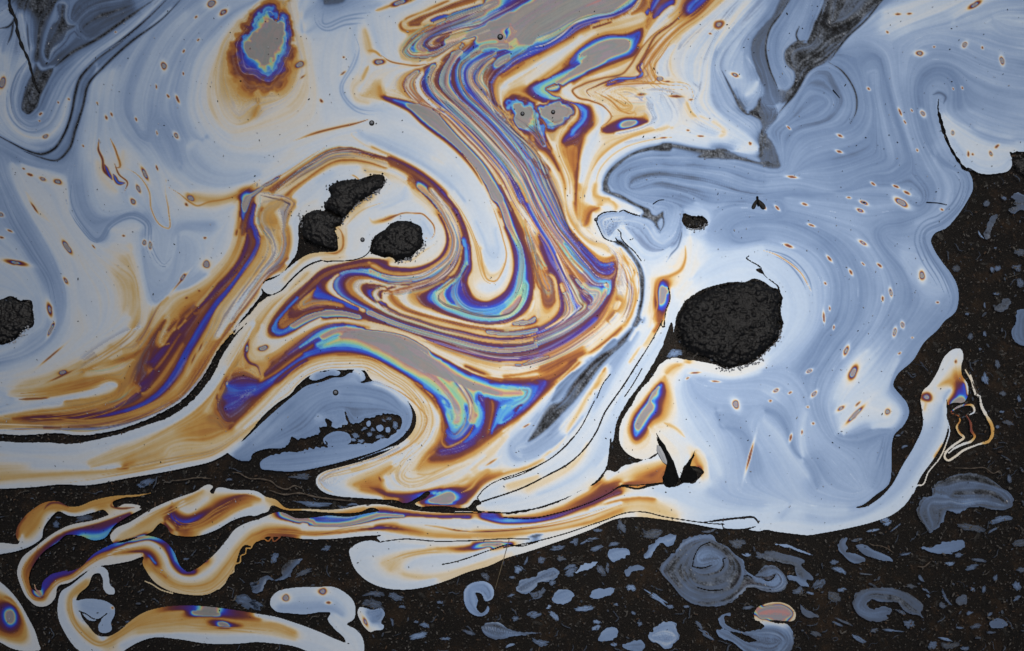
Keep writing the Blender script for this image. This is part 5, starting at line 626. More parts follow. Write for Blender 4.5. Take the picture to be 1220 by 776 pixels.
# slate flakes: slow whirls
for q in ("@D3 740,400 790,340 850,290 900,265 960,262", "@D3 760,430 810,490 880,535 960,545 1040,520 1090,480 1110,420", "@D3 900,380 880,330 930,295 1000,310 1040,360 1020,410 950,430", "@D3 860,400 880,450 950,470 1030,450 1070,400 1040,330", "@D4 20,420 60,410 90,450 60,480 0,480", "@D3 1120,470 1203,470"): c(1.62, q, .3)
c(1.45, "@D4 0,335 100,350 160,370 180,430", .15); c(1.45, "@D4 750,140 760,90 850,80 870,30 950,0 1080,40 1120,80", .22); c(1.4, "@D4 790,180 770,130", .15); c(1.5,"@D4 840,60 900,90 1000,80",.25); c(1.2,"@C4 820,770 900,745 1050,770",.2)
c(1.5, "@D4 440,560 470,510 560,500 650,530 710,580", .15); c(1.5,"@D4 440,590 500,610 560,600",.12); c(2.0, "@D4 770,305 850,290 910,280", .1); c(1.7, "@D4 0,670 70,680 110,730 80,776", .25); c(1.8,"@D3 1000,660 1060,690 1110,740",.15); f(15.2, "@D4 -30,605 0,575 60,564 110,578 130,606 100,622 30,620 -20,622", .15); c(5.2,"@D4 -40,615 0,632 130,628 140,600 90,558 0,568"); c(1.9, "@D3 700,700 740,690 780,700", .3); c(2, "@D3 100,480 150,450 220,415", .4); c(2.3, "@D3 520,330 550,320", .2); c(2.7, "@D3 370,395 420,370", .1); c(2.2, "@D3 430,515 490,500", .1); c(1.6, "@D2 1090,670 1150,680", .3)
c(1.5, "@D2 30,500 60,440 120,450 160,410 200,365", .3); c(1.7, "@D4 450,305 560,345", .15); c(1.6, "@D4 350,280 380,330 440,360", .15); c(1.3, "@B4 1030,350 1060,280", .15); c(1.3, "@B4 1090,690 1130,655", .1); c(1.7, "@G 1215,380 1215,400", .1); c(1.5, "@B4 1160,170 1203,190", .3); c(1.9, "@D3 470,700 520,690", .2); c(2, "@D3 590,750 640,745", .2); c(1.9,"@D4 130,435 190,470",.1); c(1.5,"@D4 900,540 930,540",.1); c(1.6,"@D4 1060,645 1110,650",.1); c(1.5,"@D4 190,590 240,615",.15); c(2,"@D3 250,530 300,510",.2); c(1.9,"@D3 670,330 720,270 780,250",.3); c(2.6,"@D4 80,290 200,325",.1); c(1.7,"@D3 580,400 630,390",.1)
# pocket sheet
c(2.2, "@C2 60,560 200,420 350,330 500,320 640,360 710,440", .15); c(2.05, "@C2 120,560 250,500 330,400 480,380 600,400 680,430", .15); c(2.15, "@C2 60,670 200,660 400,640 560,610 680,540 720,460", .14); c(2.1, "@C2 360,560 420,550", .1); c(3,"@C2 300,440 320,455 290,460",.2); c(3,"@C2 380,335 395,350",.1); c(2.0, "@C2 300,265 380,250", .1); c(2.2,"@C2 580,505 600,500",.05); c(2.2,"@C1 1090,630 1160,580",.1)
# --- droplets
eye('A1', "978,18,38,26,-20 1033,58,34,18,-40 907,80,14,8,-40 917,186,10,7,-50 850,238,12,8,-60 758,306,30,20,80 848,342,10,6,80 723,402,14,6,80 778,446,14,8,60 821,459,28,10,65 630,553,14,8,70 516,530,16,7,70 492,545,16,9,70 726,616,14,6,80 815,628,24,14,55 211,632,18,14,-30 188,528,14,10,-40 183,560,7,5,0 319,460,10,7,60 270,475,9,6,70 450,478,9,6,60 385,676,8,6,60 535,150,6,5,0 12,385,50,26,-80")
eye('A2', "222,300,36,26,-20 588,288,46,26,0 322,468,14,10,60 422,340,22,4,-35 235,357,22,4,-40 425,266,8,5,0", 1)
eye('A3', "995,115,50,32,-30 722,366,32,18,5 638,438,34,10,-5 797,447,50,10,3 1070,348,30,14,20 759,378,16,6,0 866,462,14,5,0 910,631,20,5,5 740,638,26,5,-5 852,604,10,4,0 955,157,10,8,0 1140,665,12,10,40", .9)
eye('A4', "975,24,50,18,-30 620,67,26,9,-3 672,65,20,8,-8 571,150,12,8,40 720,248,32,20,0 928,208,22,18,-50 787,218,8,6,0 1010,222,12,8,70 1101,282,30,16,80 484,412,12,9,40 875,412,8,6,60 917,408,10,6,60 630,520,26,8,65 684,512,10,6,60 735,526,22,16,60 652,566,14,6,55 352,629,20,9,25 348,702,22,9,20 709,696,10,8,70 873,616,16,12,80 945,714,20,10,85 1049,712,18,12,70 1077,678,20,10,-35 965,715,8,8,0 115,592,16,6,40")
eye('B1', "140,72,20,10,20 198,92,24,12,25 268,104,30,18,25 110,44,10,6,20 670,68,52,14,62 640,136,34,12,65 616,196,26,16,55 310,406,60,20,55 305,562,28,12,55 230,694,62,22,75 72,478,80,18,12 46,331,22,8,25 8,362,20,8,10 5,256,20,14,30 433,404,16,6,50 668,386,20,14,80 695,398,32,14,85 955,486,34,32,-30 882,180,34,18,35 948,364,10,8,0 572,354,9,6,0 726,40,16,6,70 862,210,16,10,40 846,546,26,12,-60 245,768,20,10,-60 160,225,40,6,55")
eye('C1', "235,52,50,12,-65 240,170,90,7,-40 290,248,30,16,-10 290,262,90,6,-25 ", .95)
eye('P3', "440,210,64,36,-10 325,212,70,26,-80 182,460,40,24,-65")
eye('B4', "130,82,36,9,8 505,114,20,9,30 611,126,22,9,25 661,155,24,10,30 393,178,16,7,10 188,208,22,9,15 463,201,30,13,25 445,237,28,12,25 636,200,50,22,35 823,233,12,8,20 219,305,24,8,20 113,400,30,10,20 458,387,30,12,30 303,460,26,9,50 402,522,22,10,60 535,491,18,9,40 731,538,36,26,85 587,616,30,12,80 549,644,20,9,85 641,765,22,12,80 277,728,40,9,85 304,690,14,5,85 284,574,10,7,50 459,484,14,6,40 803,662,10,9,0 62,225,20,8,45 3,222,16,8,60")
eye('C4', "605,62,28,13,-80 641,30,14,9,-60 380,148,40,16,-70 412,250,62,34,-65 210,242,24,12,-30 56,332,24,12,-25 121,342,12,7,-30 232,348,26,12,-50 30,380,10,7,0 356,414,34,14,-35 434,394,24,8,-45 420,445,100,16,-45 572,430,26,20,-70 203,408,9,7,0 124,550,24,9,-75 176,525,16,6,-80 627,160,12,7,-40 686,88,9,5,0 323,40,14,6,-80 752,362,40,38,0 887,198,14,9,-80 278,8,12,5,80 228,484,9,8,0", .95)
eye('C3', "1073,396,40,30,60 1137,640,100,9,-75 885,250,30,5,-5 980,290,28,4,5 850,275,14,4,-30 104,495,24,4,-30", .95)
eye('P8', "270,185,80,12,-32", .7)
eye('D2', "158,530,30,26,0 328,500,40,28,0 355,552,18,10,0 525,640,40,14,65 590,740,10,5,0", .95); eye('D1', "521,576,10,9,0",.8)
eye('C2', "592,740,16,5,70", .8); eye('P6', "830,560,50,8,-65 780,640,60,10,-65 700,70,26,16,-50 690,90,120,4,-50 820,160,10,6,0 730,210,14,6,-30", .9)

warp("@A2 -60,100 100,20 190,100 200,280 120,420 -80,420"); warp("@S4 0,40 130,20 240,60 300,300 250,380 100,260"); warp("@S4 240,80 420,60 510,130 450,260 300,270")
c(4.6, "@S1 600,-15 480,15 350,78 235,135 195,180 215,235 250,250 200,320 195,370 215,430 290,455", .1); c(4.3, "@S1 60,100 170,70 300,30 360,-10", .1); c(4.3,"@S1 120,20 180,-10",.1)
c(4.3, "@S3 90,70 190,110 280,162 340,222 430,297 545,385 660,492 740,590 810,700 855,776 @S5 900,150 960,290", .06); c(5.0, "@S3 130,20 280,52 420,95 530,178 640,300 760,420 870,550 950,680 1000,776", .3)

c(4.9, "@P2 1194,222 1050,222 900,246 740,285 620,385 500,475 400,585 340,690 325,776", .2); c(8.3, "@P2 1194,262 1140,240 1050,236 950,260 830,290 740,322 660,390 560,490 460,600 395,680 368,740 390,770", .3); c(10.8, "@P2 560,505 470,600 405,685 388,740 430,757 520,718", .3); c(15, "@P2 520,712 600,668 750,618 870,612 1000,640", .3)
c(6.9, "@P2 1100,266 950,292 820,322 720,382 640,452 540,562 472,642 442,690 455,708 520,680 640,608 740,588", .35); c(7.9, "@P2 1020,285 850,325 760,372 690,435 600,505 520,582 502,620 540,638 640,592 760,578 870,590 1000,622 1194,690", .3); c(6.1, "@P2 690,445 630,495 587,540 595,568 680,550 800,545 880,562", .4); c(8.6, "@P2 810,355 745,380 705,430", .3); c(9.6, "@P2 705,425 692,480 760,502 880,535 1000,582", .3); c(5, "@P2 865,345 815,382 802,430 830,472 920,534 1040,595", .3); c(11, "@P2 1194,372 1080,332 980,319 890,332 842,372 827,420 852,470 940,530 1060,590", .25)
c(9, "@P2 1194,392 1000,340 905,352 874,400 892,460 980,530 1100,588", .2); c(6.7, "@P2 1194,405 1040,362 955,372 922,410 935,450 1010,518 1110,578", .3); c(5, "@P2 1194,412 1060,390 1002,402 988,440 1040,500 1120,558 1194,590", .3); c(8, "@P2 1194,432 1080,415 1037,430 1042,470 1100,520 1194,572", .2); c(10.8, "@P2 1130,445 1087,456 1078,480 1110,518 1194,556"); c(5, "@P2 1194,446 1130,454 1112,488 1150,518 1194,540", .3)
l(7.3, "@S6 215,560 255,690 @S8 292,110 312,160 335,150 340,80 325,20 @S6 300,650 250,540", 1.0); l(7.2, "@S6 240,610 280,720 @S8 305,90 325,100 330,50 @S6 300,680", 1.0); l(7.2, "@S6 180,470 230,610 255,740 @S8 272,100 300,185 340,185 355,120 340,40 @S6 310,640", 1.1)

c(4.4, "@P2 560,255 500,310 430,370 400,395 380,430 420,460 480,425 540,350 620,275 720,225", .06); c(5.6, "@P2 840,190 720,200 620,235 540,300 470,380", .06)
c(5.9, "@P2 640,330 560,410 470,500 380,580 300,690 250,776 @P3 390,30", .15); c(4.9, "@P2 700,262 620,310 540,370 460,460 400,490 330,560 250,640 160,740", .1); c(4.7, "@P3 60,420 150,280 240,150 310,60 340,20", .08)
pass
c(5.6, "@P1 330,620 350,560 420,540 440,500", .4); c(6.7, "@P1 270,470 330,460 380,440 440,400", None)

c(5.0, "@P1 1000,500 930,600 890,690 @P2 905,60", .06)
c(8.3, "@C1 655,305 720,255 780,175 840,80", .2); c(6.3, "@C1 640,335 665,345 725,305 790,220 850,120", .2); c(8.2, "@C1 690,200 740,150 800,70 850,0", .2); c(6.6, "@C1 668,215 680,240 720,225 770,165 830,70", .2); c(6.2, "@C1 735,60 725,110 745,125 790,60 830,0", .2)
l(1.0, "@A3 740,672 800,678 860,690 940,702 1010,708", 4.0, .8, .8); pass; l(.5, "@A4 556,-10 470,95 380,180 300,288", 1.5); l(.6, "@A4 200,190 160,190 150,165 165,120", 1.2); l(.6, "@A4 280,10 240,120 205,190", 1.2)
c(4.3, "@A4 560,60 700,20 850,-20", .15); c(4.2, "@A4 840,560 900,620 980,665 1080,690 1150,700", .1); c(4.1, "@A4 860,600 930,690 1000,740 1100,740", .1)  # paler film here paints in the sky glare at the upper right
ll(6.3, "@P3 370,770 440,690 540,600 640,530 680,480 760,412 830,382 900,364 1000,360 1090,358 @P4 85,60 180,110 240,155 330,205 400,270 450,340 475,410 455,490 400,560 300,630 150,685 0,740", (-3.2, -6, -9, -12.5, -16), .9)
ll(6.2, "@P7 690,-10 560,62 400,118 240,158 140,190 100,232 92,268 115,318 170,352", (-3, -6.5, -10), .9); ll(6.0, "@P7 1194,100 1050,170 930,225 800,275 720,265 690,220 720,160 800,60 900,-20", (-5, -2, 2, 5), .9)
ll(6.6, "@A3 1010,-5 920,80 820,150 740,230 690,330 720,370 860,400 880,480", (0, 3.5, 7, 11), .9); ll(6.4, "@S4 430,240 400,330 430,480 480,600 500,776", (0, 4), .9); ll(6.5, "@A3 500,420 560,450 600,500 560,520 480,470", (0, 3.5, 7), .9)
ll(6.6, "@B3 520,420 590,510 605,600 580,700 540,776", (0, 4, -5, 8), .9); ll(6.4, "@C1 300,772 600,722 850,672 1000,637 1090,578 1203,462", (-3, -6, -9.5), .9); ll(6.6, "@C1 0,528 250,522 400,530 600,492 740,434 850,375 950,240 1050,75", (-3.5, -7, -11, -15), .9)
ll(6.5, "@S5 560,60 660,190 735,330 775,470 800,600 850,690 900,690 950,610", (0, 3), .9); ll(6.1, "@P1 1194,560 1000,640 900,740", (3,), .9); ll(6.4, "@P1 330,420 480,330 640,230 780,150", (0, 4), .9); ll(6.6, "@P8 0,655 80,672 300,672 600,645 900,585 1194,488", (-2,), .9)
ll(3.0, "@A1 120,270 70,370 45,470 75,560 140,600 220,570 270,480 320,380 420,270 600,140 750,-10", (-4, -8, 4), 1.1); ll(2.9, "@A2 340,30 330,110 420,80 560,60", (0, 5, 10), 1.2); ll(3.3, "@A2 470,150 500,230 480,300 420,420 480,500 620,520", (0, 4), 1.2)
ll(2.2, "@B4 880,-20 960,110 930,210 830,310 750,350 770,420 850,560 880,660 840,740", (2, 5, 9, 14), 1.0); ll(2.3, "@C4 590,520 570,600 540,720", (0, 4, 8), 1.0); ll(2.3, "@B4 240,640 220,560 120,440 0,400", (-3, -6, -10), 1.0)
ll(2.7, "@B1 340,60 330,190 400,320 450,370 500,300 620,250 690,290 700,400 760,490 820,420", (0, 3, 6), 1.0); ll(2.7, "@B1 0,140 60,280 150,430 230,560 260,700", (0, 4, -4), 1.0)
c(3.8, "@A4 540,130 640,70 780,15", .15); c(3.5, "@A4 880,560 1000,605 1203,660", .15); c(3.4, "@A4 1020,110 1100,60 1203,60", .2)  # more cloud reflection put into the film colour as lighter streaks
fx(.95, "@X1 250,0 330,50 430,85 520,130 640,195 720,215 740,260 790,280 862,238 855,292 820,320 805,350 832,432 800,400 760,340 700,305 640,288 662,250 640,215 580,172 480,118 380,78 300,42 240,12", 2.9); c(4.4, "@X1 330,110 430,150 540,180 610,205 648,240 600,262 520,232", .06); c(2.9, "@X1 480,310 650,315 750,370 800,470 900,450 980,350", .2); l(1.3, "@X1 1058,400 1045,500 1010,600 940,680 895,752", 1.0)
fx(1.02, "@X5 535,-60 520,80 460,170 430,260 385,335 330,318 290,340 230,400 240,500 300,560 290,650 230,700 180,690 190,800 260,776 340,670 420,545 550,462 700,280 880,100 1040,-60", 2.2, .25); c(1.8, "@X5 640,230 760,175 860,90 940,0", .28); c(1.7, "@X5 560,280 640,260 760,230", .28); c(2.0, "@X5 650,50 640,130 680,120", .2); c(1.6, "@X5 500,200 560,260 540,300", .3)
fx(1.35, "@X5 240,-40 130,130 20,250 -20,310 0,540 60,680 60,800 175,800 170,680 100,500 80,380 110,230 200,100 270,-40", 2.2, .12); c(2.4, "@X5 440,-30 400,130 365,290", .1); c(2.05, "@X5 320,-30 240,150 150,300 160,480 240,650", .12); l(.6, "@X5 270,-20 200,100 110,230 80,380 100,500 175,690", 1.2)
l(6.7, "@X3 520,50 700,110 850,200 1000,310 1100,410 1164,520 1250,680", 1.0); c(6.3, "@X4 700,335 655,430 700,450", .1); f(8.0, "@X4 690,480 728,470 762,520 740,545 712,525"); c(5.0, "@X4 640,300 790,420 800,560", .08); c(4.3, "@X4 480,400 560,540 640,380", .06)
c(7.4, "@P3 105,540 135,640 190,730 270,690 350,610", .25); c(7.2, "@P3 130,500 165,435 220,395 300,385 400,425", .25)
ll(6.9, "@D1 200,215 150,340 110,410 125,475 165,535 200,530 230,490 265,455 335,432 400,380 470,338 600,312 690,300", (-2, 2.2), .9); ll(6.6, "@D1 690,560 760,480 870,505 960,500 1040,440 1110,340 1190,250 @D2 60,228 150,226 300,238 450,215 600,205 750,225", (-1.5, 1.8), .9)
ll(7.0, "@P7 0,478 250,486 420,466 560,448 700,468 850,487 1194,488", (0,), .9); ll(6.3, "@D1 620,195 720,150 850,90 950,40", (0, 4, -4), .9); ll(6.6, "@D1 800,100 800,150 830,180 900,180 1000,120 1100,70", (0, 3, 6), .9); ll(6.4, "@D2 620,370 700,335 800,318 950,312", (-2, 2), .9); ll(6.6, "@D1 400,460 330,520 335,620 390,700 460,745 540,710 640,650 760,610", (-2.5, 2.5), .9); ll(6.4, "@D1 760,640 900,655 1100,670 1203,680 @D2 120,690", (0, 4), .9)
ll(6.7, "@C1 30,360 200,350 400,318 540,282", (0, 3, -3), .9); ll(6.8, "@C1 0,462 200,450 400,425 560,360 610,240 690,120", (-3, 0, 4, 8), .9); ll(6.6, "@P6 0,700 160,610 330,490 420,380", (-4, 0, 5), .9); ll(6.5, "@P3 60,700 110,560 190,400 280,250 360,110", (-3, 3), .9)
# ---------------------------------------------------------------- how the big sheet divides
reg('slate', "@A1 -200,-200 880,-200 780,75 600,200 480,310 412,390 385,490 350,600 320,690 265,745 150,720 60,680 -200,610")
reg('ring', "@A2 -60,40 60,-30 170,0 210,120 220,260 180,400 60,480 -60,460 -120,300")
reg('blue', "@B3 560,5 660,-34 760,-45 900,-25 1100,5 @A4 0,770 75,775 60,690 30,600 110,540 170,440 290,285 400,150 560,-20 700,-200 1600,-200 1600,1000 800,1000 @C4 1100,200 780,200 700,400 720,500 640,680 590,776 @D4 520,80 430,110 300,130 150,60 @C4 60,600 0,470 @C3 1150,700 1000,420 900,300 1000,260 1203,230 @C4 0,170 150,110 @B4 200,776 230,650 190,540 100,430 0,395 @B3 1050,410 940,350 830,340 800,380 740,440 650,440 560,340 450,360 430,300 450,255 560,240 540,170 480,140 475,90 510,40")
reg('dark', "@A4 280,-60 560,-20 470,90 380,180 300,290 200,335 120,430 50,550 75,775 0,770 @A3 1170,720 1130,690 1190,700 1203,600 1100,520 1030,400 990,310 1080,440 1130,500 1190,470 1140,260 1160,180 1203,120 @A4 40,60 100,-60")
reg('swirl', "@S1 760,-40 500,20 280,110 210,180 240,215 360,215 230,330 225,380 300,440 450,425 430,460 250,540 215,600 260,680 400,780 @S3 540,190 720,340 860,520 950,700 @S5 830,0 930,260 1010,420 1020,580 980,720 @S7 930,110 830,170 750,140 710,60 @S5 710,600 725,480 660,270 540,100 @S3 430,560 250,470 0,440 @P1 1050,205 900,140 780,170 600,290 390,470 480,500 640,380 800,255 930,240 1194,320 @S5 280,0 400,130 520,290 540,420 480,510 330,590 180,590 60,540 0,530 @P2 950,260 740,320 560,490 400,680 365,745 430,765 600,690 760,640 900,640 1194,740 @S7 200,360 450,520 640,620 820,700 1000,720 @S8 200,690 440,580 640,450 780,320 815,200 820,60 815,0 @S6 810,620 770,530 640,480 540,400 450,270 400,120 370,0 @S4 330,690 230,540 100,380 0,250 @S1 900,740 890,620 1000,510 1194,440 @S2 0,560 200,440 400,310 600,190 900,80 1010,-40")
reg('band', "@P1 160,540 300,440 340,500 300,600 480,500 555,545 500,640 500,776 @P2 490,160 440,270 310,420 240,530 150,650 80,750 @C1 1000,160 900,320 740,440 520,520 250,530 -400,540 -400,440 0,445 200,440 400,410 560,340 620,220 700,60 @P6 540,250 800,170 940,40 @P2 0,290 90,130 @P1 110,740 140,620")
reg('tongue', "@C1 1203,100 1080,140 1020,270 960,420 1000,560 1090,500 @P3 200,776 350,630 480,510 620,390 760,300 900,265 1194,280 @C2 520,180 650,230 770,310 860,400 885,500 890,590 830,640 720,720 830,720 960,660 1100,590 @P4 1194,400 @P5 0,490 150,390 310,245 420,130 560,10 @S8 380,680 250,700 @S7 1194,712 950,725 800,705 560,595 450,535 360,475 250,425 0,385 @P3 1000,40 880,40 760,100 600,200 480,280 420,320 330,140 250,260")
reg('blot', "@S4 10,100 60,40 160,45 235,100 250,200 300,340 260,370 120,260 40,170")
reg('blot', "@S4 243,110 330,78 440,78 498,120 480,190 380,265 300,262 258,180")
reg('lens', "@S2 185,630 330,540 450,440 540,340 680,265 860,250 990,210 970,320 900,410 720,480 560,560 400,620 320,650 420,715 600,770 @S4 605,130 590,210 540,290 450,370 410,370 480,280 550,170 530,110 400,76 240,55")
reg('longlens', "@S3 100,28 240,62 420,110 490,160 620,290 780,460 900,640 970,776 880,776 790,610 690,480 560,360 430,270 330,190 250,115")
reg('darklens', "@S8 985,90 1000,180 960,300 900,400 770,520 @C3 420,250 330,380 230,500 112,575 150,490 215,385 240,330 310,260 430,160 560,80 @S8 900,340 960,200")
reg('streak', "@C3 740,290 760,340 745,440 700,490 650,560 610,570 585,530 600,460 650,380 710,300")
reg('strip', "@G -100,540 @C1 0,570 200,574 350,578 560,534 780,458 930,338 1020,192 1110,50 1180,60 1060,260 960,400 900,470 960,560 1020,600 @C1 1090,590 1000,650 850,690 600,735 380,770 @G -100,590")
reg('lobe', "@D2 400,255 445,235 560,245 640,262 850,268 1000,266 1203,257 @D3 160,252 300,228 450,175 590,132 700,140 @D3 700,170 600,170 400,225 0,360 @D2 1000,420 700,500 400,480 380,300")
reg('ribbon', "@D1 660,100 700,180 520,200 540,260 700,240 790,275 850,390 920,390 1040,265 1203,160 @D2 60,130 400,150 590,128 800,150 1000,160 @P8 0,590 330,620 640,620 900,560 1100,505 1194,475 1194,545 1000,610 600,690 0,750 @D2 600,246 300,270 0,310 @D1 1000,560 700,540 640,370 450,400 250,600 50,560 50,380 200,200 420,160")
reg('curl', "@D1 500,250 520,190 700,100 950,0 1000,0 1203,30 @D2 30,55 85,95 70,135 0,165 @D1 1100,175 900,260 760,215 560,290")
reg('spur', "@C4 600,776 660,660 730,500 720,340 840,150 930,130 1080,500 1060,600 860,680 740,776 @D4 690,60 630,120 560,120 440,112 540,80")
# ---------------------------------------------------------------- small flecks of film: x,y,length,width,angle,(thickness)
FLECKS = {
'D3': """435,218,40,14,-5 330,270,40,26,-30 395,262,70,16,-20 430,300,60,22,-15 510,280,50,18,-10 545,200,60,30,60,1.3 690,235,90,44,-10,1.15 1080,278,70,40,20,1.2 1125,333,40,14,0,2.2 1190,335,50,30,0,1.3
 68,397,40,34,0,2.1 175,355,30,34,80 265,348,40,24,0,1.2 310,385,60,20,-10 310,410,60,34,-20 250,300,70,22,-10 105,360,36,12,-70 40,435,30,12,0 450,400,50,30,60,1.3 590,482,40,32,20,2.1 710,530,110,22,35,2 770,570,36,16,20,1.8 160,515,76,34,-25,1.4
 225,460,30,24,-30 210,572,24,14,-20,2.4 375,580,90,26,-5,1.9 140,607,60,30,-10,1.7 235,612,56,26,45,2.2 55,625,30,24,0 35,518,36,12,-20 430,640,30,20,0,2 428,668,44,22,-20,2.2 630,650,22,20,0 510,745,28,18,0,2 170,738,80,26,15,1.7 30,748,50,12,-15,2.4 905,655,50,16,40,1.4
 940,700,80,18,35,1.6 1130,575,50,18,-10,1.4 845,570,28,12,0 950,222,60,12,-10,1.3 480,390,14,50,5,1.4 520,560,20,12,0 600,600,24,14,30""",
'D4': """565,178,50,36,-20,2.1 505,218,60,12,-10,2.4 610,205,50,8,-40 900,332,40,18,-10,1.6 860,372,40,18,0,2.2 960,388,56,24,-15,1.7 995,355,60,18,10,1.4 1095,165,100,30,-8,1.8 960,205,110,36,15,1.2 1060,215,60,10,-30 1190,275,80,36,-10,1.2 350,400,70,22,20,1.9
 325,365,40,20,0 360,492,44,16,0,1.9 325,525,64,46,30,1.1 255,465,60,40,-55,1.4 160,498,54,30,-10,1.4 215,508,36,12,10,1.8 240,695,50,22,20,1.2 440,720,70,22,35,1.7 370,640,80,12,30,1.3 340,650,50,12,25 672,650,46,38,0,1.5 635,595,50,16,30,1.4 590,680,80,12,8,1.8 510,680,40,18,-10,1.3
 840,530,66,16,60,1.6 825,565,34,26,20,1.3 1070,437,30,20,-70 965,490,22,18,0,1.7 1017,490,34,18,-80 1170,475,44,34,60,1.9 1170,530,40,16,-30 950,600,30,16,-20,1.7 1045,605,26,14,-30 980,660,50,22,-15,1.4 1050,690,44,12,0,1.4 905,668,36,10,5 840,720,60,14,10,2 780,748,44,34,10,1.6
 860,752,70,36,0,1.1 930,765,40,18,0,1.6 725,440,40,14,60 750,495,36,10,30 430,262,50,14,-10,1.3 655,328,50,10,-10 680,475,50,18,10,1.1 1190,400,40,26,0,1.3 470,420,60,8,5,1.2 760,520,20,12,40""",
'B4': "1030,205,34,26,-60,1.3 890,505,36,30,0,1.15 1055,510,26,18,80 1080,505,30,26,0 1170,502,40,30,10,1.4 1185,430,50,36,20,1.2 1185,572,44,34,60,1.4 940,715,20,12,0 1020,675,30,9,85,1.5 1075,622,30,12,0,1.6 1110,180,30,16,30 1000,350,40,9,60,2.3 1070,410,14,8,0",
'C4': "955,82,32,22,80,1.3 1020,70,26,14,85 1080,210,40,22,80,1.3 1022,278,50,30,75,1.7 1105,345,30,24,0,1.2 1130,480,50,20,20,1.2 1100,430,20,12,0 1080,500,20,14,0 1180,370,30,16,80 620,540,20,10,0 650,590,30,12,-20 1135,740,40,20,80,1.4 700,150,22,12,-30,1.2 1000,140,16,10,0",
'D2': "105,345,50,30,-70,1.7 345,300,40,22,-20 240,412,80,22,-25,1.2 20,560,60,36,30,1.6 10,465,40,18,0,1.4 665,525,70,30,20,1.5 570,510,90,24,5,1.4 560,556,96,40,10,1.35 695,570,30,12,0 770,705,80,32,-15,2.2 800,655,40,24,20,1.9 870,550,30,14,0 1005,690,60,18,20,1.4 895,718,40,16,0,1.9 1080,430,46,26,40,1.3 290,97,170,22,4,1.8 470,97,60,10,0,1.7 420,112,50,12,5,1.4 650,640,30,14,70 760,640,24,12,0",
'D1': "260,190,32,30,0,1.7 390,160,90,24,-8,1.4 270,158,24,9,0 1140,548,110,56,10,1.6 1190,470,60,40,-10,1.5 655,10,40,22,0,1.8 860,350,24,12,0 590,640,20,10,0 440,560,24,10,0,1.2",
'C1': "680,755,84,26,-15,1.7 1060,742,30,12,0,1.5",
'C2': "480,540,34,22,20,2 505,566,30,18,0,2 545,535,24,20,0,1.8 590,545,36,18,-10,2 560,512,20,18,40,1.8 664,492,44,20,80,2 520,508,30,12,-20,1.8 635,462,26,14,0,1.6 470,560,26,14,0,2 610,470,20,12,30,1.5 500,715,40,10,-5,1.3 230,730,90,24,0,1.3",
'C3': "790,158,76,34,-10,2 885,108,26,24,0,1.6 825,105,24,22,0,1.5",
}
STRANDS = [("pale tan strand of scum looping over dark water below the blue-grey pocket", 1.5, "@C2 10,738 50,742 90,752 120,776 @D2 130,20 160,28 200,12 235,26"),
 ("long frayed tan strand lying just above the beige oil stream", 1.6, "@D2 80,32 150,52 220,46 300,64 400,76 480,84"),
 ("thin brown strand at the left above the dark strip", 1.2, "@C1 790,750 850,745 910,735 980,740"),
 ("kinked tan strand right of the frayed long strand", 1.2, "@C1 1075,710 1110,715 1130,728 1160,740 1203,738"),
 ("pale hooked thread between slate flecks below the slick tip", 1.1, "@D4 482,275 500,285 540,290 575,305 598,322"),
 ("short pale tick of film curving up near the cigar-shaped fleck", 1.4, "@D4 708,384 740,386 755,375 768,362"),
 ("pale wavy thread trailing below the squiggle at the right", 1.1, "@C4 880,690 960,692 1020,690 1060,715 1090,705 1098,735"),
 ("dangling pale thread right of the rainbow squiggle", 1.1, "@C4 962,290 975,320 985,345 978,355 998,362")]
# ---------------------------------------------------------------- materials
def lin(c):
    c = np.asarray(c, float) / 255; return np.where(c <= .04045, c / 12.92, ((c + .055) / 1.055) ** 2.4)
def mat(name):
    m = bpy.data.materials.new(name); m.use_nodes = True; n = m.node_tree.nodes; n.clear()
    return m, n, m.node_tree.links, n.new("ShaderNodeOutputMaterial")
def film_material():
    m, n, L, out = mat("oil_film"); b = n.new("ShaderNodeBsdfPrincipled"); a = n.new("ShaderNodeAttribute"); a.attribute_name = "film_tint"
    tc = n.new("ShaderNodeTexCoord"); nz = n.new("ShaderNodeTexNoise"); nz.inputs['Scale'].default_value = 240; nz.inputs['Detail'].default_value = 6
    L.new(tc.outputs['Object'], nz.inputs['Vector'])
    hv = n.new("ShaderNodeHueSaturation"); mr = n.new("ShaderNodeMapRange"); mr.inputs[3].default_value = .94; mr.inputs[4].default_value = 1.06
    L.new(nz.outputs['Fac'], mr.inputs[0]); L.new(mr.outputs[0], hv.inputs['Value']); L.new(a.outputs['Color'], hv.inputs['Color']); L.new(hv.outputs[0], b.inputs['Base Color'])
    b.inputs['Metallic'].default_value = .57; b.inputs['Roughness'].default_value = .48; b.inputs['IOR'].default_value = 1.35
    bp = n.new("ShaderNodeBump"); bp.inputs['Strength'].default_value = .02; bp.inputs['Distance'].default_value = .002
    n2 = n.new("ShaderNodeTexNoise"); n2.inputs['Scale'].default_value = 60; n2.inputs['Detail'].default_value = 3; L.new(tc.outputs['Object'], n2.inputs['Vector'])
    L.new(a.outputs['Alpha'], b.inputs['Alpha']); L.new(n2.outputs['Fac'], bp.inputs['Height']); L.new(bp.outputs[0], b.inputs['Normal']); L.new(b.outputs[0], out.inputs[0])
    return m
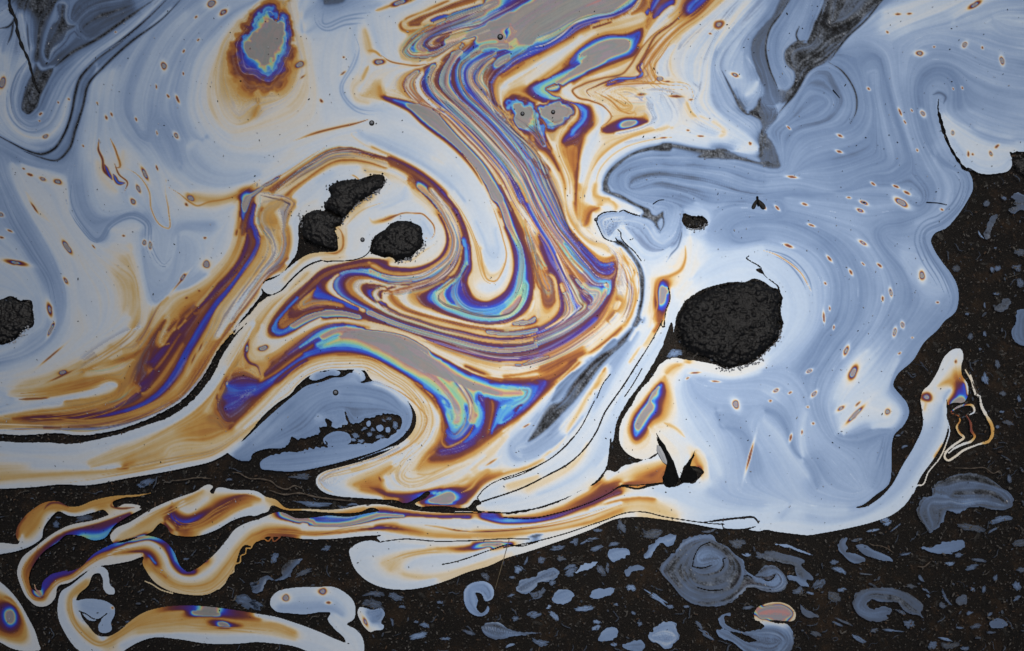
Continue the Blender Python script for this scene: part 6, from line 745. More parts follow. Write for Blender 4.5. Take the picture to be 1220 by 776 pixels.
def bed_material():
    m, n, L, out = mat("dark_silt"); b = n.new("ShaderNodeBsdfPrincipled"); tc = n.new("ShaderNodeTexCoord")
    def noise(sc, det, rough=.6):
        q = n.new("ShaderNodeTexNoise"); q.inputs['Scale'].default_value = sc; q.inputs['Detail'].default_value = det; q.inputs['Roughness'].default_value = rough; L.new(tc.outputs['Object'], q.inputs['Vector']); return q
    r1 = n.new("ShaderNodeValToRGB"); e = r1.color_ramp.elements; e[0].position = .38; e[0].color = (.007, .006, .0048, 1); e[1].position = .68; e[1].color = (.085, .05, .026, 1)
    k = e.new(.52); k.color = (.015, .011, .008, 1)
    a = noise(22, 9, .78); L.new(a.outputs['Fac'], r1.inputs['Fac'])
    r2 = n.new("ShaderNodeValToRGB"); e = r2.color_ramp.elements; e[0].position = .60; e[0].color = (0, 0, 0, 1); e[1].position = .74; e[1].color = (.17, .14, .11, 1)
    c_ = noise(420, 3); L.new(c_.outputs['Fac'], r2.inputs['Fac'])
    mx = n.new("ShaderNodeMix"); mx.data_type = 'RGBA'; mx.blend_type = 'ADD'; mx.inputs[0].default_value = .8
    L.new(r1.outputs[0], mx.inputs[6]); L.new(r2.outputs[0], mx.inputs[7]); L.new(mx.outputs[2], b.inputs['Base Color']); b.inputs['Roughness'].default_value = .9
    bp = n.new("ShaderNodeBump"); bp.inputs['Distance'].default_value = .004; L.new(noise(260, 6).outputs['Fac'], bp.inputs['Height']); L.new(bp.outputs[0], b.inputs['Normal'])
    L.new(b.outputs[0], out.inputs[0]); return m
def water_material():
    m, n, L, out = mat("clear_water"); t = n.new("ShaderNodeBsdfTransparent"); t.inputs[0].default_value = (.80, .79, .76, 1)
    g = n.new("ShaderNodeBsdfGlossy"); g.inputs['Roughness'].default_value = .02; f = n.new("ShaderNodeFresnel"); f.inputs[0].default_value = 1.33; x = n.new("ShaderNodeMixShader")
    L.new(f.outputs[0], x.inputs[0]); L.new(t.outputs[0], x.inputs[1]); L.new(g.outputs[0], x.inputs[2]); L.new(x.outputs[0], out.inputs[0]); return m
def earth_material(name, dark, light, scale, rough=.7, spec=.4, bump=.0015):
    m, n, L, out = mat(name); b = n.new("ShaderNodeBsdfPrincipled"); tc = n.new("ShaderNodeTexCoord"); q = n.new("ShaderNodeTexNoise"); q.inputs['Scale'].default_value = scale; q.inputs['Detail'].default_value = 8; q.inputs['Roughness'].default_value = .7
    L.new(tc.outputs['Object'], q.inputs['Vector']); r = n.new("ShaderNodeValToRGB"); e = r.color_ramp.elements; e[0].position = .38; e[0].color = (*dark, 1); e[1].position = .75; e[1].color = (*light, 1)
    L.new(q.outputs['Fac'], r.inputs['Fac']); L.new(r.outputs[0], b.inputs['Base Color']); b.inputs['Roughness'].default_value = rough; b.inputs['Specular IOR Level'].default_value = spec
    bp = n.new("ShaderNodeBump"); bp.inputs['Strength'].default_value = .7; bp.inputs['Distance'].default_value = bump; L.new(q.outputs['Fac'], bp.inputs['Height']); L.new(bp.outputs[0], b.inputs['Normal']); L.new(b.outputs[0], out.inputs[0]); return m
M_FILM = film_material(); M_BED = bed_material(); M_WATER = water_material()
M_CLOD = earth_material("tarry_soil", (.0015, .0015, .0015), (.024, .018, .012), 330, .36, .5)
M_WOOD = earth_material("black_twig", (.004, .004, .004), (.012, .01, .008), 300)
M_STRAW = earth_material("dry_straw", (.22, .16, .09), (.42, .33, .2), 200, bump=.0002)
M_SCUM = earth_material("tan_scum", (.10, .075, .055), (.24, .19, .14), 260, bump=.0002)
M_SPECK = earth_material("pale_grit", (.04, .035, .03), (.22, .2, .17), 900, bump=.0002)
M_DUST = earth_material("white_dust", (.35, .37, .4), (.8, .82, .85), 900, bump=.0002)
M_SOOT = earth_material("dark_dust", (.01, .01, .01), (.05, .04, .03), 900)
M_FROTH = earth_material("grey_froth", (.25, .26, .28), (.75, .76, .78), 500, bump=.0002)
M_SCUMBLUE = earth_material("slate_scum", (.035, .045, .065), (.12, .15, .2), 500, bump=.0002)
M_RUST = earth_material("rusty_grit", (.03, .018, .01), (.16, .09, .045), 700, bump=.0002)
M_WING = earth_material("brown_wing", (.012, .01, .008), (.09, .075, .06), 600, bump=.0002)
M_PALE = earth_material("pale_film_fold", (.84, .85, .86), (.9, .9, .89), 40, .5, .4, bump=.00002)
M_CHAR = earth_material("black_leaf", (.003, .003, .003), (.012, .012, .012), 250, .8, .2)
# ---------------------------------------------------------------- objects
def tag(o, label=None, cat=None, group=None, kind=None):
    for k, v in (('label', label), ('category', cat), ('group', group), ('kind', kind)):
        if v: o[k] = v
    return o
def mesh_obj(name, V, F, material, parent=None, cols=None, smooth_=True):
    me = bpy.data.meshes.new(name); V = np.asarray(V, np.float32)
    if isinstance(F, np.ndarray):
        nq, k = F.shape; me.vertices.add(len(V)); me.vertices.foreach_set('co', V.ravel()); me.loops.add(nq * k); me.loops.foreach_set('vertex_index', F.astype(np.int32).ravel())
        me.polygons.add(nq); me.polygons.foreach_set('loop_start', np.arange(0, nq * k, k, dtype=np.int32)); me.polygons.foreach_set('loop_total', np.full(nq, k, np.int32)); me.update(calc_edges=True)
    else:
        me.from_pydata([tuple(v) for v in V.tolist()], [], F); me.update()
    if smooth_: me.polygons.foreach_set('use_smooth', np.ones(len(me.polygons), bool))
    if cols is not None:
        a = me.attributes.new('film_tint', 'FLOAT_COLOR', 'POINT'); q = np.ones((len(V), 4), np.float32); q[:, :np.shape(cols)[1]] = cols; a.data.foreach_set('color', q.ravel())
    me.materials.append(material); o = bpy.data.objects.new(name, me); COL.objects.link(o)
    if parent: o.parent = parent; o.matrix_parent_inverse = parent.matrix_world.inverted()
    return o
def empty(name, x, y):
    o = bpy.data.objects.new(name, None); COL.objects.link(o); o.location = P(x, y); o.empty_display_size = .02; bpy.context.view_layer.update(); return o
# --- the setting
R_ = 120.
b = mesh_obj("puddle_bed", [(-R_, -R_, -.004), (R_, -R_, -.004), (R_, R_, -.004), (-R_, R_, -.004)], [(0, 1, 2, 3)], M_BED); tag(b, kind='structure')
b = mesh_obj("water", [(-R_, -R_, 0), (R_, -R_, 0), (R_, R_, 0), (-R_, R_, 0)], [(0, 1, 2, 3)], M_WATER); tag(b, kind='structure')
# --- the film
t_ = time.time()
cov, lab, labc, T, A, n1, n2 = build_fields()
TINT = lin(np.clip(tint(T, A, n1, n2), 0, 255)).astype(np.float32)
print("fields %.1f s" % (time.time() - t_))
h, w = GH - 1, GW - 1
s4 = np.stack([lab[1:2*h+1:2, 1:2*w+1:2], lab[2:2*h+2:2, 1:2*w+1:2], lab[1:2*h+1:2, 2:2*w+2:2], lab[2:2*h+2:2, 2:2*w+2:2]])
cell = np.where((s4 > 0).sum(0) >= 2, s4.max(0), 0).astype(np.int32)                    # which sheet owns each millimetre cell
c0 = blur(cov, 1); gy_, gx_ = np.gradient(c0); gg = gx_ ** 2 + gy_ ** 2 + 1e-4; dd = np.clip((.5 - c0) / gg, -2.2, 2.2)
on = np.pad((cell > 0).astype(np.int8), 1); cnt = on[:-1, :-1] + on[1:, :-1] + on[:-1, 1:] + on[1:, 1:]
edge = (cnt > 0) & (cnt < 4); mx_ = np.where(edge, np.clip(dd * gx_, -.6, .6), 0); my_ = np.where(edge, np.clip(dd * gy_, -.6, .6), 0)
yy, xx = np.mgrid[0:GH, 0:GW].astype(float); VP = P(xx + GX0 + mx_, yy + GY0 + my_, .0004)
part = cell.copy().astype(np.int32)                                                    # sheet number, then regions of the big sheet as 1000 + k
for k, (nm, Pg) in enumerate(REGIONS):
    x0, y0 = np.maximum(np.floor(Pg.min(0)).astype(int) - 1, (GX0, GY0)); x1, y1 = np.minimum(np.ceil(Pg.max(0)).astype(int) + 1, (GX0 + w, GY0 + h))
    if x1 <= x0 or y1 <= y0: continue
    mm = inpoly(Pg - .5, x0, y0, x1 - x0, y1 - y0); s = part[y0 - GY0:y1 - GY0, x0 - GX0:x1 - GX0]; s[mm & (cell[y0 - GY0:y1 - GY0, x0 - GX0:x1 - GX0] == 1)] = 1000 + k
EYEBASE = {}
for k, (x, y, rx, ry, an, kk) in enumerate(EYES):
    R = int(max(rx, ry) * 1.5) + 2; xa, ya = max(0, int(x - GX0) - R), max(0, int(y - GY0) - R); s = part[ya:int(y - GY0) + R, xa:int(x - GX0) + R]
    if s.size == 0: continue
    Y, X = np.mgrid[ya:ya + s.shape[0], xa:xa + s.shape[1]]; X = X + .5 + GX0 - x; Y = Y + .5 + GY0 - y
    u = (X * math.cos(an) + Y * math.sin(an)) / (rx + 1.2); v = (-X * math.sin(an) + Y * math.cos(an)) / (ry + 1.2)
    m = (u * u + v * v < 1) & (s > 0) & (s < 5000)
    if m.sum() < 6: continue
    EYEBASE[5000 + k] = int(np.bincount(s[m]).argmax()); s[m] = 5000 + k
def film_mesh(name, ids, parent=None):
    m = np.isin(part, ids)
    if not m.any(): return None
    j, i = np.nonzero(m); q = np.stack([j * GW + i, (j + 1) * GW + i, (j + 1) * GW + i + 1, j * GW + i + 1], 1)
    u, inv = np.unique(q, return_inverse=True)
    return mesh_obj(name, VP.reshape(-1, 3)[u], inv.reshape(q.shape), M_FILM, parent, np.concatenate([TINT.reshape(-1, 3)[u], (.82 if ids[0] in range(8, 100) else 1.) * np.clip(.55 + .35 * T.reshape(-1)[u], .3, 1)[:, None]], 1))
RID = {}
for k, (nm, _) in enumerate(REGIONS): RID.setdefault(nm, []).append(1000 + k)
OWNER = {}
def sheet(name, x, y, label, cat, parts, group=None):
    e = tag(empty(name, x, y), label, cat, group)
    for pn, ids, lb in parts:
        o = film_mesh(pn, ids, e)
        if o is not None and lb: o['label'] = lb
        for i in ids: OWNER[i] = (e, o)
    return e
R1 = lambda n: RID[n]
sheet('oil_slick', 500, 300, "vast iridescent oil slick covering most of the dark water", "oil slick", [
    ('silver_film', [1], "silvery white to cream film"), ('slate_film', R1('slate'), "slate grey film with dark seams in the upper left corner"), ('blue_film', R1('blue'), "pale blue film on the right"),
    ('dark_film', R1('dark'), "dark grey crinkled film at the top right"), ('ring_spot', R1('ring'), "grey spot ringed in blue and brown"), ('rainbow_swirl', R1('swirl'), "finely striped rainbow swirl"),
    ('rainbow_band', R1('band'), "gold and violet striped band on the left"), ('rainbow_tongue', R1('tongue'), "blue and violet rainbow band under the swirl"), ('grey_blot', [R1('blot')[0]], "left of the two grey feathered blots"), ('grey_blot', [R1('blot')[1]], "right of the two grey feathered blots"),
    ('grey_lens', R1('lens'), "grey lens edged in blue with a pointed blue tail"), ('dark_lens', R1('longlens'), "long thin grey lens beside the swirl"), ('dark_streak', R1('darklens'), "charcoal streak tapering to the lower left"),
    ('rainbow_streak', R1('streak'), "short slanting streak ringed in blue and gold")])
sheet('oil_ribbon', 300, 640, "long beige and rainbow oil ribbon snaking along the bottom left", "oil ribbon", [('film', R1('ribbon'), None)])
sheet('oil_patch', 230, 612, "gold oil patch with a violet curl above the snaking ribbon", "oil patch", [('film', R1('curl'), None)])
sheet('oil_patch', 520, 672, "large rounded silver oil lobe below the beige stream", "oil patch", [('film', R1('lobe'), None)])
sheet('oil_tongue', 150, 560, "silver and gold oil tongue running to the left edge below the black gap", "oil tongue", [('film', R1('strip'), None)])
sheet('oil_spur', 1120, 500, "narrow pale oil spur with a rainbow squiggle rising at the right", "oil spur", [('film', R1('spur'), None)])
sheet('oil_patch', 390, 510, "blue-grey oil sheet torn open inside the dark pocket", "oil patch", [('film', [2], None)])
SHEETS = {3: ('oil_ribbon', "short gold oil ribbon at the left edge above the snaking ribbon", "oil ribbon"), 4: ('oil_patch', "leaf-shaped gold oil patch with a blue ringed eye at the lower left edge", "oil patch"),
 5: ('oil_ribbon', "thick silver and gold oil ribbon with a swan-neck end along the bottom edge", "oil ribbon"), 6: ('oil_fleck', "white-rimmed triangular oil fleck right of the swan-neck ribbon end", "oil fleck"), 7: ('oil_fleck', "blue C-shaped oil hook below the large silver lobe", "oil fleck"),
 8: ('oil_fleck', "largest slate-blue oil fleck coiled in a spiral with a tail", "oil fleck"), 9: ('oil_fleck', "dull arched oil fleck over the tail of the big spiral", "oil fleck"), 10: ('oil_fleck', "big dark lobed oil fleck right of the slick near the right edge", "oil fleck"),
 11: ('oil_fleck', "slate horseshoe-shaped oil fleck in the lower right", "oil fleck"), 12: ('oil_fleck', "smooth cigar-shaped blue oil fleck pointing left", "oil fleck"), 13: ('oil_fleck', "curled blue oil fleck cut by the bottom edge under the tan stone-like patch", "oil fleck"),
 14: ('oil_fleck', "tan stone-like oil fleck with a cream rim", "oil fleck"), 15: ('oil_fleck', "ragged blue oil fleck with a dark centre near the bottom edge", "oil fleck"), 16: ('oil_fleck', "wrinkled slate oil fleck slanting right of the blue hook", "oil fleck"),
 17: ('oil_fleck', "bright blue scalloped oil fleck left of the big spiral", "oil fleck"), 18: ('oil_fleck', "pointed leaf-shaped pale oil fleck below the stream", "oil fleck"), 19: ('oil_fleck', "flat blue oil fleck with ragged ends left of the spiral", "oil fleck"),
 20: ('oil_fleck', "slate ring-shaped oil fleck with a long tail below the blue hook", "oil fleck"), 21: ('oil_fleck', "winding slate oil fleck between the lobe and the snaking ribbon", "oil fleck"), 22: ('oil_fleck', "long slate oil fleck slanting down right below the slick rim", "oil fleck"),
 23: ('oil_fleck', "bent slate oil fleck beside the long slanting one", "oil fleck"), 24: ('oil_fleck', "upright sickle-shaped oil fleck off the slick's right edge", "oil fleck"), 25: ('oil_fleck', "dull oval oil fleck right of the slick, above the spur", "oil fleck"),
 26: ('oil_fleck', "blue oil sheet cut by the right edge, level with the large lump", "oil fleck"), 37: ('oil_fleck', "scalloped slate oil fleck at the right edge under the fuzzy lump", "oil fleck"), 27: ('oil_fleck', "lumpy blue oil fleck near the bottom edge left of the ragged one", "oil fleck"), 28: ('oil_fleck', "pale blue oil fleck touching the bottom edge", "oil fleck"),
 29: ('oil_fleck', "pale hooked oil fleck right of the spiral's tail", "oil fleck"), 30: ('oil_fleck', "small square blue oil fleck in the lower right", "oil fleck"), 31: ('oil_fleck', "angular blue oil fleck near the lower right corner", "oil fleck"),
 32: ('oil_fleck', "wedge-shaped slate oil fleck right of the tan fleck", "oil fleck"), 33: ('oil_fleck', "folded blue oil fleck below the wrinkled slanting one", "oil fleck"), 34: ('oil_fleck', "long scaly blue oil fleck left of the spiral's top", "oil fleck"),
 35: ('oil_fleck', "thin pale oil sliver above the dull arched fleck", "oil fleck"), 36: ('oil_fleck', "dull arc-shaped oil fleck under the scalloped one", "oil fleck")}
for i, (nm, lb, ct) in SHEETS.items():
    cs = np.argwhere(part == i)
    if len(cs) == 0: continue
    cy, cx = cs.mean(0) + (GY0, GX0)
    if nm == 'oil_fleck' and i != 8:
        o = film_mesh(nm, [i]); tag(o, lb, ct, "oil flecks adrift on the open water"); OWNER[i] = (o, o)
    else:
        sheet(nm, cx, cy, lb, ct, [('film', [i], None)], "oil flecks adrift on the open water" if i == 8 else None)
for k, bs in EYEBASE.items():                                                          # each droplet spot, in the sheet it lies in
    if bs in OWNER: film_mesh('oil_eye', [k], OWNER[bs][0])
    else: print('eye without sheet', k, bs)
# ---------------------------------------------------------------- flecks too small for the millimetre lattice
rnd = random.Random(11); nrg = np.random.default_rng(5)
def tint_of(t): return lin(np.stack([np.interp(t, [r[0] for r in RAMP], [r[1][k] for r in RAMP]) for k in range(3)], -1))
def fleck_mesh(x, y, ln, wd, an, t):
    n, rings = 28, 5; a = np.linspace(0, 2 * math.pi, n, endpoint=False); bend = nrg.normal(0, .22)
    rad = 1 + sum(nrg.normal(0, .2 / k ** .65) * np.sin(k * a + nrg.uniform(0, 6.3)) for k in range(2, 14)); rad = np.clip(rad, .45, 1.5)
    V, C = [(x, y)], [t]
    for r in range(1, rings + 1):
        f = r / rings; u = np.cos(a) * rad * f; v = np.sin(a) * rad * f; v2 = v * wd / 2; u2 = u * ln / 2; v2 = v2 + bend * (u2 ** 2) / max(ln, 1)
        ca, sa = math.cos(an), math.sin(an); V += list(zip(x + u2 * ca - v2 * sa, y + u2 * sa + v2 * ca))
        C += list(t + .22 * np.sin(v * 9 + bend * 9) * nrg.uniform(.3, 1) + nrg.normal(0, .1, n) + (.25 if r == rings else 0))
    F = [(0, 1 + (k + 1) % n, 1 + k) for k in range(n)]
    for r in range(1, rings):
        p, q = 1 + (r - 1) * n, 1 + r * n; F += [(p + k, p + (k + 1) % n, q + (k + 1) % n, q + k) for k in range(n)]
    V = np.array(V); al = np.concatenate([[.8]] + [np.clip(nrg.uniform(.55, .95) * (1.15 - .75 * (r / rings) ** 3) + nrg.normal(0, .1, n), .12, 1) for r in range(1, rings + 1)]); return P(V[:, 0], V[:, 1], .0003), F, np.concatenate([tint_of(np.array(C)), al[:, None]], 1)
MARKS = (("the big spiral fleck", 845, 682), ("the horseshoe-shaped fleck", 1055, 716), ("the cigar-shaped fleck", 1125, 652), ("the tan stone-like fleck", 922, 729), ("the dark lobed fleck", 1148, 598), ("the ragged blue fleck", 790, 752), ("the scalloped blue fleck", 737, 661), ("the blue hook", 571, 714),
         ("the swan-neck ribbon", 395, 715), ("the silver lobe", 490, 672), ("the wrinkled slanting fleck", 640, 697), ("the pale spur", 1115, 500), ("the blue film's right bulge", 1142, 345), ("the fuzzy lump", 1222, 202), ("the pocket sheet", 390, 510), ("the snaking ribbon", 190, 690), ("the largest soil lump", 868, 385), ("the gold curl patch", 230, 612))
ranked = {}
for tl, s in FLECKS.items():
    x0, y0, k = TILE[tl]
    for wd_ in s.split():
        v = [float(q) for q in wd_.split(',')]; x, y = x0 + v[0] / k, y0 + v[1] / k; t = v[5] if len(v) > 5 else 1.6
        V, F, Cc = fleck_mesh(x, y, v[2] / k, v[3] / k, math.radians(v[4]), t); o = mesh_obj('oil_fleck', V, F, M_FILM, None, Cc)
        mk, mx0, my0 = min(MARKS, key=lambda m: math.hypot(m[1] - x, m[2] - y)); a = math.degrees(math.atan2(my0 - y, x - mx0)) % 360
        dr = ("right of", "above right of", "above", "above left of", "left of", "below left of", "below", "below right of")[int((a + 22.5) // 45) % 8]; el = v[2] / max(v[3], 1)
        shp = "sliver-thin" if el > 3.2 else "elongated" if el > 1.9 else "roundish"; ton = "dark" if t < 1.35 else "pale blue" if t >= 1.9 else "slate-blue"; big = "tiny" if v[2] < 34 else "small" if v[2] < 66 else "larger"
        ranked.setdefault(f"{big} {shp} {ton} oil fleck {dr} {mk}", []).append((math.hypot(mx0 - x, my0 - y), o))
for lb, lst in ranked.items():
    lst.sort(key=lambda q: q[0])
    for k, (_, o) in enumerate(lst): tag(o, lb if len(lst) == 1 else lb + (", nearest one", ", second nearest", ", third nearest", ", fourth nearest", ", fifth nearest")[k], "oil fleck", "oil flecks adrift on the open water")
def ribbon_mesh(p, wd, z=.0012):
    t = np.gradient(p, axis=0); t /= np.maximum(np.hypot(t[:, 0], t[:, 1])[:, None], 1e-6); nn = np.stack([-t[:, 1], t[:, 0]], 1); u = np.linspace(0, 1, len(p)); ww = (wd / 2 * np.minimum(1, np.minimum(.3 + u * 5, .3 + (1 - u) * 5)) * (1 + .3 * np.sin(u * 40)))[:, None]
    V = np.vstack([P(*(p + nn * ww).T, z), P(*p.T, z + .0006), P(*(p - nn * ww).T, z)]); n = len(p)
    return V, [(k, k + 1, n + k + 1, n + k) for k in range(n - 1)] + [(n + k, n + k + 1, 2 * n + k + 1, 2 * n + k) for k in range(n - 1)]
for lb, wd, s in STRANDS:
    V, F = ribbon_mesh(smooth(pts(s)), wd); o = mesh_obj('scum_strand', V, F, M_SCUM); tag(o, lb, "scum strand", "strands of scum on the water")
def tube(name, p, r0, r1, z, material, label, cat, wob=0, group=None, rise=0.):
    n, m = len(p), 8; t = np.gradient(p, axis=0); t /= np.maximum(np.hypot(t[:, 0], t[:, 1])[:, None], 1e-6); nn = np.stack([-t[:, 1], t[:, 0]], 1); V = []
    for k in range(n):
        u = k / (n - 1); r = (r0 * (1 - u) + r1 * u) * (1 + wob * math.sin(k * .9) * .5 + wob * rnd.uniform(-.5, .5))
        for j in range(m):
            a = 2 * math.pi * j / m; q = p[k] + nn[k] * math.cos(a) * r; V.append(P(q[0], q[1], z + rise * u + (math.sin(a) * r + r) * .001))
    F = [(k * m + j, k * m + (j + 1) % m, (k + 1) * m + (j + 1) % m, (k + 1) * m + j) for k in range(n - 1) for j in range(m)] + [tuple(range(m))[::-1], tuple((n - 1) * m + j for j in range(m))]
    return tag(mesh_obj(name, V, F, material), label, cat, group)
tube('twig', smooth(pts("@G 10,-20 @A1 45,0 52,45 74,88 84,150 110,228 134,278 150,340 168,400 186,432"), step=2), 2.1, 1.2, .001, M_WOOD, "thin crooked black twig in the upper left corner", "twig", .5)
tube('straw', pts("@G 607,642 590,702"), .5, .4, .002, M_STRAW, "fine tan straw across the silver lobe's rim", "straw", .1)
# --- lumps of tarry soil standing out of the water
def lump(name, outline, height, n, label, cr=(.9, 2.6), froth=None, seed=1):
    g = np.random.default_rng(seed); Pg = smooth(pts(outline), True); x0, y0 = np.floor(Pg.min(0)).astype(int) - 2; x1, y1 = np.ceil(Pg.max(0)).astype(int) + 3; W_, H_ = x1 - x0, y1 - y0; SSx = 1.0
    m = inpoly(Pg, x0, y0, W_, H_).astype(float); d = np.zeros_like(m); q = m.copy()
    for _ in range(60):
        q = np.minimum.reduce([q, np.pad(q, 1)[:-2, 1:-1], np.pad(q, 1)[2:, 1:-1], np.pad(q, 1)[1:-1, :-2], np.pad(q, 1)[1:-1, 2:]]); d += q
        if not q.any(): break
    d = gsmooth(d, 1.5); z = height * (1 - np.exp(-d / (7. if height > 8 else 4))) - 2.5 + gsmooth(g.normal(0, 1, m.shape), 6) * 22 * min(1, height / 12)
    jj, ii = np.nonzero(m > 0); Y, X = np.mgrid[0:H_, 0:W_].astype(float); top = z.copy()
    for _ in range(n):                                       # granules of many sizes pressed into the clod
        k = g.integers(len(jj)); cx, cy = ii[k] + g.uniform(-.5, .5), jj[k] + g.uniform(-.5, .5); r = g.uniform(*cr) * (1.5 if g.random() < .1 else 1); R = int(r) + 2
        ya, yb, xa, xb = max(0, int(cy) - R), int(cy) + R + 2, max(0, int(cx) - R), int(cx) + R + 2
        d2 = (X[ya:yb, xa:xb] - cx) ** 2 + ((Y[ya:yb, xa:xb] - cy) * g.uniform(.8, 1.3)) ** 2; hz = z[jj[k], ii[k]] - r * .35 + np.sqrt(np.clip(r * r - d2, 0, None)) * 1.25
        top[ya:yb, xa:xb] = np.where(d2 < r * r, np.maximum(top[ya:yb, xa:xb], hz), top[ya:yb, xa:xb])
    top = top + g.normal(0, .25, top.shape); m2 = np.pad(m, 1); near = (m2[:-2, 1:-1] + m2[2:, 1:-1] + m2[1:-1, :-2] + m2[1:-1, 2:] + m) > 0
    top = np.where(m > 0, top, -6.)
    idx = -np.ones(m.shape, int); c4 = np.zeros((H_ - 1, W_ - 1), bool); c4 |= (near[:-1, :-1] & near[1:, :-1] & near[:-1, 1:] & near[1:, 1:])
    j, i = np.nonzero(c4); qd = np.stack([j * W_ + i, (j + 1) * W_ + i, (j + 1) * W_ + i + 1, j * W_ + i + 1], 1); u, inv = np.unique(qd, return_inverse=True)
    gx, gy = X.ravel()[u] + x0 + g.uniform(-.3, .3, len(u)), Y.ravel()[u] + y0 + g.uniform(-.3, .3, len(u)); zz = top.ravel()[u] * .001
    V = P(gx, gy); V[:, 2] = zz; c = Pg.mean(0); e = tag(empty(name, *c), label, "soil lump"); mesh_obj('clod', V, inv.reshape(qd.shape), M_CLOD, e, None, False)
    # loose crumbs round the foot, one joined part
    CV, CF = [], []; k = 0
    for _ in range(int(len(Pg) * .3)):
        p = Pg[g.integers(len(Pg))] + g.normal(0, 1.3, 2); r = g.uniform(.5, 1.5); b = len(CV); cen = P(p[0], p[1], .001)
        for a in ((1, 0, 0), (-1, 0, 0), (0, 1, 0), (0, -1, 0), (0, 0, 1), (0, 0, -1)): CV.append(cen + np.array(a) * r * .001 * g.uniform(.7, 1.3))
        CF += [(b + q_[0], b + q_[1], b + q_[2]) for q_ in ((0, 2, 4), (2, 1, 4), (1, 3, 4), (3, 0, 4), (2, 0, 5), (1, 2, 5), (3, 1, 5), (0, 3, 5))]
    tag(mesh_obj('crumbs', CV, CF, M_CLOD, e, None, False), kind='stuff')
    if froth:
        CV, CF = [], []; fp = smooth(pts(froth))
        for _ in range(int(len(fp) * 1.1)):
            p = fp[g.integers(len(fp))] + g.normal(0, 1.5, 2); r = g.uniform(.4, 1.3); b = len(CV); nn = 6
            CV.append(P(p[0], p[1], .0022)); CV += [P(p[0] + math.cos(a) * r * g.uniform(.5, 1.4), p[1] + math.sin(a) * r * g.uniform(.5, 1.4), .0013) for a in np.linspace(0, 6.283, nn, endpoint=False)]
            CF += [(b, b + 1 + (q_ + 1) % nn, b + 1 + q_) for q_ in range(nn)]
        tag(mesh_obj('froth', CV, CF, M_FROTH, e), kind='stuff')
    return e
lump('soil_lump', "@P1 800,470 785,450 830,408 900,388 1000,378 1050,375 1110,350 1172,352 1192,395 1180,430 1120,470 1060,510 1000,545 960,590 920,630 905,660 850,640 790,605 752,590 755,560 790,520", 8, 1800, "elongated black lump of crumbly soil left of the swirl", froth="@P1 1192,400 1150,455 1080,510 1000,555 940,610 890,670 850,715", seed=2)
lump('soil_lump', "@P1 612,660 640,625 690,608 750,615 790,612 850,645 900,665 880,700 845,720 @P2 835,20 848,70 850,110 846,160 800,160 720,140 650,110 610,80 600,20", 8, 1300, "black crumbly soil lump below and touching the elongated one", froth="@P1 570,640 600,700 590,760", seed=3)
lump('soil_lump', "@B2 552,400 565,368 592,342 622,326 645,298 690,288 738,294 780,318 786,360 792,388 776,412 752,432 735,455 700,460 668,470 655,455 600,448 555,425", 8, 1600, "round black soil lump at the heart of the swirl", froth="@B2 795,390 790,420 760,440 735,462 700,466 670,476", seed=4)
lump('soil_lump', "@G -40,352 @B1 0,652 60,640 84,655 142,660 148,700 144,776 @C1 118,46 68,92 20,112 0,114 @G -40,400", 5, 1000, "flat dark soil lump cut off by the left edge", froth="@C1 140,30 110,70 60,105", seed=5)
lump('soil_lump', "@B3 800,760 812,715 838,672 890,628 960,596 1050,576 1130,568 1150,560 1200,573 @B4 28,595 58,608 78,652 72,690 80,776 @C4 78,50 55,98 0,150 @C3 1150,195 1080,214 1035,224 1000,212 960,190 900,170 850,150 810,100 800,40", 9, 5200, "largest black soil lump standing in the blue film on the right", (.9, 2.8), "@C4 80,60 60,110 20,140 @C3 1190,190 1120,220 1040,236 980,218", seed=6)
lump('soil_lump', "@B3 842,278 870,268 925,275 938,292 920,312 880,316 848,308", 4, 70, "small black soil speck above the large lump", (.8, 1.8), "@B3 940,285 930,310 890,325 850,318", seed=7)
lump('soil_lump', "@G 1208,190 1222,186 1262,190 1260,215 1225,212 1212,203", 5, 150, "dark fuzzy soil lump at the right edge below the glare", (.8, 2), None, seed=8)
# --- black leaf shards and the folded flap at the torn gap
def shard(name, s, z0, z1, label, m_=None, cat="leaf shard"):
    p = pts(s); n = len(p); hgt = np.array([z0 if k % 2 else z1 for k in range(n)]); c = p.mean(0); V = [P(c[0], c[1], (z0 + z1) / 2 + .0015)] + [P(q[0], q[1], hz) for q, hz in zip(p, hgt)] + [P(q[0], q[1], hz - .0012) for q, hz in zip(p, hgt)] + [P(c[0], c[1], (z0 + z1) / 2)]
    F = [(0, 1 + k, 1 + (k + 1) % n) for k in range(n)] + [(1 + k, 1 + n + k, 1 + n + (k + 1) % n, 1 + (k + 1) % n) for k in range(n)] + [(1 + 2 * n, 1 + n + (k + 1) % n, 1 + n + k) for k in range(n)]
    return tag(mesh_obj(name, V, F, m_ or M_CHAR, None, None, False), label, cat)
shard('leaf_shard', "@X4 365,185 400,240 440,290 470,370 510,420 530,480 555,570 540,610 480,635 435,610 425,560 445,480 460,400 420,320 385,240", .0008, .0018, "narrow black leaf shard poking through the torn film right of the dark gap")
shard('leaf_shard', "@X4 690,330 680,370 640,410 620,450 590,510 565,560 580,600 640,605 715,560 700,510 640,470 640,430", .0008, .002, "triangular black leaf shard beside the narrow one")
shard('film_flap', "@X4 372,285 400,300 430,360 456,400 452,452 420,430 392,380 368,330", .0014, .0026, "white folded flap of film at the torn gap", M_PALE, "film flap")
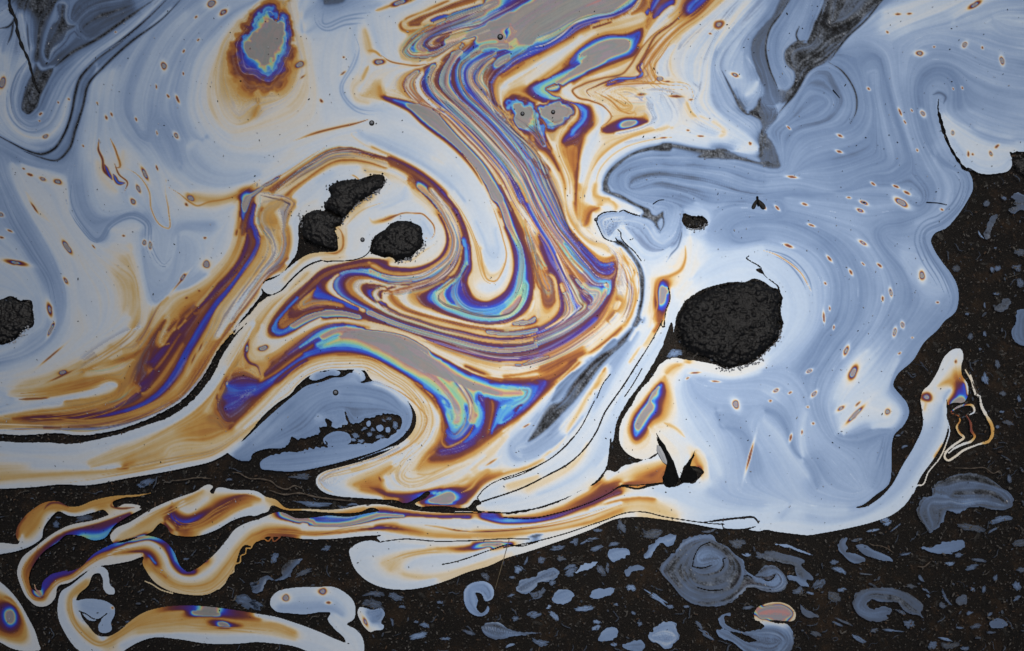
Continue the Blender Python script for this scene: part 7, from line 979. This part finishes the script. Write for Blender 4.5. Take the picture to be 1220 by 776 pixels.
# a small insect caught on the film: one body with a pair of folded wings
ins = tag(empty('insect', 902, 242), "tiny dark insect with folded wings stuck on the blue film above the largest lump", "insect"); V, F, m_ = [], [], 10
for k, (yy_, r_) in enumerate(((234.2, .1), (234.6, .9), (235.6, 1.5), (236.8, 1.4), (237.6, 1.1), (238.6, 1.7), (240.4, 1.9), (242.4, 1.6), (244.6, 1.2), (246.4, .5), (246.8, .1))):
    V += [P(901.8 + .12 * (yy_ - 234) + math.cos(a) * r_, yy_, .0014 + math.sin(a) * r_ * .0008) for a in np.linspace(0, 6.2832, m_, endpoint=False)]
F = [(k * m_ + q, k * m_ + (q + 1) % m_, (k + 1) * m_ + (q + 1) % m_, (k + 1) * m_ + q) for k in range(10) for q in range(m_)]; mesh_obj('body', V, F, M_CHAR, ins)
for sg_, tx in ((-1, 896.6), (1, 911.0)):
    V = []; top = (901.8 + sg_ * .8, 239.0); tip = (tx, 249.3)
    for z_ in (.0026, .0022):
        V += [P(top[0] + (tip[0] - top[0]) * u + s_ * wv * .5 * (-(tip[1] - top[1]) / 12), top[1] + (tip[1] - top[1]) * u + s_ * wv * .5 * ((tip[0] - top[0]) / 12), z_ - .0014 * u + .0003 * abs(s_)) for u, wv in ((0, 1), (.25, 3.4), (.5, 4.8), (.75, 5.2), (.92, 4), (1, 1.2)) for s_ in (-1, 0, 1)]
    F = []
    for k in range(5):
        for s_ in range(2): a = k * 3 + s_; F += [(a, a + 1, a + 4, a + 3), (18 + a, 18 + a + 3, 18 + a + 4, 18 + a + 1)]
    for k in range(5): F += [(k * 3, k * 3 + 3, 18 + k * 3 + 3, 18 + k * 3), (k * 3 + 2, 18 + k * 3 + 2, 18 + k * 3 + 5, k * 3 + 5)]
    mesh_obj('wing', V, F, M_WING, ins)
for q, lb in (("@A4 318,418 350,455", "thin dark splinter on the slate-blue film, top right"), ("@B4 750,200 815,205 845,212", "dark splinter near the right rim of the blue film"), ("@B3 690,208 720,190 742,188", "black splinter on the upper blue film right of the swirl")):
    tube('splinter', smooth(pts(q), step=2), .45, .3, .0012, M_WOOD, lb, "splinter", .3, "splinters on the film")
# --- bubbles
def bubble(x, y, r, label):
    e = tag(empty('bubble', x, y), label, "bubble", "bubbles in the film"); m, n = 5, 14; V, F = [], []
    for a in range(m + 1):
        f = a / m * math.pi / 2; V += [P(x + math.cos(t) * r * math.cos(f), y + math.sin(t) * r * math.cos(f), .001 + r * .001 * math.sin(f)) for t in np.linspace(0, 6.2832, n, endpoint=False)]
    F = [(a * n + k, a * n + (k + 1) % n, (a + 1) * n + (k + 1) % n, (a + 1) * n + k) for a in range(m) for k in range(n)]; mesh_obj('bubble_skin', V, F, M_GLASSY, e)
    V = []
    for a, rr in enumerate((r * 1.0, r * 1.35, r * 1.6)): V += [P(x + math.cos(t) * rr, y + math.sin(t) * rr, (.0012, .0018, .0009)[a]) for t in np.linspace(0, 6.2832, n, endpoint=False)]
    mesh_obj('bubble_rim', V, [(a * n + k, a * n + (k + 1) % n, (a + 1) * n + (k + 1) % n, (a + 1) * n + k) for a in range(2) for k in range(n)], M_SOOT, e)
M_GLASSY, n_, L_, out_ = mat("bubble_skin"); b_ = n_.new("ShaderNodeBsdfPrincipled"); q_ = n_.new("ShaderNodeTexNoise"); q_.inputs['Scale'].default_value = 400; r_ = n_.new("ShaderNodeMapRange"); r_.inputs[3].default_value = .35; r_.inputs[4].default_value = .8
L_.new(q_.outputs['Fac'], r_.inputs[0]); L_.new(r_.outputs[0], b_.inputs['Base Color']); b_.inputs['Roughness'].default_value = .06; b_.inputs['Metallic'].default_value = .5; L_.new(b_.outputs[0], out_.inputs[0])
for x, y, r, lb in ((622.5, 136, 1.6, "bubble at the centre of the left grey blot"), (659, 134, 1.6, "bubble at the centre of the right grey blot"), (596, 44.5, 2.2, "bubble in the grey film at the top of the swirl"), (443, 147, 2.0, "bubble at the tip of the thin brown streak left of the swirl"), (400, 468, 2.2, "bubble in the blue-grey sheet of the dark pocket"), (710, 262, 1.4, "bubble just left of the pale blue knob beside the swirl"), (432, 286, 1.7, "bubble between the elongated and the round soil lump")): bubble(x, y, r, lb)
# --- uncountable grit: pale specks in the open water, dust on the film, pebbles on the bed
def scatter(name, pos, r, material, z, thick=.0004):
    n = len(pos); k = 6; a = np.linspace(0, 2 * math.pi, k, endpoint=False)[None] + nrg.uniform(0, 6.3, (n, 1)); el = nrg.uniform(1, 2.8, (n, 1)); th = nrg.uniform(0, 3.14, (n, 1)); u = np.cos(a) * r[:, None] * el; v = np.sin(a) * r[:, None]
    X = pos[:, :1] + u * np.cos(th) - v * np.sin(th); Y = pos[:, 1:] + u * np.sin(th) + v * np.cos(th); V = np.concatenate([P(X, Y, z), P(pos[:, :1], pos[:, 1:], z + thick)], 1).reshape(-1, 3)
    F = np.array([(q, (q + 1) % k, k) for q in range(k)])[None] + (np.arange(n) * (k + 1))[:, None, None]
    return tag(mesh_obj(name, V, F.reshape(-1, 3), material, None, None, False), kind='stuff')
def pick(n, wet):
    out = []
    while len(out) < n:
        x, y = nrg.uniform(GX0, GX0 + GW - 2, n), nrg.uniform(GY0, GY0 + GH - 2, n); c_ = cov[(y - GY0).astype(int), (x - GX0).astype(int)]; ok = (c_ < .02) if wet else (c_ > .98)
        out += list(zip(x[ok], y[ok]))
    return np.array(out[:n])
def wisps(name, n, material, z):
    V, F = [], []
    for x, y in pick(n, True):
        m = int(nrg.integers(6, 14)); a = nrg.uniform(-.6, .6) if nrg.random() < .7 else nrg.uniform(0, 6.3); q = [(x, y)]
        for _ in range(m): a += nrg.normal(0, .38); q.append((q[-1][0] + math.cos(a) * 1.25, q[-1][1] + math.sin(a) * 1.25))
        q = np.array(q); i_ = np.clip((q - (GX0, GY0)).astype(int), 0, (GW - 1, GH - 1))
        if cov[i_[:, 1], i_[:, 0]].max() > .02: continue
        v, f_ = ribbon_mesh(q, abs(nrg.normal(.6, .5)) + .35, z); F += [tuple(k + len(V) for k in g_) for g_ in f_]; V += list(v)
    return tag(mesh_obj(name, V, F, material), kind='stuff')
wisps('scum_wisps', 260, M_SCUMBLUE, .0003); wisps('pale_wisps', 60, M_SPECK, .0003)
scatter('floating_grit', pick(7000, True), np.abs(nrg.normal(.24, .3, 7000)) + .12, M_SPECK, .0004)
scatter('slate_specks', pick(700, True), np.abs(nrg.normal(.35, .4, 700)) + .2, M_SCUMBLUE if 'M_SCUMBLUE' in globals() else M_SPECK, .0003)
scatter('film_dust', pick(700, False), np.abs(nrg.normal(.15, .2, 700)) + .15, M_DUST, .0012)
scatter('film_soot', pick(1200, False), np.abs(nrg.normal(.13, .17, 1200)) + .13, M_SOOT, .0012)
scatter('rusty_grit', pick(1300, True), np.abs(nrg.normal(.3, .3, 1300)) + .2, M_RUST, .0003)
q = pick(1500, True); scatter('bed_pebbles', q, np.abs(nrg.normal(.8, .7, 1500)) + .4, M_CLOD, -.0038, .0012)
print("script %.1f s, objects %d" % (time.time() - t_, len(bpy.data.objects)))
